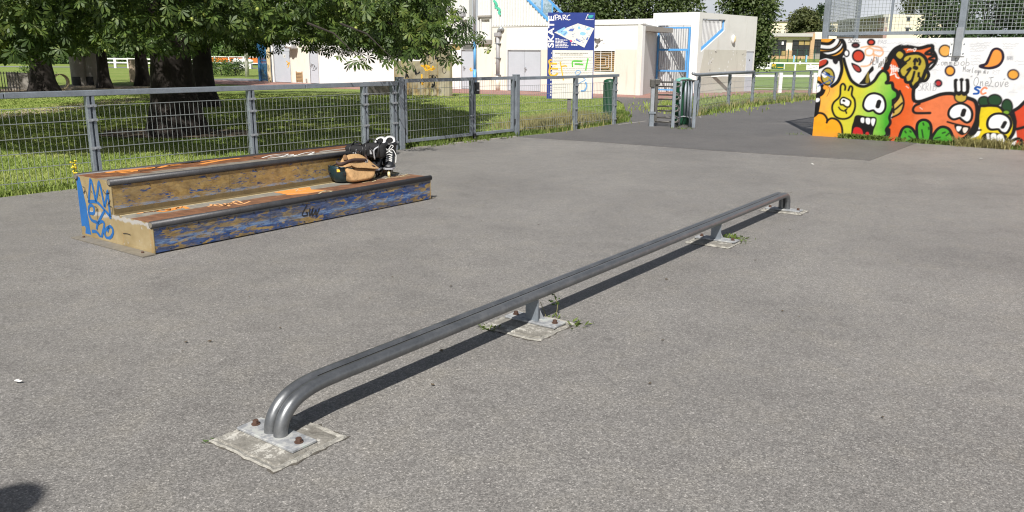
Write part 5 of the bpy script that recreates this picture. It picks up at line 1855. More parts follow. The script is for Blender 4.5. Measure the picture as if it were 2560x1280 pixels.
# mouth
FILL(BK, (440, 930), (470, 920), (540, 932), (605, 938), (612, 980), (590, 1040), (560, 1130), (420, 1130), (412, 1030), (428, 970))
for t4 in ([(488, 945), (512, 945), (510, 982), (488, 976)], [(528, 946), (560, 950), (556, 992), (530, 985)], [(574, 950), (602, 955), (586, 1008), (570, 985)]):
    FILL((244, 244, 244), *t4)
FILL((204, 36, 36), (430, 1030), (470, 1020), (500, 1050), (502, 1130), (425, 1130))
FILL((204, 36, 36), (528, 1060), (550, 1062), (552, 1110), (518, 1110))
# yellow bump bottom left
FILL((250, 168, 28), (50, 1135), (100, 960), (118, 925), (150, 906), (190, 915), (216, 970), (245, 945), (300, 962), (332, 1020), (340, 1100), (330, 1140))
ST(13, (105, 925), (150, 904), (192, 915), (218, 955), (214, 980))
ST(13, (218, 965), (255, 946), (305, 965), (335, 1020), (340, 1110))
# left edge: ring, blue scribbled eye, black blobs
FILL(BK, (90, 770), (150, 765), (165, 800), (158, 860), (140, 920), (95, 930))
FILL((240, 240, 240), (130, 785), (158, 790), (150, 812), (128, 815))
ST(30, (128, 640), (165, 655), (186, 700), (172, 745), (130, 765))
ST(22, (128, 622), (175, 640), (215, 690), (200, 700), c=(240, 160, 50))
FILL((236, 238, 240), (120, 690), (150, 690), (155, 715), (120, 730))
CIRC(222, 612, 52, 68, (176, 158, 62), 14)
FILL((244, 244, 244), (172, 590), (205, 580), (225, 600), (195, 622))
FILL(BK, (205, 575), (240, 590), (235, 610), (212, 600))
for p in ([(180, 585), (220, 600), (278, 622)], [(195, 570), (265, 640)], [(145, 690), (200, 660), (245, 640)], [(240, 690), (248, 655), (230, 630)], [(200, 600), (255, 610)]):
    ST(5, *p, c=(36, 84, 160))
ST(3, (222, 690), (238, 720), (215, 770), c=(120, 90, 50))
# striped ball
FILL((236, 164, 54), (140, 290), (320, 290), (350, 350), (350, 400), (325, 435), (270, 455), (200, 440), (140, 420))
ST(20, (150, 345), (225, 352), (270, 325), (285, 290))
ST(24, (150, 372), (235, 380), (290, 345), (310, 290), c=(236, 236, 236))
ST(11, (150, 390), (240, 396), (300, 362), (328, 300))
ST(14, (150, 345), (225, 350), (268, 322), (282, 290))
ST(22, (200, 428), (265, 418), (315, 385), (338, 345), c=(238, 238, 238))
ST(11, (165, 415), (250, 408), (310, 372), (336, 330))
ST(12, (215, 445), (280, 430), (325, 398), (348, 360))
ST(22, (318, 300), (352, 345), (358, 400), (330, 440), (270, 462), (205, 446), (150, 420))
FILL(BK, (150, 440), (205, 440), (270, 462), (335, 440), (340, 470), (310, 490), (270, 470), (215, 465), (165, 480), (140, 490))
CIRC(372, 426, 20, 26, (244, 244, 244), 13)
FILL((30, 24, 30), (262, 470), (300, 470), (303, 500), (285, 515), (265, 500))
ST(34, (120, 540), (165, 525), (205, 500))
FILL((190, 62, 40), (130, 510), (175, 480), (212, 476), (204, 508), (165, 528), (130, 535))
# flying dots
CIRC(445, 362, 28, 17, (96, 44, 44))
CIRC(569, 338, 27, 22, (200, 60, 40), 16)
CIRC(467, 448, 46, 46, (202, 64, 40), 15)
FILL((26, 14, 22), (410, 502), (470, 525), (494, 560), (480, 582), (455, 578), (428, 552))
FILL((168, 60, 52), (424, 520), (466, 535), (480, 560), (470, 570), (446, 560))
CIRC(1160, 407, 47, 46, (236, 172, 82), 12)
CIRC(1200, 567, 37, 38, (238, 166, 58), 15, (34, 18, 50))
CIRC(1107, 666, 26, 25, (190, 46, 46), 15, (40, 30, 44))
CIRC(1706, 597, 44, 39, (238, 168, 62), 13, (34, 18, 50))
td = [(1578, 394), (1612, 418), (1618, 470), (1585, 522), (1520, 542), (1445, 530), (1490, 512), (1522, 450), (1545, 404)]
P = mp(*td)
cv.stroke(smooth(P, 4, True) + P[:1], 18 * MS, (32, 18, 40))
FILL((244, 152, 62), (1578, 400), (1606, 420), (1612, 470), (1582, 514), (1520, 534), (1478, 530), (1504, 512), (1528, 452), (1550, 408))
# orange loose sketch with lettering
for p in ([(560, 380), (525, 400), (530, 440), (575, 440), (588, 400), (555, 382)], [(490, 380), (560, 370), (640, 380), (665, 420), (640, 450), (600, 440)], [(590, 430), (590, 480), (545, 525), (490, 530)], [(600, 400), (650, 405)]):
    ST(9, *p, c=(238, 160, 84), soft=.012, alpha=.8)
# green leaves
for lf in ([(803, 1130), (808, 1055), (840, 1016), (885, 1020), (920, 1062), (940, 1130)], [(952, 1130), (934, 1050), (940, 990), (970, 962), (1010, 962), (1042, 990), (1050, 1050), (1030, 1130)], [(1060, 1130), (1082, 1055), (1130, 1016), (1185, 1028), (1215, 1075), (1222, 1140)]):
    P = mp(*lf)
    FILL((72, 166, 40), *lf)
    cv.stroke(smooth(P, 4, True) + P[:1], 15 * MS, BK)
for p in ([(840, 1050), (848, 1062)], [(880, 1048), (888, 1056)], [(870, 1090), (900, 1110)], [(985, 985), (990, 1000)], [(975, 1040), (985, 1100)], [(1030, 1020), (1032, 1034)], [(1140, 1065), (1160, 1058)], [(1080, 1108), (1120, 1098)], [(1170, 1085), (1195, 1065)]):
    ST(8, *p, c=(20, 60, 14))
FILL(BK, (1222, 1120), (1260, 1112), (1310, 1100), (1300, 1150), (1250, 1170), (1215, 1150))
# fork on the salmon head
CIRC(1287, 778, 50, 42, (192, 164, 62), 14)
for p in ([(1247, 645), (1248, 700), (1256, 735)], [(1292, 640), (1296, 690), (1292, 735)], [(1336, 645), (1340, 700), (1332, 735)], [(1250, 730), (1272, 750), (1292, 735), (1315, 752), (1334, 735)]):
    ST(22, *p)
ST(14, (1268, 655), (1270, 720), c=(242, 242, 242))
ST(14, (1314, 655), (1314, 722), c=(242, 242, 242))
ST(20, (1345, 785), (1395, 805), (1415, 850), (1416, 940), (1392, 1010), (1345, 1080), (1300, 1120))
ey = [(1200, 920), (1206, 880), (1240, 848), (1290, 838), (1340, 860), (1365, 900), (1360, 950), (1335, 970), (1300, 948), (1280, 933), (1230, 945)]
P = mp(*ey)
cv.stroke(smooth(P, 4, True) + P[:1], 26 * MS, BK)
FILL((244, 244, 244), *ey)
ST(24, (1312, 885), (1302, 918))
ST(10, (1180, 975), (1240, 992), (1300, 1006), (1355, 1016))
FILL(BK, (1238, 995), (1358, 1015), (1350, 1050), (1320, 1075), (1290, 1080), (1255, 1055))
FILL((242, 242, 242), (1254, 1012), (1292, 1016), (1272, 1050), (1255, 1042))
FILL((238, 222, 210), (1306, 1022), (1344, 1026), (1324, 1062), (1306, 1055))
# yellow creature with dark green hair
FILL((228, 202, 22), (1425, 900), (1440, 862), (1500, 848), (1570, 850), (1645, 880), (1690, 930), (1712, 990), (1702, 1060), (1670, 1120), (1640, 1190), (1400, 1190), (1340, 1120), (1420, 1092), (1442, 1045), (1420, 985))
ST(20, (1432, 860), (1420, 930), (1418, 1000), (1395, 1060), (1340, 1100))
ST(18, (1640, 875), (1692, 925), (1716, 990), (1706, 1062), (1668, 1120))
FILL(BK, (1385, 1010), (1415, 1000), (1420, 1040), (1385, 1080), (1350, 1110), (1320, 1105), (1360, 1060))
ST(10, (1400, 1042), (1446, 1040))
for c in ((1472, 812, 46, 40), (1558, 802, 56, 46), (1656, 856, 44, 62)):
    CIRC(*c, (28, 66, 34), 13, BK)
CIRC(1650, 900, 26, 18, (120, 160, 40), 8, BK)
ST(13, (1420, 850), (1500, 846), (1580, 850), (1622, 880))
ey = [(1510, 1000), (1520, 952), (1560, 922), (1620, 922), (1665, 952), (1676, 1000), (1650, 1052), (1618, 1050), (1590, 1025), (1530, 1026)]
P = mp(*ey)
cv.stroke(smooth(P, 4, True) + P[:1], 26 * MS, BK)
FILL((244, 244, 244), *ey)
ST(20, (1640, 982), (1622, 1015))
FILL(BK, (1446, 1150), (1452, 1095), (1480, 1066), (1540, 1060), (1650, 1082), (1648, 1140), (1600, 1190), (1446, 1190))
for p, w in ((((1503, 1078), (1506, 1112)), 13), (((1548, 1085), (1550, 1125)), 26), (((1600, 1095), (1612, 1130)), 30)):
    ST(w, *p, c=(238, 238, 236))
# handwriting: single strokes in a slanted hand
GL_ = {
    'C': [[(.8, .85), (.5, 1), (.15, .7), (.05, .3), (.3, 0), (.75, .15)]], 'o': [[(.45, .5), (.15, .4), (.15, .1), (.45, 0), (.7, .2), (.6, .48), (.45, .5)]],
    'm': [[(.05, .5), (.1, 0)], [(.08, .3), (.25, .5), (.38, .4), (.4, 0)], [(.4, .3), (.58, .5), (.72, .4), (.75, 0)]], 'e': [[(.1, .25), (.6, .3), (.5, .5), (.2, .45), (.1, .15), (.35, 0), (.7, .1)]],
    'B': [[(.1, 0), (.25, 1)], [(.0, .85), (.5, 1), (.75, .8), (.3, .55)], [(.3, .55), (.85, .4), (.7, .05), (.1, 0)]], 'b': [[(.15, 1), (.1, .05), (.45, 0), (.65, .25), (.4, .45), (.12, .3)]],
    'M': [[(.05, 0), (.12, .9)], [(.12, .9), (.4, .4), (.7, .95)], [(.7, .95), (.78, 0)]], 'a': [[(.6, .45), (.25, .5), (.1, .2), (.3, 0), (.58, .2), (.62, .45), (.7, 0)]],
    'r': [[(.1, .5), (.15, 0)], [(.15, .3), (.35, .5), (.5, .45)]], 'l': [[(.2, 0), (.1, .3), (.35, 1), (.15, .3), (.3, 0)]], 'y': [[(.1, .5), (.25, .1), (.5, .1)], [(.6, .5), (.45, -.3), (.1, -.4)]],
    'j': [[(.35, .5), (.3, -.3), (.05, -.35)]], 'd': [[(.6, .4), (.25, .5), (.1, .2), (.3, 0), (.6, .2)], [(.7, 1), (.6, 0)]], 'i': [[(.2, .5), (.2, 0)], [(.22, .72), (.23, .74)]], 's': [[(.5, .5), (.15, .4), (.45, .2), (.1, 0)]],
    'O': [[(.5, 1), (.1, .7), (.1, .2), (.5, 0), (.85, .4), (.75, .85), (.5, 1)]], 'n': [[(.1, .5), (.12, 0)], [(.12, .3), (.4, .5), (.5, .35), (.55, 0)]],
    'L': [[(.7, 1), (.35, .9), (.5, .5), (.1, .05), (.3, .1), (.9, 0)], [(.0, .95), (.9, 1.05)]], 'v': [[(.1, .5), (.3, 0), (.65, .55)]], 'S': [[(.8, .9), (.4, 1), (.15, .75), (.7, .4), (.65, .05), (.1, .0)]],
    'K': [[(.1, 0), (.15, 1)], [(.8, 1), (.15, .5), (.8, 0)]], 'R': [[(.1, 0), (.12, 1), (.6, .9), (.6, .6), (.15, .5), (.75, 0)]], 'I': [[(.3, 1), (.3, 0)]], 'E': [[(.7, 1), (.1, 1), (.1, 0), (.75, 0)], [(.1, .5), (.6, .5)]],
    '"': [[(.1, 1), (.05, .75)], [(.35, 1), (.3, .75)]], 'P': [[(.1, 0), (.12, 1), (.6, .9), (.6, .6), (.15, .5)]], 'A': [[(0, 0), (.4, 1), (.8, 0)], [(.2, .35), (.65, .35)]], 'T': [[(.0, 1), (.8, 1)], [(.4, 1), (.4, 0)]], 'N': [[(.1, 0), (.1, 1), (.6, 0), (.6, 1)]], ' ': []}
def hand(txt, X, Y, h, adv, w, c=(84, 84, 88), alpha=.72, slope=0.0, slant=.15):
    x = X
    for ch in txt:
        for st in GL_.get(ch, []):
            ST(w, *[(x + (a + slant * b) * adv, Y + slope * (x - X) - b * h) for a, b in st], c=c, alpha=alpha, soft=.005)
        x += adv * (1.15 if ch in 'mMCOBL' else .9)
hand('Comme', 1088, 522, 52, 32, 3.2)
hand('Bob', 1228, 524, 60, 46, 3.2)
hand('Marley', 1303, 572, 40, 24, 3.2, slope=.12)
hand('je dis', 1420, 582, 34, 17, 3.2, slope=.10)
hand('"', 1362, 632, 24, 30, 3.2)
hand('One', 1386, 688, 72, 44, 3.4)
hand('Love', 1505, 694, 74, 44, 3.4)
hand('"', 1625, 655, 24, 30, 3.2)
hand('S', 1385, 750, 54, 58, 11, (24, 86, 168), 1)
hand('C', 1443, 752, 52, 54, 10, (236, 146, 108), 1)
hand('SKRIB', 945, 724, 60, 32, 3, (150, 150, 156), .8)
hand('PAS', 622, 348, 26, 26, 3, (176, 178, 182), .8)
rr = random.Random(5)
def scrawl(X0, X1, Y, n, amp, w=2.5, c=(140, 140, 146), alpha=.55, slope=0.0):
    pts = []
    for i in range(n + 1):
        x = X0 + (X1 - X0) * i / n
        pts.append((x, Y + slope * (x - X0) + rr.uniform(-amp, amp)))
    ST(w, *pts, c=c, alpha=alpha)
for i in range(4):
    scrawl(1360, 1530 - i * 18, 352 + i * 20, 16, 5, slope=-.06)
for i in range(4):
    scrawl(1368, 1445, 445 + i * 24, 9, 5)
for i in range(3):
    scrawl(1625, 1750 - i * 22, 352 + i * 18, 12, 4)
scrawl(700, 1090, 345, 34, 9, c=(170, 172, 176))
scrawl(810, 960, 358, 14, 8, c=(170, 172, 176))
scrawl(590, 720, 415, 12, 4)
scrawl(600, 690, 380, 10, 5)
hand('AEN', 560, 520, 50, 26, 4, (110, 110, 114), .9, -.3)
hand('ANIB', 625, 545, 40, 20, 4, (104, 98, 84), .9, -.9)
scrawl(390, 470, 325, 9, 16, 3.5, (40, 40, 44), .9)
scrawl(388, 480, 338, 3, 2, 3.5, (40, 40, 44), .9)
hand('NANI', 1655, 480, 30, 15, 2.6, (150, 150, 156), .8)
hand('RST', 1540, 596, 32, 22, 2.4, (190, 190, 194), .8)
scrawl(1720, 1790, 490, 8, 5)
scrawl(1670, 1740, 740, 5, 4, 2.2, (180, 184, 190))
scrawl(1030, 1125, 560, 8, 5, 2.4, (160, 160, 166))
scrawl(1750, 1850, 515, 6, 3)
for p in ([(730, 530), (735, 570), (725, 600)], [(745, 525), (750, 575)], [(760, 530), (765, 570), (775, 540), (785, 570)], [(728, 550), (790, 550)], [(725, 600), (760, 590), (770, 615), (790, 625)], [(725, 525), (730, 520)]):
    ST(6, *p, c=(238, 236, 232))
scrawl(860, 895, 398, 6, 6, 4, (240, 238, 234), 1)
ST(4, (905, 395), (915, 410), (928, 392), (916, 388), c=(240, 238, 234))
for c in ((1080, 380), (850, 690), (960, 860)):
    ST(3, c, (c[0] + 18, c[1] + 14), c=(236, 226, 214))
# paint runs, overspray and grime above the ground line
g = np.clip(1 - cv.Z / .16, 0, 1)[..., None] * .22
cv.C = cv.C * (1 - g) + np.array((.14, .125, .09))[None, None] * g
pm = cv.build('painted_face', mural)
MB().fbox(MW, ML + .012, 8.4, -.002, .003, 0, MH).build('painted_face', plain('plain_orange_face', (.60, .14, .03), .5, var=.2, scale=1.2), mural)

# cage fence standing on the wall
cage_t = thing('cage_fence', MW.p(2.5, .08, MH), 'galvanised square mesh cage standing along the top of the painted wall', 'fence')
s_pst = MW.sz(2407, 60, .06)[0]
s_thin = MW.sz(2228, 50, .08)[0]
zb, zt = MW.sz(2240, 83, .08)[1], MH + 2.4
MB().fbox(MW, .0, 8.4, .05, .11, zb - .03, zb + .035).build('bottom_rail', M['galv'], cage_t, bevel=.006)
MB().fbox(MW, .0, 8.4, .05, .11, zt - .05, zt).build('top_rail', M['galv'], cage_t)
MB().fbox(MW, -.01, .10, .03, .14, MH + .0, zt).build('corner_post', M['galv'], cage_t, bevel=.008)
MB().fbox(MW, s_pst - .055, s_pst + .055, -.06, .045, MH - .02, zt).build('post', M['galv'], cage_t, bevel=.008)
MB().fbox(MW, s_pst + 3.9, s_pst + 4.0, -.06, .045, MH - .02, zt).build('post', M['galv'], cage_t, bevel=.008)
MB().fbox(MW, s_thin - .02, s_thin + .02, .055, .10, zb, zt).build('mid_bar', M['galv'], cage_t)
MB().fbox(MW, s_pst + 1.5, s_pst + 1.54, .055, .10, zb, zt).build('mid_bar', M['galv'], cage_t)
# bolted foot of the main post on the wall face
br_ = MB().fbox(MW, s_pst - .15, s_pst + .11, -.016, -.002, MH - .33, MH - .06).build('bracket', M['white_metal'], cage_t)
MB().fbox(MW, s_pst - .07, s_pst + .05, -.075, -.017, MH - .33, MH + .18).build('bracket_channel', M['galv_light'], cage_t, bevel=.006)
mb = MB()
for s in (s_pst - .12, s_pst + .085):
    for z in (MH - .28, MH - .11):
        mb.tube([MW.p(s, -.016, z), MW.p(s, -.028, z)], .012, 6)
mb.build('bolt', M['galv'], br_)
def grid_mesh(F, s0, s1, z0, z1, t, pitch, w, name='mesh_panel'):
    mb = MB()
    n = int(round((s1 - s0) / pitch))
    for k in range(n + 1):
        s = s0 + (s1 - s0) * k / n
        mb.fbox(F, s - w / 2, s + w / 2, t, t + w, z0, z1)
    n = int(round((z1 - z0) / pitch))
    for k in range(n + 1):
        z = z0 + (z1 - z0) * k / n
        mb.fbox(F, s0, s1, t - w, t - .0005, z - w / 2, z + w / 2)
    return mb.build(name, M['wire'], cage_t)
grid_mesh(MW, .1, s_pst - .06, zb + .03, zt - .05, .075, .066, .0062)
grid_mesh(MW, s_pst + .06, s_pst + 3.9, zb + .03, zt - .05, .075, .066, .0062)
# return side of the cage running away from the viewer
MR = Frame(MW.p(.05, .08, 0), 128.2 - 90)
s2 = 1.95
MB().fbox(MR, 0.06, s2, -.03, .03, zb - .03, zb + .035).build('bottom_rail', M['galv'], cage_t)
MB().fbox(MR, s2 - .05, s2 + .05, -.05, .05, -.05, zt)
MB().fbox(MR, s2 + .075, s2 + .125, -.05, .05, -.05, zt).build('post', M['galv'], cage_t)
MB().fbox(MR, 0.06, s2, -.03, .03, zt - .05, zt).build('top_rail', M['galv'], cage_t)
grid_mesh(MR, .06, s2, zb + .03, zt - .05, -.004, .066, .0062)
# short rail seen behind the cage
blades('wall_weeds', 1500, edge_region([MW.p(.62, -.06, 0)[:2], MW.p(1.75, -.07, 0)[:2]], .05, -.4), .04, .12, M['weed'], w=.013, lean=1.3, z0=0.0)
blades('dry_stalks', 900, edge_region([MW.p(2.75, -.10, 0)[:2], MW.p(4.0, -.12, 0)[:2]], .08, -.8), .07, .24, M['dry'], w=.006, lean=1.6, z0=0.0)
blades('wall_weeds', 1100, edge_region([MW.p(1.9, -.05, 0)[:2], MW.p(4.1, -.06, 0)[:2]], .045, -.1), .03, .11, M['weed'], w=.011, lean=1.3, z0=0.0)
# ------------------------------------------------------------------ trees
def norm(a):
    return a / np.maximum(np.linalg.norm(a, axis=-1, keepdims=True), 1e-9)


def palmate():
    """one horse chestnut leaf: seven drooping leaflets round a stalk end; unit length"""
    V, T = [], []
    for ang, L in ((0, 1.0), (38, .95), (-38, .95), (76, .78), (-76, .78), (122, .5), (-122, .5)):
        a = math.radians(ang)
        d = (math.cos(a), math.sin(a))
        n = (-d[1], d[0])
        b = len(V)
        for t, w, k in ((0.02, 0, 0), (.42, .085, .0), (.72, .155, 0), (1.0, 0, 0)):
            z = -.42 * (t * L) ** 2
            if w == 0:
                V.append((d[0] * t * L, d[1] * t * L, z))
            else:
                for s in (1, -1):
                    V.append((d[0] * t * L + n[0] * w * L * s, d[1] * t * L + n[1] * w * L * s, z - .05 * L * (w / .155)))
        # 0 base, 1/2 low pair, 3/4 high pair, 5 tip
        T += [(b, b + 2, b + 1), (b + 1, b + 2, b + 4), (b + 1, b + 4, b + 3), (b + 3, b + 4, b + 5)]
    return np.array(V), np.array(T)


PV, PT = palmate()


def leaf_frames(pos, out, n_jit=.55, droop=.5):
    """right-handed frames for leaves: x along the middle leaflet, z the upper face"""
    n = len(pos)
    x = norm(out * .75 + rng.normal(0, .55, (n, 3)) + np.array((0, 0, -droop)))
    up = norm(np.array((0, 0, 1.0)) * .75 + out * .75 + rng.normal(0, n_jit, (n, 3)))
    z = norm(up - x * np.sum(up * x, -1, keepdims=True))
    y = np.cross(z, x)
    return x, y, z


def leaf_mesh(name, pos, x, y, z, size, mat, parent, V0=PV, T0=PT, kind='stuff'):
    n, m = len(pos), len(V0)
    V = (x[:, None] * V0[None, :, 0:1] + y[:, None] * V0[None, :, 1:2] + z[:, None] * V0[None, :, 2:3]) * size[:, None, None] + pos[:, None]
    T = (T0[None] + m * np.arange(n)[:, None, None]).reshape(-1, 3)
    return raw_mesh(name, V.reshape(-1, 3), T, mat, parent, kind)


def trunk_mesh(base, h, r, parent, flare=1.55, lean=(0, 0), mat=None, seed=0, n=22):
    r_ = random.Random(seed)
    lob = [r_.uniform(-.10, .14) for _ in range(n)]
    rows = []
    for i in range(15):
        u = i / 14
        z = -.1 + u * (h + .1)
        k = 1 + (flare - 1) * math.exp(-max(0, z) / (r * 1.1))
        rr_ = r * k * (1 - .22 * u)
        rows.append([(base[0] + lean[0] * u + math.cos(a) * rr_ * (1 + (lob[j] * (1.4 if z < .4 else .7)) + r_.uniform(-.025, .025)),
                      base[1] + lean[1] * u + math.sin(a) * rr_ * (1 + (lob[j] * (1.4 if z < .4 else .7))), z) for j, a in enumerate(2 * math.pi * q / n for q in range(n))])
    return MB().grid(rows, True).build('trunk', mat or M['bark'], parent, True)


def limbs(base, h, r, R, parent, n=9, mat=None, seed=1, top=3.2):
    r_ = random.Random(seed)
    for k in range(n):
        a = 2 * math.pi * k / n + r_.uniform(-.25, .25)
        L = R * r_.uniform(.6, .85)
        rise = r_.uniform(1.7, top + .8)
        p = [(base[0], base[1], h * .8), (base[0] + .25 * L * math.cos(a), base[1] + .25 * L * math.sin(a), h + rise * .4), (base[0] + .6 * L * math.cos(a + .1), base[1] + .6 * L * math.sin(a + .1), h + rise * .9),
             (base[0] + L * math.cos(a + .15), base[1] + L * math.sin(a + .15), h + rise)]
        MB().tube(smooth(p, 4), [r * (.42 - .36 * i / 12) for i in range(13)], 8).build('limb', mat or M['bark'], parent, True)


def chestnut(name, base, R, Htop, skirt, n_shell, n_in, size, label, trunk_r, trunk_h, seed, group=None, near_parts=0, squash=None, low_r=.90):
    global rng
    rng = np.random.default_rng(seed)
    t = thing(name, (base[0], base[1], 0), label, 'tree', group)
    trunk_mesh(base, trunk_h, trunk_r, t, seed=seed)
    limbs(base, trunk_h, trunk_r, R, t, seed=seed)
    zc = skirt + (Htop - skirt) * .38
    # branch-end sprays on the outside of the crown
    nc = n_shell // 7
    phi = rng.uniform(0, 2 * np.pi, nc)
    u = rng.random(nc) ** 1.25
    z = skirt - .1 + (Htop - skirt) * u
    lowv = low_r + (1 - low_r) * np.clip(1.25 * np.cos(phi), 0, 1)
    prof = np.where(z < zc, lowv + (1 - lowv) * np.clip((z - skirt) / (zc - skirt), 0, 1) ** .75, np.sqrt(np.clip(1 - ((z - zc) / (Htop - zc)) ** 2, 0, 1)))
    lob = 1 + .07 * np.sin(3 * phi + seed) + .05 * np.sin(7 * phi + 2 * seed + z) + .05 * np.sin(2.1 * z + 5 * phi)
    rr_ = R * prof * lob * (1 - np.abs(rng.normal(0, .085, nc)))
    ox, oy = np.cos(phi), np.sin(phi)
    if squash is not None:
        rr_ = rr_ * squash(phi)
    cx, cy = base[0] + rr_ * ox, base[1] + rr_ * oy
    # uneven hem
    hem = skirt_fn(cx, cy, skirt) if name == 'chestnut_tree' and near_parts else skirt + .22 * np.sin(4.3 * phi) + .15 * np.sin(11 * phi)
    low = z < hem
    z[low] = hem[low] + rng.random(low.sum()) ** 2 * .7
    cl = np.stack([cx, cy, z], 1)
    # boughs and hollows: pull some sprays in, drop those of the deepest hollows
    bump_ = np.sin(phi * 9 + 2.3 * z + seed) * np.sin(z * 2.9 + 4 * phi + 1) + .7 * np.sin(phi * 17 - 3.1 * z) * np.sin(z * 5.3 + phi * 3)
    pull = np.clip(.055 * bump_, -.10, .07)
    cl[:, 0] += (cl[:, 0] - base[0]) * pull
    cl[:, 1] += (cl[:, 1] - base[1]) * pull
    keepc = np.nonzero(bump_ > -.62)[0]
    k = keepc[rng.integers(0, len(keepc), n_shell)]
    out = np.stack([ox[k], oy[k], np.zeros(n_shell)], 1)
    pos = cl[k] + rng.normal(0, 1, (n_shell, 3)) * np.array((.22, .22, .17))
    pos[:, 2] = np.maximum(pos[:, 2], hem[k] - .02 + rng.random(n_shell) * .1)
    oo = norm(out + rng.normal(0, .35, (n_shell, 3)))
    # inside of the crown
    ph = rng.uniform(0, 2 * np.pi, n_in)
    ri = R * min(.88, low_r) * np.sqrt(rng.random(n_in))
    zi = skirt + .35 + (Htop - skirt) * .75 * rng.random(n_in) ** 1.4 * np.sqrt(np.clip(1 - (ri / R) ** 2, .05, 1))
    pin = np.stack([base[0] + ri * np.cos(ph), base[1] + ri * np.sin(ph), zi], 1)
    # keep the stem clear
    pin = pin[(np.hypot(pin[:, 0] - base[0], pin[:, 1] - base[1]) > trunk_r * 1.7) | (pin[:, 2] > trunk_h)]
    oin = norm(np.stack([np.cos(ph), np.sin(ph), 0 * ph], 1))[:len(pin)]
    pos = np.concatenate([pos, pin])
    oo = np.concatenate([oo, oin])
    x, y, z_ = leaf_frames(pos, oo)
    sz = size * rng.uniform(.7, 1.25, len(pos))
    sel = np.zeros(len(pos), bool)
    if near_parts:
        d = np.linalg.norm(pos - np.array((0, 0, 1.6)), axis=1)
        pxx = pos[:, 0] / pos[:, 1]
        vis = (pxx > -.61) & (pxx < .0) & (pos[:, 2] < 1.6 + .066 * pos[:, 1]) & (np.sum(oo * norm(-pos), 1) > .2)
        d[~vis] = 1e9
        sel[np.argsort(d)[:near_parts]] = True
        lm = bpy.data.meshes.new('leaf')
        lm.from_pydata([tuple(v) for v in PV], [], [tuple(q) for q in PT])
        lm.materials.append(M['chestnut'])
        for i in np.nonzero(sel)[0]:
            o = bpy.data.objects.new('leaf', lm)
            m = Matrix((x[i] * sz[i], y[i] * sz[i], z_[i] * sz[i])).transposed().to_4x4()
            o.matrix_basis = Matrix.Translation(Vector(pos[i]) - t.location) @ m
            o.parent = t
            COL.objects.link(o)
        # conkers hanging among the nearest leaves
        cm = None
        idx = np.argsort(d)[:near_parts * 5]
        for i in rng.choice(idx, 26, replace=False):
            p = pos[i] + np.array((0.02, -.06, -.06))
            if cm is None:
                c = MB().ball((0, 0, 0), .028, .028, .030, 10, 8).build('conker', M['conker'], None, True)
                cm = c.data
            else:
                c = bpy.data.objects.new('conker', cm)
                COL.objects.link(c)
            c.parent = t
            c.location = Vector(p) - t.location
    ns = ~sel
    leaf_mesh('crown', pos[ns], x[ns], y[ns], z_[ns], sz[ns], M['chestnut'], t)
    return t


def skirt_fn(x, y, skirt):
    px = np.array([-9.0, -7.0, -6.3, -5.9, -5.2, -4.6, -4.2, -3.6, -3.1, -2.7, -2.2, -1.9, -1.5, -1.1, -.5])
    zz = np.array([1.60, 1.58, 1.62, 1.72, 1.66, 2.02, 2.06, 2.02, 1.90, 1.78, 1.66, 1.62, 1.86, 1.95, 1.98])
    f = np.interp(x, px, zz) + .10 * np.sin(9 * x) + .07 * np.sin(23 * x + 1)
    return np.where(y < 17.5, f, 1.75 + .15 * np.sin(3 * x))


trunkp = gp(443, 331)
def main_squash(ph):
    # a little flatter towards the viewer
    return 1 - .10 * np.clip(-np.sin(ph), 0, 1) ** 2 - .205 * np.clip(1.25 * np.cos(ph), 0, 1)
chestnut('chestnut_tree', trunkp, 7.0, 9.3, 1.55, 30000, 9000, .155, 'big horse chestnut with thick dark trunk right behind the fence, hung with conkers', .46, 2.3, 4, near_parts=300, squash=main_squash, low_r=.79)
tp2 = gp(515, 265)
chestnut('chestnut_tree', tp2, 5.6, 9.5, 2.3, 6000, 3500, .21, 'second chestnut with slimmer trunk standing behind the big one', .32, 2.6, 9)
tp3 = gp(110, 230)
chestnut('chestnut_tree', tp3, 6.0, 9.5, 2.0, 6000, 3500, .22, 'far left chestnut with flared trunk beside the concrete ring', .42, 2.6, 12)
tp4 = gp(262, 219)
chestnut('chestnut_tree', tp4, 4.6, 8.5, 2.2, 4000, 2000, .24, 'chestnut with grey trunk standing against the two concrete cylinders', .25, 2.6, 15)
tp5 = gp(358, 213)
chestnut('chestnut_tree', tp5, 4.4, 9.0, 2.6, 3000, 1500, .25, 'chestnut half hidden by the big trunk and beside the pale concrete block', .30, 2.6, 17)
# a tree on the near side, out over the left edge of the picture, whose outer leaves reach in
rng = np.random.default_rng(21)

# low twigs dipping from the right end of the big crown
big = [o for o in bpy.data.objects if o.name == 'chestnut_tree'][0]
for px, py, Y in ((985, 150, 12.9), (1060, 128, 13.8), (1120, 140, 14.6), (905, 152, 12.4), (1180, 95, 15.4), (1150, 60, 15.2), (1130, 25, 15)):
    e = zat(px, py, Y)
    s = e + np.array((-.9, .5, .55))
    MB().tube([s, (s + e) / 2 + np.array((0, 0, .12)), e], [.018, .012, .005], 5).build('twig', M['bark'], big)
    n = 9
    pos = e + rng.normal(0, 1, (n, 3)) * np.array((.16, .12, .07))
    x, y, z_ = leaf_frames(pos, np.tile(norm(np.array((.8, -.5, -.1))), (n, 1)), .3, .4)
    leaf_mesh('twig_leaves', pos, x, y, z_, .15 * rng.uniform(.8, 1.2, n), M['chestnut'], big, kind=None)


def quad_leaf():
    return np.array([(0, 0, 0), (.5, .32, -.06), (1, 0, -.16), (.5, -.32, -.06)]), np.array([(0, 3, 1), (1, 3, 2)])


QV, QT = quad_leaf()


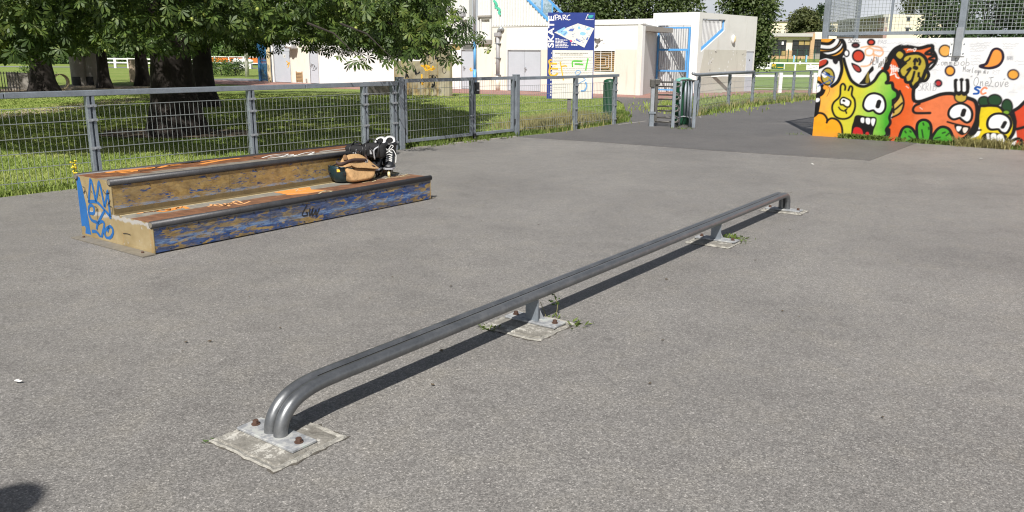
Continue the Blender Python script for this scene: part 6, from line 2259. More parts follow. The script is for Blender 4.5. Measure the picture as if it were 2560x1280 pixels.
def cloud_tree(name, base, label, mat, n, size, shape, trunk=None, cat='tree', group=None, seed=1, parts='crown', z0=-.03, lumps=26):
    """crown of leaf clumps; shape(u, phi) -> (radius, height) of the outside"""
    global rng
    rng = np.random.default_rng(seed)
    t = thing(name, (base[0], base[1], z0), label, cat, group)
    if trunk:
        r, h, m = trunk
        MB().tube([(base[0], base[1], z0 - .1), (base[0] + .05, base[1], z0 + h * .5), (base[0], base[1], z0 + h)], [r * 1.25, r, r * .7], 10).build('trunk', m, t, True)
        rl = random.Random(seed)
        for q in range(5):
            a = rl.uniform(0, 6.28)
            rr_, zz = shape(.55, a)
            MB().tube([(base[0], base[1], z0 + h * .8), (base[0] + rr_ * .4 * math.cos(a), base[1] + rr_ * .4 * math.sin(a), z0 + h + (zz - h) * .5), (base[0] + rr_ * .7 * math.cos(a), base[1] + rr_ * .7 * math.sin(a), z0 + zz)], [r * .5, r * .3, r * .1], 6).build('limb', m, t, True)
    nl = max(lumps, n // 40)
    u, ph = rng.random(nl), rng.uniform(0, 2 * np.pi, nl)
    R, Z = zip(*[shape(a, b) for a, b in zip(u, ph)])
    R, Z = np.array(R), np.array(Z)
    R = R * (1 - np.abs(rng.normal(0, .28, nl))) * rng.uniform(.85, 1.08, nl)
    c = np.stack([base[0] + R * np.cos(ph), base[1] + R * np.sin(ph), z0 + Z], 1)
    k = rng.integers(0, nl, n)
    sp = size * (2.0 if size < .3 else 1.3)
    pos = c[k] + rng.normal(0, 1, (n, 3)) * sp * np.array((.8, .8, .65))
    out = norm(np.stack([np.cos(ph[k]), np.sin(ph[k]), .15 + 0 * k], 1))
    x, y, z_ = leaf_frames(pos, out, .7, .2)
    leaf_mesh(parts, pos, x, y, z_, size * rng.uniform(.7, 1.3, n), mat, t, QV, QT)
    return t


def columnar(R, H, zb):
    def f(u, ph):
        z = zb + (H - zb) * u
        k = math.sin(min(1, (u * 1.05 + .10)) * math.pi) ** .45 if u < .95 else .4
        return R * max(.25, k) * (1 + .12 * math.sin(3 * ph + u * 9)), z
    return f


def rounded(R, H, zb):
    def f(u, ph):
        a = math.acos(1 - 2 * u)
        return R * math.sin(a) * (1 + .12 * math.sin(3 * ph + 2)), (H + zb) / 2 - (H - zb) / 2 * math.cos(a)
    return f


def conical(R, H, zb):
    def f(u, ph):
        u = u ** 1.5
        return R * (1 - u) ** .8 * (1 + .15 * math.sin(13 * u * 3.1 + ph)) + .12, zb + (H - zb) * u
    return f


# poplars behind the clubhouse
for i, (px, Y, R, H, lab) in enumerate(((1425, 74, 2.6, 14, 'dark poplar rising just right of the blue balustrade'), (1475, 76, 2.3, 13, 'poplar directly above the top edge of the information board'), (1545, 78, 2.4, 14, 'poplar above the right part of the long white annex'),
                                        (1622, 76, 2.5, 14, 'poplar above the left edge of the stair block'), (1692, 80, 1.9, 14, 'poplar left of the sky gap above the stair block'),
                                        (1842, 74, 1.3, 14, 'poplar above the flank of the stair block'), (1884, 72, 1.15, 14, 'dense poplar showing down to the ground right of the stair block'))):
    p = zat(px, 140, Y)
    cloud_tree('poplar_tree', p, lab, M['poplar'], 13000, .27, columnar(R, H, .8), (.22, 5, M['bark']), group='poplars behind the clubhouse', seed=40 + i)
# round tree and small dark conifer over the far school roof
p = zat(2003, 140, 205)
cloud_tree('round_tree', p, 'round dark green tree behind the low far school roof', M['roundtree'], 9000, .62, rounded(3.4, 11.0, 2), (.4, 4, M['bark']), seed=61, z0=1.2)
p = zat(1958, 140, 212)
cloud_tree('round_tree', zat(2040, 140, 215), 'smaller brownish tree under the dark conifer by the cage', M['roundtree'], 5000, .6, rounded(3.6, 8.2, 2), (.3, 4, M['bark']), seed=62, z0=1.2)
p = zat(2044, 140, 220)
cloud_tree('conifer_tree', p, 'small dark pointed conifer beside the round tree', M['conifer'], 4000, .5, conical(3.6, 13.2, 1), (.3, 6, M['bark']), seed=63, z0=1.2)
# two big thuja-like trees seen through the cage on the right
for i, (px, Y, R, H, lab) in enumerate(((2362, 44, 1.25, 9, 'narrow dark evergreen seen through the cage left of its main post'), (2462, 46, 1.5, 10, 'broad dark evergreen seen through the cage right of its main post'), (2550, 47, 1.4, 10, 'dark evergreen at the right edge behind the cage'))):
    p = zat(px, 140, Y)
    cloud_tree('evergreen_tree', p, lab, M['conifer'], 15000, .16, columnar(R, H, .1), (.2, 3, M['bark']), group='evergreens behind the cage', seed=70 + i)
p = zat(2305, 140, 190)
cloud_tree('round_tree', p, 'pale grey green treetop above the cream school gable', M['roundtree'], 4500, .8, rounded(5.5, 14.6, 3), (.4, 6, M['bark']), seed=75, z0=1.0)

# ------------------------------------------------------------------ left background
def shrub(px, py, Y, R, H, label, n, size, mat='shrub', seed=80, zb=.05):
    p = gp(px, py) if Y is None else np.array((*zat(px, py, Y)[:2], 0))
    return cloud_tree('shrub', p, label, M[mat], n, size, rounded(R, H, zb), (.05, H * .4, M['bark']), cat='shrub', seed=seed)
shrub(82, 208, None, .95, 1.5, 'light green shrub between the slab wall and the flared trunk', 1500, .10, seed=81)
shrub(520, 186, None, 1.0, 1.35, 'yellowish green shrub on the left of the round bush', 1100, .11, seed=84)
shrub(552, 190, None, .95, 1.15, 'bright green round bush in front of the orange banner', 1700, .10, seed=82)
shrub(588, 188, None, .9, 1.2, 'dark green round bush beside the thin birch stem', 1700, .10, 'conifer', seed=83)
for i, (px, Y, R, H, lab) in enumerate(((590, 66, 1.6, 5.5, 'weeping tree with fine leaves above the orange banner'),)):
    p = zat(px + 25, 150, 60)
    cloud_tree('weeping_tree', p, lab, M['poplar'], 3800, .13, lambda u, ph: (1.5 * (1 - .3 * u) * (1 + .2 * math.sin(5 * ph)), 1.7 + 3.8 * u), (.13, 3.5, M['birch_bark']), seed=86)
for i, (px, y, lab) in enumerate(((266, 202, 'thin white birch stem right of the concrete cylinders'), (352, 213, 'thin pale birch stem beside the pale block'))):
    p = gp(px, y)
    cloud_tree('birch_tree', p, lab, M['poplar'], 700, .14, lambda u, ph: (1.0 * (1 + .2 * math.sin(5 * ph)), 2.4 + 2.6 * u), (.10, 4, M['birch_bark']), seed=87 + i)
# hedge line far away
def hedge(x0, x1, y, h, label, n, seed):
    global rng
    rng = np.random.default_rng(seed)
    t = thing('hedge', ((x0 + x1) / 2, y, 0), label, 'hedge')
    pos = np.stack([rng.uniform(x0, x1, n), y + rng.normal(0, .6, n), h * rng.random(n) ** .7 * (1 + .15 * np.sin(np.linspace(0, 40, n)))], 1)
    pos[:, 2] *= (1 + .18 * np.sin(pos[:, 0] * .7) + .1 * np.sin(pos[:, 0] * 2.3))
    x, y_, z_ = leaf_frames(pos, np.tile(np.array((0, -1.0, .2)), (n, 1)), .7, .2)
    leaf_mesh('foliage', pos, x, y_, z_, .38 * rng.uniform(.7, 1.3, n), M['shrub'], t, QV, QT)
    MB().box(x0, x1, y + .2, y + 1.2, 0, h * .75).build('core', M['conifer'], t)
    return t
hedge(-95, -34, 112, 4.2, 'long green hedge closing the left background beyond the far lane', 16000, 91)
hedge(-60, -24, 128, 6.0, 'taller hedge behind the orange banner', 9000, 92)
# concrete cylinders on end with black squares
cyl = []
for i, (px, y, r, h, lab) in enumerate(((200, 213, .36, 2.3, 'left upright concrete cylinder with black painted foot'), (232, 212.5, .40, 2.4, 'right upright concrete cylinder with black painted foot'))):
    p = gp(px, y)
    t = thing('concrete_cylinder', p, lab, 'concrete pipe', 'upright concrete cylinders under the trees')
    n = 26
    rows = [[(p[0] + r * math.cos(a), p[1] + r * math.sin(a), z) for a in [2 * math.pi * k / n for k in range(n)]] for z in (-.05, h * .5, h)]
    MB().grid(rows, True).build('shell', M['concrete'], t, True)
    MB().tube([(p[0], p[1], h - .12), (p[0], p[1], h)], r * 1.06, 26).build('rim', M['concrete'], t)
    a0 = math.atan2(-p[1], -p[0])
    rows = [[(p[0] + (r + .004) * math.cos(a0 + q), p[1] + (r + .004) * math.sin(a0 + q), z) for q in np.linspace(-1.1 if i == 0 else -1.0, .15, 8)] for z in (0.0, .42)]
    MB().grid(rows).build('black_square', M['sp_black'], t)
# concrete ring lying on its side
p = gp(153, 223)
rg = thing('concrete_ring', (p[0], p[1], .33), 'pale concrete ring standing on edge beside the flared trunk', 'concrete ring')
n = 28
rows = []
ax = norm(np.array((.75, -.66, 0)))
for rr2, w in ((.34, -.16), (.34, .16), (.30, .16), (.30, -.16)):
    sidev = np.array((-ax[1], ax[0], 0))
    rows.append([tuple(np.array((p[0], p[1], .33)) + ax * w + sidev * rr2 * math.cos(a) + np.array((0, 0, 1)) * rr2 * math.sin(a)) for a in [2 * math.pi * k / n for k in range(n)]])
rows.append(rows[0])
MB().grid(rows, True).build('ring', M['sp_cream'], rg, True)
# slab wall with bars in front, pale block
p0, p1 = gp(20, 224), gp(64, 224)
t = thing('slab_wall', ((p0[0] + p1[0]) / 2, p0[1], 0), 'short dark stained concrete slab wall at the left edge', 'wall')
MB().hexa([(p0[0], p0[1], -.1), (p1[0], p1[1] + .3, -.1), (p1[0], p1[1] + .55, -.1), (p0[0], p0[1] + .25, -.1), (p0[0], p0[1], .74), (p1[0], p1[1] + .3, .70), (p1[0], p1[1] + .55, .70), (p0[0], p0[1] + .25, .74)]).build('slab', M['concrete'], t)
t = thing('bar_fence', (p0[0] - .5, p0[1], 0), 'thin dark bar fence running out of the left edge', 'fence')
mb = MB()
for k in range(16):
    q = gp(-55 + k * 7.0, 228)
    MB().box(q[0] - .012, q[0] + .012, q[1] - .012, q[1] + .012, -.05, .80).build('bar', M['dark_steel'], t)
a, b = gp(-58, 228), gp(54, 228)
for z in (.14, .74):
    MB().beam((a[0], a[1], z), (b[0], b[1], z), .03, .03).build('rail', M['dark_steel'], t)
p = gp(343, 204)
t = thing('concrete_block', p, 'upright pale brown concrete block beyond the big trunk', 'concrete block')
MB().box(p[0] - .42, p[0] + .46, p[1], p[1] + .6, -.1, 1.24).build('block', plain('brown_block', (.33, .26, .19), .9, var=.12), t, bevel=.02)
# white pitch fence on the left
a, b = zat(255, 150, 92), zat(500, 150, 84)
t = thing('white_rail_fence', ((a[0] + b[0]) / 2, (a[1] + b[1]) / 2, 0), 'white post and rail fence by the far lane on the left', 'fence')
for k in range(8):
    u = k / 7
    q = a + (b - a) * u
    MB().box(q[0] - .12, q[0] + .12, q[1] - .12, q[1] + .12, -.05, 1.05).build('post', M['white_paint'], t)
for z in (.95, .55):
    MB().beam((a[0], a[1], z), (b[0], b[1], z), .10, .14).build('rail', M['white_paint'], t)
a, b = zat(345, 150, 86), zat(372, 150, 62)
# orange banner fence and white things behind the bush
a, b = zat(520, 150, 104), zat(668, 150, 96)
t = thing('orange_banner', ((a[0] + b[0]) / 2, a[1], 0), 'long orange banner strung on a white rail behind the bushes', 'banner')
MB().hexa([(a[0], a[1], .55), (b[0], b[1], .55), (b[0], b[1] + .05, .55), (a[0], a[1] + .05, .55), (a[0], a[1], 1.15), (b[0], b[1], 1.15), (b[0], b[1] + .05, 1.15), (a[0], a[1] + .05, 1.15)]).build('cloth', M['banner_orange'], t)
MB().beam((a[0], a[1] - .05, 1.2), (b[0], b[1] - .05, 1.2), .08, .10).beam((a[0], a[1] - .05, .48), (b[0], b[1] - .05, .48), .08, .12).build('rail', M['white_paint'], t)
for k in range(4):
    q = a + (b - a) * (k + .5) / 4
    MB().box(q[0] - .08, q[0] + .08, q[1] - .1, q[1] + .06, -.05, 1.25).build('post', M['white_paint'], t)
p = zat(612, 158, 92)
t = thing('white_bale', (p[0], p[1], 0), 'white wrapped bundle in front of the orange banner', 'bundle')
MB().ball((p[0], p[1], .75), 1.0, .5, .32).ball((p[0] - .9, p[1], .80), .5, .4, .3).build('wrap', M['white_paint'], t, True)
MB().box(p[0] - .55, p[0] + .75, p[1] - .3, p[1] + .3, -.05, .5).build('base', M['white_metal'], t)
p = gp(615, 180)
t = thing('grey_post', p, 'short grey metal post standing before the thin stem', 'post')
MB().box(p[0] - .08, p[0] + .08, p[1] - .08, p[1] + .08, -.05, .62).build('shaft', M['galv_light'], t)
MB().box(p[0] - .10, p[0] + .10, p[1] - .10, p[1] + .10, .62, .70).build('cap', M['galv_light'], t)
# ------------------------------------------------------------------ right background beyond the playing field
XY = lambda px, Y: zat(px, 143, Y)[0]
HZ = lambda px: 138 + .0066 * (px - 1280)
ZAT = lambda px, y, Y: zat(px, y, Y)[2]
# white barrier with banners round the pitch
YB = 103.0
bar = thing('pitch_barrier', (XY(1970, YB), YB, 0), 'white post and rail barrier across the far side of the playing field', 'fence')
x0, x1 = XY(1840, YB), XY(2140, YB)
for k in range(9):
    x = x0 + (x1 - x0) * k / 8
    MB().box(x - .09, x + .09, YB - .09, YB + .09, -.05, .90).build('post', M['white_paint'], bar)
MB().box(x0, x1, YB - .05, YB + .05, .80, .95).build('rail', M['white_paint'], bar)
def banner(px0, px1, y0, y1, mat, label, Y=YB - .25):
    a, b = XY(px0, Y), XY(px1, Y)
    z0, z1 = ZAT(px0, y1, Y), ZAT(px0, y0, Y)
    z0 = max(z0, .02)
    t = thing('banner', ((a + b) / 2, Y, 0), label, 'banner', 'banners hung on the pitch barrier')
    MB().box(a, b, Y, Y + .04, z0, z1).build('cloth', M[mat], t)
    mb = MB()
    for x in (a + .05, b - .05):
        mb.box(x - .03, x + .03, Y - .02, Y + .12, z0, z1 + .06)
    mb.build('tie', M['white_metal'], t)
    return t, Frame((a, Y), 90), b - a, z0, z1
banner(1868, 1891, 160, 173, 'banner_white', 'small white banner at the left end of the pitch barrier')
t, F_, w, z0, z1 = banner(1893, 1927, 160, 172.5, 'banner_white', 'white banner with a grey line of print on the pitch barrier')
mb = MB()
r_ = random.Random(4)
x = .12
while x < w - .2:
    q = r_.uniform(.10, .3)
    mb.fbox(F_, x, x + q, -.012, -.004, (z0 + z1) / 2 - .03, (z0 + z1) / 2 + .07)
    x += q + .06
mb.build('print', M['pipe_grey'], t)
t, F_, w, z0, z1 = banner(1928.5, 1963, 159, 172, 'banner_green', 'dark green banner with yellow arches letter on the pitch barrier')
MB().fbox(F_, -.06, w + .06, .045, .06, z0 - .06, z1 + .06).build('backing', M['banner_white'], t)
mb = MB()
f_ = lambda a, b, h: F_.p(a, -.006 - h, b)
hh = (z1 - z0)
c = .40
for d in (-.12, .12):
    pts = [(c + d - .115, z0 + hh * .12), (c + d - .10, z0 + hh * .55), (c + d - .02, z0 + hh * .90), (c + d + .02, z0 + hh * .90), (c + d + .10, z0 + hh * .55), (c + d + .115, z0 + hh * .14)]
    mb.ribbon(f_, pts, .065)
x = .85
while x < w - .15:
    q = r_.uniform(.06, .13)
    mb.fbox(F_, x, x + q, -.012, -.004, z0 + hh * .22, z0 + hh * .36)
    x += q + .03
mb.build('print', M['yellow_print'], t)
t, F_, w, z0, z1 = banner(2018, 2058, 162, 174.5, 'banner_white', 'white banner with a grey swoosh beside the painted wall')
MB().ribbon(lambda a, b, h: F_.p(a, -.006 - h, b), [(.1, z0 + .12), (.7, z0 + .2), (1.5, z0 + .5)], .06).ribbon(lambda a, b, h: F_.p(a, -.006 - h, b), [(.25, z0 + .3), (.3, z0 + .5), (.45, z0 + .5), (.45, z0 + .3)], .04).build('print', M['pipe_grey'], t)
# near white pitch rail just beyond the low fence
a, b = gp(1930, 232), gp(2120, 229)
t = thing('pitch_rail', ((a[0] + b[0]) / 2, (a[1] + b[1]) / 2, 0), 'low white pitch rail on a stout post just beyond the field fence', 'fence')
d = np.array(a) - np.array(gp(1880, 231.5))
MB().beam((a[0] - 3.2, a[1] - .3, .76), (b[0] + 5, b[1], .74), .08, .10).build('rail', M['white_paint'], t)
for q in (zat(1951, 200, a[1]), zat(2037, 200, a[1] + .6)):
    MB().box(q[0] - .08, q[0] + .08, q[1] - .08, q[1] + .08, -.05, .90).build('post', M['white_paint'], t, bevel=.02)

# tall green mesh fence and the small pale frame in front of the school
YG = 150.0
g0 = gz(YG)
gf = thing('green_fence', (XY(1960, YG), YG, g0), 'tall dark green wire fence in front of the low far school', 'fence')
k = 0
for px in range(1860, 2120, 22):
    x = XY(px, YG)
    MB().box(x - .07, x + .07, YG - .05, YG + .05, g0 - .2, 2.95).build('post', M['far_green'], gf)
mb = MB()
xa, xb = XY(1855, YG), XY(2110, YG)
for z in np.arange(g0 + .1, 2.95, .40):
    mb.box(xa, xb, YG - .01, YG + .01, z, z + .022)
for x in np.arange(xa, xb, .55):
    mb.box(x, x + .02, YG - .01, YG + .01, g0, 2.92)
mb.build('mesh_panel', M['far_green'], gf)
YF = 138.0
fr = thing('goal_frame', (XY(2000, YF), YF, gz(YF)), 'small pale blue goal frame standing on the far grass', 'goal')
for px in (1985, 2016):
    x = XY(px, YF)
    MB().box(x - .11, x + .11, YF - .1, YF + .1, gz(YF) - .1, 1.9).build('post', M['sign_pale_blue'], fr)
MB().box(XY(1984, YF), XY(2017, YF), YF - .1, YF + .1, .62, .80).build('bar', M['far_green'], fr)
x = XY(2001, YF - 3)
t = thing('marker_post', (x, YF - 3, 0), 'white marker post with dark top inside the pale goal frame', 'post')
MB().box(x - .1, x + .1, YF - 3.1, YF - 2.9, 0.2, 1.0).build('shaft', M['white_paint'], t)
MB().box(x - .06, x + .06, YF - 3.06, YF - 2.94, 1.0, 1.5).build('top', M['dark_steel'], t)

# low school with big dark windows and brick piers
YS = 178.0
sc0 = thing('school_building', (XY(1985, YS), YS, 1.27), 'low pale school with big dark windows and tan brick piers beyond the field', 'building')
def fr_box(px0, px1, y0, y1, d0, d1, name, mat, parent, Y=YS, **kw):
    return MB().box(XY(px0, Y), XY(px1, Y), Y + d0, Y + d1, ZAT((px0 + px1) / 2, y1, Y), ZAT((px0 + px1) / 2, y0, Y)).build(name, M[mat], parent, **kw)
fr_box(1880, 2023, 92, 140, .4, 12, 'wall', 'pink_far', sc0)
fr_box(1880, 2023, 139.5, 149, .25, .39, 'brick_base', 'brick_tan', sc0)
fr_box(1964.5, 1979.5, 126, 149, .0, .24, 'brick_pier', 'brick_tan', sc0)
fr_box(2023.2, 2033, 84, 149, .0, 8, 'brick_pier', 'brick_tan', sc0)
fr_box(1925, 2025, 83.2, 92, -.6, 12, 'roof_fascia', 'roof_grey', sc0)
fr_box(1925, 2024, 91, 92.4, -.62, -.3, 'gutter', 'roof_dark', sc0)
fr_box(2033.2, 2090, 80, 98, .3, 10, 'wall', 'pink_far', sc0)
fr_box(2033.2, 2090, 98, 149, .8, 10, 'wall', 'pink_far', sc0)
fr_box(2033.2, 2090, 134, 149, .2, .78, 'plinth', 'concrete', sc0)
def far_window(px0, px1, y0, y1, cols, rows, blinds=(), parent=sc0, Y=YS, d=.0):
    f = fr_box(px0, px1, y0, y1, d + .30, d + .38, 'window', 'dark_steel', parent, Y)
    n = 0
    for i in range(cols):
        for j in range(rows):
            a = px0 + (px1 - px0) * (i + .08) / cols
            b = px0 + (px1 - px0) * (i + .92) / cols
            c_ = y0 + (y1 - y0) * (j + .07) / rows
            e_ = y0 + (y1 - y0) * (j + .93) / rows
            fr_box(a, b, c_, e_, d + .24, d + .29, 'pane', 'blind' if (i, j) in blinds else 'glass_dark', f, Y)
    return f
far_window(1920, 1964.3, 100.5, 139.4, 4, 3, ((3, 2),))
fr_box(1952, 1957, 104, 112, .15, .2, 'paper', 'banner_white', sc0)
far_window(1979.7, 2023, 100.5, 139.4, 3, 3, ((1, 0), (2, 0)))
far_window(2034, 2062, 98.5, 133.5, 3, 4, (), d=.3)
# cream block behind it
YC = 262.0
sb = thing('apartment_building', (XY(2000, YC), YC, 1.27), 'distant cream block with rows of small windows behind the low school', 'building')
MB().box(XY(1905, YC), XY(2094, YC), YC, YC + 14, 0, ZAT(2000, 55, YC)).build('wall', M['cream_far'], sb)
MB().box(XY(1904, YC), XY(2095, YC), YC - .4, YC + 14.4, ZAT(2000, 55, YC) + .01, ZAT(2000, 53.4, YC)).build('roof_edge', M['roof_dark'], sb)
for px, y0, y1 in ((1944, 64, 65), (1960, 64, 65), (1944, 71, 72), (1960, 70, 72.5), (1929, 78, 83), (1943, 78, 83), (1959, 78, 83), (1976, 64, 65), (2072, 64, 67), (2080, 70, 73), (2076, 78, 83)):
    f = MB().box(XY(px - 4, YC), XY(px + 4, YC), YC - .15, YC - .02, ZAT(px, y1, YC), ZAT(px, y0, YC)).build('window', M['glass_grey'], sb)
    if y1 - y0 > 3:
        for q in (-1.4, 1.4):
            MB().box(XY(px + q - .5, YC), XY(px + q + .5, YC), YC - .25, YC - .17, ZAT(px, y1, YC), ZAT(px, y0, YC)).build('mullion', M['cream_far'], f)
for px in (1948, 1969):
    MB().box(XY(px - 2, YC), XY(px + 2, YC), YC + 2, YC + 4, ZAT(px, 53, YC), ZAT(px, 51.5, YC)).build('roof_vent', M['roof_dark'], sb)

# second school seen through the cage: banded long front and blank cream gable
A = np.array((XY(2203, 130), 130.0))
B = np.array((XY(2088, 152), 152.0))
s2b = thing('school_building', (A[0], A[1], 1.2), 'two storey school with banded front and blank cream gable seen through the cage', 'building')
HT = ZAT(2203, 36, 130)
SF = Frame(A, math.degrees(math.atan2(B[0] - A[0], B[1] - A[1])))
SLn = float(np.hypot(*(B - A)))
Cc = np.array((XY(2345, 131), 131.0))
SGb = Frame(A, math.degrees(math.atan2(Cc[0] - A[0], Cc[1] - A[1])))
MB().fbox(SGb, .5, float(np.hypot(*(Cc - A))), 0, .5, 0, HT).build('gable_wall', M['cream_far'], s2b)
class Neg(Frame):
    def p(self, s, t, z):
        return Frame.p(self, s, -t, z)
SN = Neg(A, SF.e1 is not None and math.degrees(math.atan2(B[0] - A[0], B[1] - A[1])))
zz = lambda y: ZAT(2203, y, 130)
def band(y0, y1, t, name, mat):
    return MB().fbox(SN, 0.02, SLn, t, .45, zz(y1), zz(y0)).build(name, M[mat], s2b)
band(36, 42, -.35, 'roof_band', 'roof_grey')
w1 = band(42.05, 57, 0.1, 'window_strip', 'glass_grey')
band(57.05, 68, -.1, 'wall_band', 'greige_far')
w2 = band(68.05, 86, 0.1, 'window_strip', 'mauve_far')
band(86.05, 140, -.1, 'wall_band', 'mauve_far')
for w_, y0, y1, mat in ((w1, 42.05, 57, 'greige_far'), (w2, 68.05, 86, 'greige_far')):
    n = 30
    for k in range(n):
        s = .2 + (SLn - .4) * k / (n - 1)
        MB().fbox(SN, s - .16, s + .16, -.08, .09, zz(y1), zz(y0)).build('mullion', M[mat], w_)
    MB().fbox(SN, .06, 2.6, -.09, .095, zz(y1), zz(y0)).build('end_bay', M['mauve_far'], s2b)
for px, y0, y1 in ((2272, 42, 53), (2269, 69, 80)):
    s0 = SGb.sz(px - 4, y0)[0]
    s1 = SGb.sz(px + 4, y0)[0]
    f = MB().fbox(SGb, s0, s1, -.06, -.01, SGb.sz(px, y1)[1], SGb.sz(px, y0)[1]).build('window', M['glass_dark'], s2b)
    MB().fbox(SGb, s0 - .25, s1 + .25, -.15, -.02, SGb.sz(px, y0)[1] + .01, SGb.sz(px, y0 - 1.4)[1]).build('lintel', M['roof_grey'], f)
# parked white car at the left foot of the school
cx, cy_, cz = XY(1896, 168), 168.0, 1.1
car = thing('parked_car', (cx, cy_, cz), 'small white parked car beside the stair block on the far grass', 'car')
pr = [(-1.9, .25), (-1.95, .6), (-1.75, .82), (-1.2, .9), (-.6, 1.38), (.75, 1.40), (1.35, .95), (1.9, .80), (1.98, .5), (1.9, .25)]
MB().prism(pr, lambda a, b, h: (cx + a, cy_ + h, cz + b), -.8, .8).build('body', M['car_white'], car, bevel=.06)
MB().prism([(-1.05, .93), (-.55, 1.30), (.70, 1.32), (1.15, .95)], lambda a, b, h: (cx + a, cy_ + h, cz + b), -.815, .815).build('window', M['glass_dark'], car)
for a in (-1.2, 1.25):
    for b in (-.75, .75):
        w_ = MB().tube([(cx + a, cy_ + b - .1, cz + .31), (cx + a, cy_ + b + .1, cz + .31)], .31, 16).build('wheel', M['tyre'], car)
        MB().tube([(cx + a, cy_ + b - .115, cz + .31), (cx + a, cy_ + b - .10, cz + .31)], .19, 12).build('rim', M['galv_light'], w_)
x = XY(1898, 160)
t = thing('lamp_post', (x, 160, 1.0), 'thin white lamp post with round white head above the parked car', 'lamp post')
MB().tube([(x, 160, .8), (x, 160, 3.3)], .07, 8).build('pole', M['white_metal'], t)
MB().ball((x, 160, 3.5), .55, .55, .2, 12, 8).build('head', M['white_paint'], t, True)
p = zat(1912, 143, 158)
cloud_tree('shrub', p, 'yellowish shrub beside the white lamp post at the school corner', M['roundtree'], 900, .22, rounded(1.3, 4.2, .1), None, cat='shrub', seed=95, z0=1.1)
# ------------------------------------------------------------------ skating gear left on the ledge
GX = lambda X, Y, t: LD.at(800 + X / 9.142, 340 + Y / 9.142, t)
M['canvas'] = plain('tan_canvas', (0.42, 0.255, 0.115), .85, var=.2, scale=14, bump=.9, bscale=24)
M['canvas_in'] = plain('canvas_lining', (0.20, 0.11, 0.05), .9, var=.15)
M['strap'] = plain('brown_webbing', (0.055, 0.030, 0.025), .7, var=.2, bump=.3, bscale=300)
M['helmet'] = plain('dark_teal_shell', (0.007, 0.024, 0.029), .38, var=.15, scale=9)
M['liner'] = plain('black_foam', (0.013, 0.013, 0.014), .9, var=.2)
M['boot'] = plain('black_leather', (0.016, 0.017, 0.02), .42, var=.3, scale=25, bump=.2, bscale=90)
M['lace'] = plain('white_lace', (0.70, 0.70, 0.68), .8, var=.08)
M['cuff'] = plain('white_cuff', (0.66, 0.66, 0.65), .5, var=.06)
M['grey_trim'] = plain('grey_trim', (0.34, 0.35, 0.37), .5, var=.15)
M['wheel_cream'] = plain('cream_urethane', (0.74, 0.66, 0.36), .45, var=.08)

# shoulder bag slumped against the helmet
bag = thing('shoulder_bag', GX(980, 1000, .4), 'tan canvas shoulder bag with brown strap slumped on the lower ledge step', 'bag')
rows = [
    ([(750, 1083), (880, 1072), (1010, 1050), (1140, 1020), (1270, 988)], .225),
    ([(688, 972), (830, 962), (985, 938), (1150, 905), (1312, 885)], .245),
    ([(592, 832), (760, 806), (935, 800), (1135, 800), (1345, 792)], .285),
    ([(492, 702), (680, 690), (880, 710), (1125, 735), (1360, 748)], .335),
    ([(470, 602), (640, 562), (850, 560), (1080, 590), (1290, 702)], .40),
    ([(530, 442), (650, 440), (820, 404), (965, 450), (1112, 572)], .47)]
G = [[np.array(GX(*p, t)) for p in r] for r, t in rows]
for j in (1, 3):
    G[1][j] += np.array((LD.e2[0], LD.e2[1], 0)) * (.022 if j == 1 else -.012)
    G[2][j] += np.array((LD.e2[0], LD.e2[1], 0)) * (-.015 if j == 1 else .014)
e2 = np.array((LD.e2[0], LD.e2[1], 0))
back = [[p + e2 * .035 for p in G[5]], [p + e2 * .10 + np.array((0, 0, -.05)) for p in G[4]], [np.array((p[0], p[1], max(Z1 + .012, p[2] - .02))) + e2 * .15 for p in G[2]], [np.array((p[0], p[1], Z1 + .012)) + e2 * .20 for p in G[0]]]
allr = G + back + [G[0]]
ring = [[tuple(r[j]) for r in allr[:-1]] for j in range(5)]
mb = MB()
mb.grid(ring, True)
n = len(ring[0])
mb.f.append(tuple(range(n)))
mb.f.append(tuple(4 * n + k for k in range(n))[::-1])
o = mb.build('body', M['canvas'], bag, True, sub=2)
def flap_sheet(rows, name, mat, parent, th=.006, sub=2):
    mb = MB()
    mb.grid([[tuple(p) for p in r] for r in rows])
    o = mb.build(name, mat, parent, True, fix=True)
    s = o.modifiers.new('thick', 'SOLIDIFY')
    s.thickness = th
    s.offset = 0
    if sub:
        q = o.modifiers.new('subsurf', 'SUBSURF')
        q.levels = q.render_levels = sub
    return o
fr_ = [[(700, 668), (830, 738), (960, 722), (1160, 748), (1385, 752)], [(690, 640), (840, 700), (985, 690), (1170, 700), (1350, 722)], [(655, 570), (850, 575), (1020, 575), (1180, 610), (1300, 700)], [(610, 470), (800, 440), (960, 470), (1080, 520), (1170, 600)], [(600, 428), (760, 408), (850, 398), (975, 440), (1100, 560)]]
ft = [.285, .305, .36, .43, .475]
fl_ = [[GX(*p, t - .012) for p in r] for r, t in zip(fr_, ft)]
flap = flap_sheet(fl_, 'flap', M['canvas'], bag, .007)
lb = [[GX(1180, 662, .30), GX(1230, 668, .30)], [GX(1225, 715, .29), GX(1285, 720, .29)]]
flap_sheet(lb, 'label', M['strap'], flap, .004, 0)
lip = [[GX(520, 545, .40), GX(560, 560, .40), GX(640, 545, .40)], [GX(515, 470, .44), GX(570, 440, .43), GX(640, 520, .41)], [GX(540, 425, .47), GX(600, 425, .45), GX(655, 480, .43)]]
flap_sheet(lip, 'side_gusset', M['canvas_in'], bag, .006)
def webbing(pts, w, name='strap', parent=bag, mat='strap'):
    P = smooth([tuple(p) for p in pts], 5)
    L, R_ = [], []
    for i, p in enumerate(P):
        L.append((p[0], p[1], p[2] - w / 2))
        R_.append((p[0], p[1], p[2] + w / 2))
    return flap_sheet([L, R_], name, M[mat], parent, .004, 0)
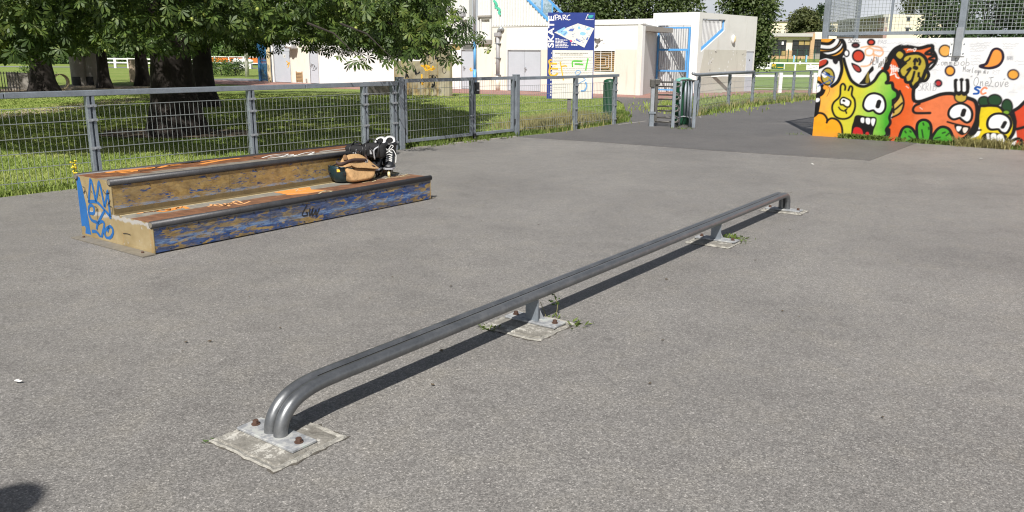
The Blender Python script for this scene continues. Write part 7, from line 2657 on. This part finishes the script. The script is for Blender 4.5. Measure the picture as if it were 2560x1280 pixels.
webbing([GX(365, 600, .36), GX(430, 640, .33), GX(520, 640, .31), GX(640, 590, .305), GX(760, 555, .31), GX(900, 550, .32), GX(1050, 555, .34)], .040)
webbing([GX(840, 385, .50), GX(930, 390, .49), GX(1010, 430, .46), GX(1065, 500, .41), GX(1080, 560, .37), GX(1030, 600, .345)], .034)
bk = MB().tube([GX(1050, 520, .35), GX(1085, 540, .345), GX(1075, 600, .335), GX(1035, 605, .335)], .004, 6, closed=True).build('buckle', M['galv_light'], bag)

# helmet lying on its crown
hc = np.array(GX(500, 800, .445))
hc[2] = Z1 + .132
hel = thing('skate_helmet', hc, 'dark teal skate helmet lying upside down at the left of the tan bag', 'helmet')
ax = norm(np.array((.10, .22, .97)))
xa = norm(np.cross(np.array((0, 1.0, 0)), ax))
ya = np.cross(ax, xa)
def dome(rx, ry, rz, k0, lip_, nu=28, nv=9):
    rows = []
    for i in range(nv):
        th = math.pi / 2 * (i / (nv - 1))
        rows.append([tuple(hc + (xa * rx * math.cos(a) * math.sin(th) + ya * ry * math.sin(a) * math.sin(th)) - ax * rz * math.cos(th) + ax * k0 * (1 + .15 * math.cos(2 * a)) * (i / (nv - 1)) ** 3) for a in [2 * math.pi * q / nu for q in range(nu)]])
    return rows
outer = dome(.150, .128, .135, .03, 0)
inner = dome(.132, .110, .115, .028, 0)
rim = [tuple((np.array(a) + np.array(b)) / 2 + ax * .006) for a, b in zip(outer[-1], inner[-1])]
MB().grid(outer + [rim] + [inner[-1]], True).build('shell', M['helmet'], hel, True)
MB().grid(inner, True).build('liner', M['liner'], hel, True)
# vents, sticker and chin strap
vd = norm(np.array(gp(835, 429, .4)) * 0 + np.array((-.55, -.80, -.1)))
def on_shell(az, el, off=.001):
    d = xa * math.cos(az) * math.cos(el) * .150 + ya * math.sin(az) * math.cos(el) * .128 - ax * math.sin(el) * .135
    nrm = norm(xa * math.cos(az) * math.cos(el) / .150 + ya * math.sin(az) * math.cos(el) / .128 - ax * math.sin(el) / .135)
    return hc + d + nrm * off, nrm
az0 = math.atan2(np.dot(vd, ya), np.dot(vd, xa))
for da in (-.32, 1.0, -1.5, 2.2):
    p_, n_ = on_shell(az0 + da, .30, .0015)
    q_, _ = on_shell(az0 + da, .30, -.006)
    MB().tube([tuple(q_), tuple(p_)], .017, 16).build('vent', M['liner'], hel)
p_, n_ = on_shell(az0 + .55, .10, .002)
u_ = norm(np.cross(n_, np.array((0, 0, 1.0))))
v_ = np.cross(u_, n_)
MB().add([tuple(p_ + u_ * a + v_ * b) for a, b in ((-.018, -.014), (.016, -.016), (.018, .014), (-.014, .016))], [(0, 1, 2, 3)]).build('sticker', M['sp_yellow'], hel)
MB().tube([tuple(on_shell(az0 - .6, -.12, -.01)[0]), tuple(hc + ax * .07 + xa * -.05), tuple(hc + ax * .06 + xa * .06)], .008, 6).ball(tuple(on_shell(az0 - .35, -.2, .0)[0]), .014).build('chin_strap', M['black'], hel)

# inline skates
def skate(px, t, heading, label, laced, lean=0.0):
    o0 = np.array(LD.p(px, t, Z1 + .004))
    f = np.array((*hd(heading), 0))
    s = np.array((f[1], -f[0], 0))
    up = norm(np.array((0, 0, 1.0)) + s * lean)
    W = lambda x, y, z: tuple(o0 + f * x * 1.08 + s * y * 1.32 + up * z * 1.04)
    sk = thing('inline_skate', o0, label, 'skate', 'pair of inline skates on the ledge')
    # frame and wheels
    mb = MB()
    for y in (-.018, .018):
        V = [W(x, y + q, z) for q in (-.003, .003) for x, z in ((-.12, .045), (.12, .045), (.13, .075), (.10, .088), (-.10, .088), (-.13, .075))]
        mb.add(V, [(0, 1, 2, 3, 4, 5), (11, 10, 9, 8, 7, 6)] + [(i, (i + 1) % 6, 6 + (i + 1) % 6, 6 + i) for i in range(6)])
    mb.build('frame', M['dark_steel'], sk)
    for i, x in enumerate((.118, .04, -.04, -.118)):
        rw = .036
        prof_ = [(.0, .011), (.6, .0115), (.9, .010), (1.0, .005), (1.0, -.005), (.9, -.010), (.6, -.0115), (.0, -.011)]
        rows = [[W(x + rw * r * math.cos(a), y, rw + rw * r * math.sin(a)) for a in [2 * math.pi * k / 18 for k in range(18)]] for r, y in prof_]
        w_ = MB().grid(rows, True).build('wheel', M['wheel_cream'] if i in (0, 3) else M['tyre'], sk, True)
        MB().tube([W(x, -.013, rw), W(x, .013, rw)], .012, 10).build('hub', M['grey_trim'], w_)
    # boot: cross sections from toe to heel, low shell
    secs = []
    for x, hw, zl, zh in ((.158, .012, .098, .115), (.145, .034, .094, .140), (.105, .046, .092, .165), (.05, .047, .092, .195), (.0, .043, .092, .245), (-.04, .043, .092, .30), (-.09, .043, .092, .31), (-.128, .036, .094, .30), (-.145, .018, .10, .27)):
        ring_ = []
        for k in range(14):
            a = 2 * math.pi * k / 14
            y = hw * math.copysign(abs(math.cos(a)) ** .7, math.cos(a))
            zz_ = (zl + zh) / 2 + (zh - zl) / 2 * math.copysign(abs(math.sin(a)) ** .75, math.sin(a))
            ring_.append(W(x, y, zz_))
        secs.append(ring_)
    mb = MB().grid(secs, True)
    mb.f.append(tuple(range(14)))
    mb.f.append(tuple(8 * 14 + k for k in range(14)))
    boot = mb.build('boot', M['boot'], sk, True, sub=1)
    # toe cap edge and sole
    sole = MB()
    so = [(.165, 0), (.155, .032), (.11, .050), (.04, .048), (-.06, .044), (-.13, .040), (-.152, .018), (-.152, -.018), (-.13, -.040), (-.06, -.044), (.04, -.048), (.11, -.050), (.155, -.032)]
    sole.prism(so, lambda a, b, h: W(a, b, h), .086, .104)
    sole.build('sole', M['grey_trim'], sk)
    # cuff: open collar, white inside
    rows, rin = [], []
    for z, rx, ry, cx_ in ((.20, .062, .052, -.075), (.27, .064, .054, -.08), (.335, .070, .058, -.085), (.365, .072, .060, -.088)):
        rows.append([W(cx_ + rx * math.cos(a), ry * math.sin(a), z + (.018 * -math.cos(a) if z > .3 else 0)) for a in [2 * math.pi * k / 20 for k in range(20)]])
        rin.append([W(cx_ + rx * .86 * math.cos(a), ry * .86 * math.sin(a), z + .004 + (.018 * -math.cos(a) if z > .3 else 0)) for a in [2 * math.pi * k / 20 for k in range(20)]])
    MB().grid(rows + [rin[-1]], True).build('cuff', M['boot'], sk, True)
    rows = [rin[1], rin[2], rin[3]]
    top_ = [W(-.090 + .056 * math.cos(a), .046 * math.sin(a), .385 - .035 * math.cos(a)) for a in [2 * math.pi * k / 20 for k in range(20)]]
    topi = [W(-.078 + .034 * math.cos(a), .030 * math.sin(a), .374 - .030 * math.cos(a)) for a in [2 * math.pi * k / 20 for k in range(20)]]
    boti = [W(-.082 + .034 * math.cos(a), .036 * math.sin(a), .30) for a in [2 * math.pi * k / 20 for k in range(20)]]
    MB().grid([rin[2], top_, topi], True).build('liner', M['cuff'], sk, True)
    mb = MB().grid([topi, boti], True)
    mb.f.append(tuple(20 + k for k in range(20)))
    mb.build('inner_lining', M['liner'], sk, True)
    # straps and buckle
    mb = MB()
    mb.tube([W(-.088 + .076 * math.cos(a), .063 * math.sin(a), .335) for a in np.linspace(-2.2, 2.2, 14)], .010, 6)
    mb.build('cuff_strap', M['black'], sk, True)
    MB().hexa([W(-.03, .05, .322), W(.0, .05, .322), W(.0, .07, .322), W(-.03, .07, .322), W(-.03, .05, .35), W(.0, .05, .35), W(.0, .07, .35), W(-.03, .07, .35)]).build('buckle', M['grey_trim'], sk)
    if laced:
        mb = MB()
        for i in range(6):
            x = .098 - i * .020
            z = .170 + i * .013 + (i ** 2) * .0018
            k = .026
            mb.tube([W(x, -k, z - .006), W(x - .006, 0, z + .010), W(x - .014, k, z + .002)], .0036, 5)
            mb.tube([W(x, k, z - .006), W(x - .008, 0, z + .012), W(x - .014, -k, z + .002)], .0036, 5)
        top = .265
        mb.tube(smooth([W(.0, .0, top), W(.02, -.03, top + .02), W(.03, -.055, top - .03), W(.05, -.058, .20), W(.075, -.056, .15)], 4), .0042, 5)
        mb.tube(smooth([W(.0, .0, top), W(.02, .03, top + .01), W(.04, .052, top - .05), W(.06, .058, .18), W(.08, .056, .13)], 4), .0042, 5)
        mb.tube(smooth([W(.0, .0, top), W(.02, -.02, top + .03), W(.015, -.035, top + .055), W(.005, -.02, top + .065), W(.0, .0, top + .03), W(.0, .0, top)], 4), .0042, 5)
        mb.tube(smooth([W(.0, .0, top), W(.025, .02, top + .025), W(.02, .04, top + .02), W(.01, .03, top)], 4), .0042, 5)
        mb.build('laces', M['lace'], sk)
    else:
        MB().tube(smooth([W(.15, -.036, .115), W(.168, 0, .125), W(.15, .036, .115), W(.10, .05, .12)], 4), .008, 6).build('toe_trim', M['grey_trim'], sk)
        mb = MB()
        for i in range(4):
            x = .095 - i * .026
            z = .17 + i * .020
            mb.tube([W(x, -.028, z - .006), W(x - .008, 0, z + .012), W(x - .014, .028, z)], .004, 5)
        mb.build('laces', M['black'], sk)
    return sk
skate(3.135, .415, 176, 'black inline skate with tied white laces at the right end of the ledge step', True)
skate(2.985, .47, 188, 'black inline skate with grey toe edge behind the tan bag', False, -.05)

# wrist guards dropped on top
def guard(c, heading, tilt, size, label, plate):
    f = np.array((*hd(heading), 0))
    s = np.array((f[1], -f[0], 0))
    up = norm(np.array((0, 0, 1.0)) + f * tilt)
    f = norm(f - up * np.dot(f, up))
    W = lambda x, y, z: tuple(np.array(c) + s * x + f * y + up * z)
    g = thing('wrist_guard', c, label, 'pad', 'black protective pads on the skates')
    rows = []
    for x, k in ((-1, .72), (-.8, 1.0), (-.2, .92), (.3, 1.02), (.85, 1.0), (1, .75)):
        rows.append([W(x * size[0], size[1] * k * math.copysign(abs(math.cos(a)) ** .6, math.cos(a)), size[2] * k * math.copysign(abs(math.sin(a)) ** .6, math.sin(a))) for a in [2 * math.pi * q / 16 for q in range(16)]])
    jr = random.Random(len(label))
    rows = [[(p[0] + jr.uniform(-.012, .012), p[1] + jr.uniform(-.012, .012), p[2] + jr.uniform(-.012, .012)) for p in r] for r in rows]
    mb = MB().grid(rows, True)
    mb.f.append(tuple(range(16)))
    mb.f.append(tuple(5 * 16 + q for q in range(16)))
    for k in range(4):
        x0 = jr.uniform(-.8, .8) * size[0]
        flap_ = MB().tube(smooth([W(x0, size[1] * .9, size[2] * jr.uniform(-.2, .8)), W(x0 + jr.uniform(-.04, .04), size[1] * 1.35, size[2] * jr.uniform(-.6, .6)), W(x0 + jr.uniform(-.07, .07), size[1] * 1.25, -size[2] * jr.uniform(.6, 1.2))], 4), .009, 5)
        flap_.build('strap_end', M['grey_trim'] if k == 1 else M['black'], g, True)
    mb.build('sleeve', M['liner'], g, True, sub=1)
    MB().hexa([W(-.045, size[1] * 1.02, -.022), W(.045, size[1] * 1.02, -.022), W(.045, size[1] * 1.10, -.022), W(-.045, size[1] * 1.10, -.022),
               W(-.045, size[1] * .98, .03), W(.045, size[1] * .98, .03), W(.045, size[1] * 1.06, .03), W(-.045, size[1] * 1.06, .03)]).build('splint', M['black'], g, bevel=.008)
    a_, b_ = plate
    MB().hexa([W(-a_, size[1] * 1.13, -b_), W(a_, size[1] * 1.13, -b_), W(a_, size[1] * 1.15, -b_), W(-a_, size[1] * 1.15, -b_),
               W(-a_, size[1] * 1.10, b_), W(a_, size[1] * 1.10, b_), W(a_, size[1] * 1.12, b_), W(-a_, size[1] * 1.12, b_)]).build('badge', M['grey_trim'], g)
    for x in (-.075, .075):
        MB().tube([W(x, size[1] * 1.04 * math.cos(a), size[2] * 1.06 * math.sin(a)) for a in [2 * math.pi * q / 16 for q in range(16)]], .011, 6, closed=True).build('strap', M['black'], g, True)
    MB().tube(smooth([W(-.05, .0, size[2]), W(-.03, .02, size[2] + .04), W(.03, .02, size[2] + .045), W(.06, 0, size[2])], 4), .008, 6).build('loop', M['boot'], g, True)
    return g
guard(GX(890, 330, .56), 195, .25, (.15, .075, .065), 'black wrist guard with long grey badge lying on the ledge edge above the bag', (.035, .008))
guard(GX(1240, 325, .42), 190, .15, (.13, .075, .085), 'black pad with square grey badge lying on the left skate', (.022, .022))
# ------------------------------------------------------------------ small plants, scraps, and an added unseen object casting the bottom left shadow
def weed(x, y, n, spread, h, label, mat='weed', lean=1.2, w=.006, name='weed', seed=1, up=False):
    global rng
    rng = np.random.default_rng(seed)
    t = thing(name, (x, y, 0), label, 'weed')
    pos = np.stack([x + rng.normal(0, spread, n), y + rng.normal(0, spread, n), np.full(n, .003)], 1)
    a = rng.uniform(0, 2 * np.pi, n)
    L = h * .6 * rng.uniform(.4, 1.2, n)
    out = np.stack([np.cos(a) * lean, np.sin(a) * lean, np.full(n, .6)], 1)
    xx, yy, zz_ = leaf_frames(pos, norm(out), .4, -.3 if up else .0)
    leaf_mesh('leaves', pos, xx, yy, zz_, L, M[mat], t, QV * np.array((1, .42, 1)), QT, None)
    return t
q = RL.p(1.69, .15, 0)
weed(q[0], q[1], 60, .030, .07, 'dark green weed clump by the second footing of the rail', seed=2)
q = RL.p(2.07, -.22, 0)
weed(q[0], q[1], 34, .035, .10, 'flat grassy weed at the right corner of the second rail footing', seed=3, w=.004)
q = RL.p(2.12, -.05, 0)
t = weed(q[0], q[1], 16, .018, .06, 'thin upright weed sprig behind the second rail support', seed=4, up=True)
MB().tube([(q[0], q[1], 0), (q[0] + .01, q[1] + .02, .08), (q[0] - .015, q[1] + .03, .15)], .0022, 5).tube([(q[0] - .06, q[1] - .01, 0), (q[0] - .10, q[1] + .01, .10)], .0018, 5).build('stem', M['dry'], t)
rng = np.random.default_rng(8)
n = 20
pos = np.array((q[0] - .005, q[1] + .025, 0)) + np.stack([rng.normal(0, .012, n), rng.normal(0, .012, n), rng.uniform(.07, .16, n)], 1)
x, y, z_ = leaf_frames(pos, norm(rng.normal(0, 1, (n, 3))), .5, 0)
leaf_mesh('leaves', pos, x, y, z_, .028 * rng.uniform(.6, 1.2, n), M['shrub'], t, QV, QT, None)
q = RL.p(4.98, -.13, 0)
weed(q[0], q[1], 120, .065, .10, 'low spreading weed at the third footing of the rail', seed=5)
q = RL.p(5.02, -.02, 0)
weed(q[0], q[1], 50, .04, .08, 'small weed in the shade behind the third rail support', seed=6)
q = RL.p(-.185, .205, 0)
weed(q[0], q[1], 22, .016, .032, 'tiny yellow green weed at the left corner of the nearest footing', 'shrub', seed=7)
q = gp(1708, 322.5)
weed(q[0], q[1], 130, .11, .10, 'low grass patch under the turnstile cage', seed=8)
q = gp(1985, 337)
weed(q[0], q[1], 26, .08, .10, 'sparse weed in a crack left of the painted wall', seed=9)
# yellow flower spike by the fence
q = LF.p(5.62, -.22, 0)
t = thing('yellow_flower', q, 'yellow flower spike in the grass in front of the nearest fence post', 'flower')
MB().tube([(q[0], q[1], -.02), (q[0], q[1], .36)], .006, 5).build('stem', M['weed'], t)
mb = MB()
rl = random.Random(3)
for k in range(22):
    z = .16 + .2 * rl.random()
    mb.ball((q[0] + rl.uniform(-.025, .025), q[1] + rl.uniform(-.025, .025), z), .014, .014, .010, 6, 4)
mb.build('blossom', M['yellow_flower'], t)
# scraps
for i, (px, py, s, lab) in enumerate(((45, 958, .022, 'white paper scrap on the asphalt near the left edge'), (1749, 294, .05, 'white crumpled scrap on the dark asphalt right of the turnstile'), (2030, 412, .03, 'small white scrap on the asphalt in front of the painted wall'), (2452, 398, .035, 'white fleck of litter below the yellow monster'))):
    q = gp(px, py)
    t = thing('paper_scrap', q, lab, 'litter')
    rl = random.Random(i)
    pts = [(q[0] + s * rl.uniform(.6, 1.2) * math.cos(a), q[1] + s * rl.uniform(.3, .8) * math.sin(a), .008 + rl.uniform(0, .012)) for a in [k * math.pi / 3.5 for k in range(7)]]
    MB().add(pts + [(q[0], q[1], .022)], [(k, (k + 1) % 7, 7) for k in range(7)]).build('scrap', M['paper'], t)
# crumbs of dead leaf and grit blown over the asphalt
rng = np.random.default_rng(77)
n = 75
yy_ = rng.uniform(3.4, 15, n)
xx_ = rng.uniform(-.45, .5, n) * yy_
kk = (fence_side(xx_, yy_) < -.15) & (np.abs((xx_ - LD.o[0]) * LD.e2[0] + (yy_ - LD.o[1]) * LD.e2[1] - .5) > .95)
pos = np.stack([xx_[kk], yy_[kk], np.full(kk.sum(), .010)], 1)
x, y, z_ = leaf_frames(pos, norm(rng.normal(0, 1, (len(pos), 3)) * np.array((1, 1, .05))), .15, 0)
z_ = norm(z_ * .2 + np.array((0, 0, 1.0)))
x = norm(x * np.array((1, 1, 0)) + 1e-6)
y = np.cross(z_, x)
leaf_mesh('leaf_litter', pos, x, y, z_, rng.uniform(.012, .035, len(pos)), plain('dead_leaf', (.10, .075, .045), .9, var=.5, scale=3), None, QV * np.array((1, 1, .3)), QT, 'stuff')
# unseen pole added behind the viewer to cast the bottom left shadow
hs = np.array(gp(30, 1264))
lh = 3.4
dl = lh / math.tan(rad(SUN_ELEV))
bx, by = hs[0] - hd(SUN_HEAD)[0] * dl - .04, hs[1] - hd(SUN_HEAD)[1] * dl
t = thing('shadow_caster', (bx, by, 0), 'added unseen ball on a slim pole that casts the bottom left shadow', 'lamp post')
MB().tube([(bx, by, 0), (bx, by, lh - .1)], .035, 10).build('pole', M['galv'], t, True)
MB().ball((bx, by, lh), .13, .13, .12, 16, 10).build('head', M['white_metal'], t, True)
MB().tube([(bx, by, 0.0), (bx, by, .03)], .12, 12).build('foot_plate', M['galv'], t)

# ------------------------------------------------------------------ labels of the setting
SETTING = {
    'lawn': ('mown green lawn and grassland reaching to the horizon', 'ground'), 'skatepark_ground': ('light grey worn asphalt of the skatepark', 'asphalt'),
    'dark_asphalt': ('darker newer asphalt leading through the turnstile', 'asphalt'), 'kerb_strip': ('thin concrete edging under the double gate', 'kerb'),
    'paved_apron': ('pink asphalt apron along the white clubhouse', 'pavement'), 'grey_lane': ('grey lane at the left end of the clubhouse', 'road'),
    'painted_line': ('thin pale line across the path beside the turnstile', 'marking'), 'worn_patch': ('pale worn patch on the dark asphalt left of the painted wall', 'asphalt'),
    'dirt_path': ('pale trodden path crossing the lawn on the left', 'path'), 'bare_earth': ('bare earth under the trees', 'ground'), 'far_lane': ('grey lane far away on the left', 'road'),
    'playing_field': ('mown playing field behind the field fence', 'field'), 'pitch_line': ('white line at the near edge of the playing field', 'marking'),
    'grass': ('loose grass blades of the lawn and its verges', 'grass'), 'wall_weeds': ('low weeds along the foot of the painted wall', 'weeds'), 'leaf_litter': ('crumbs of dead leaf scattered over the asphalt', 'litter'), 'dry_stalks': ('dry stalks at the foot of the painted wall', 'weeds')}
for o in bpy.data.objects:
    if o.parent is None and o.type == 'MESH':
        k = o.name.split('.')[0]
        if k in SETTING:
            o['label'], o['category'] = SETTING[k]
# ------------------------------------------------------------------ end
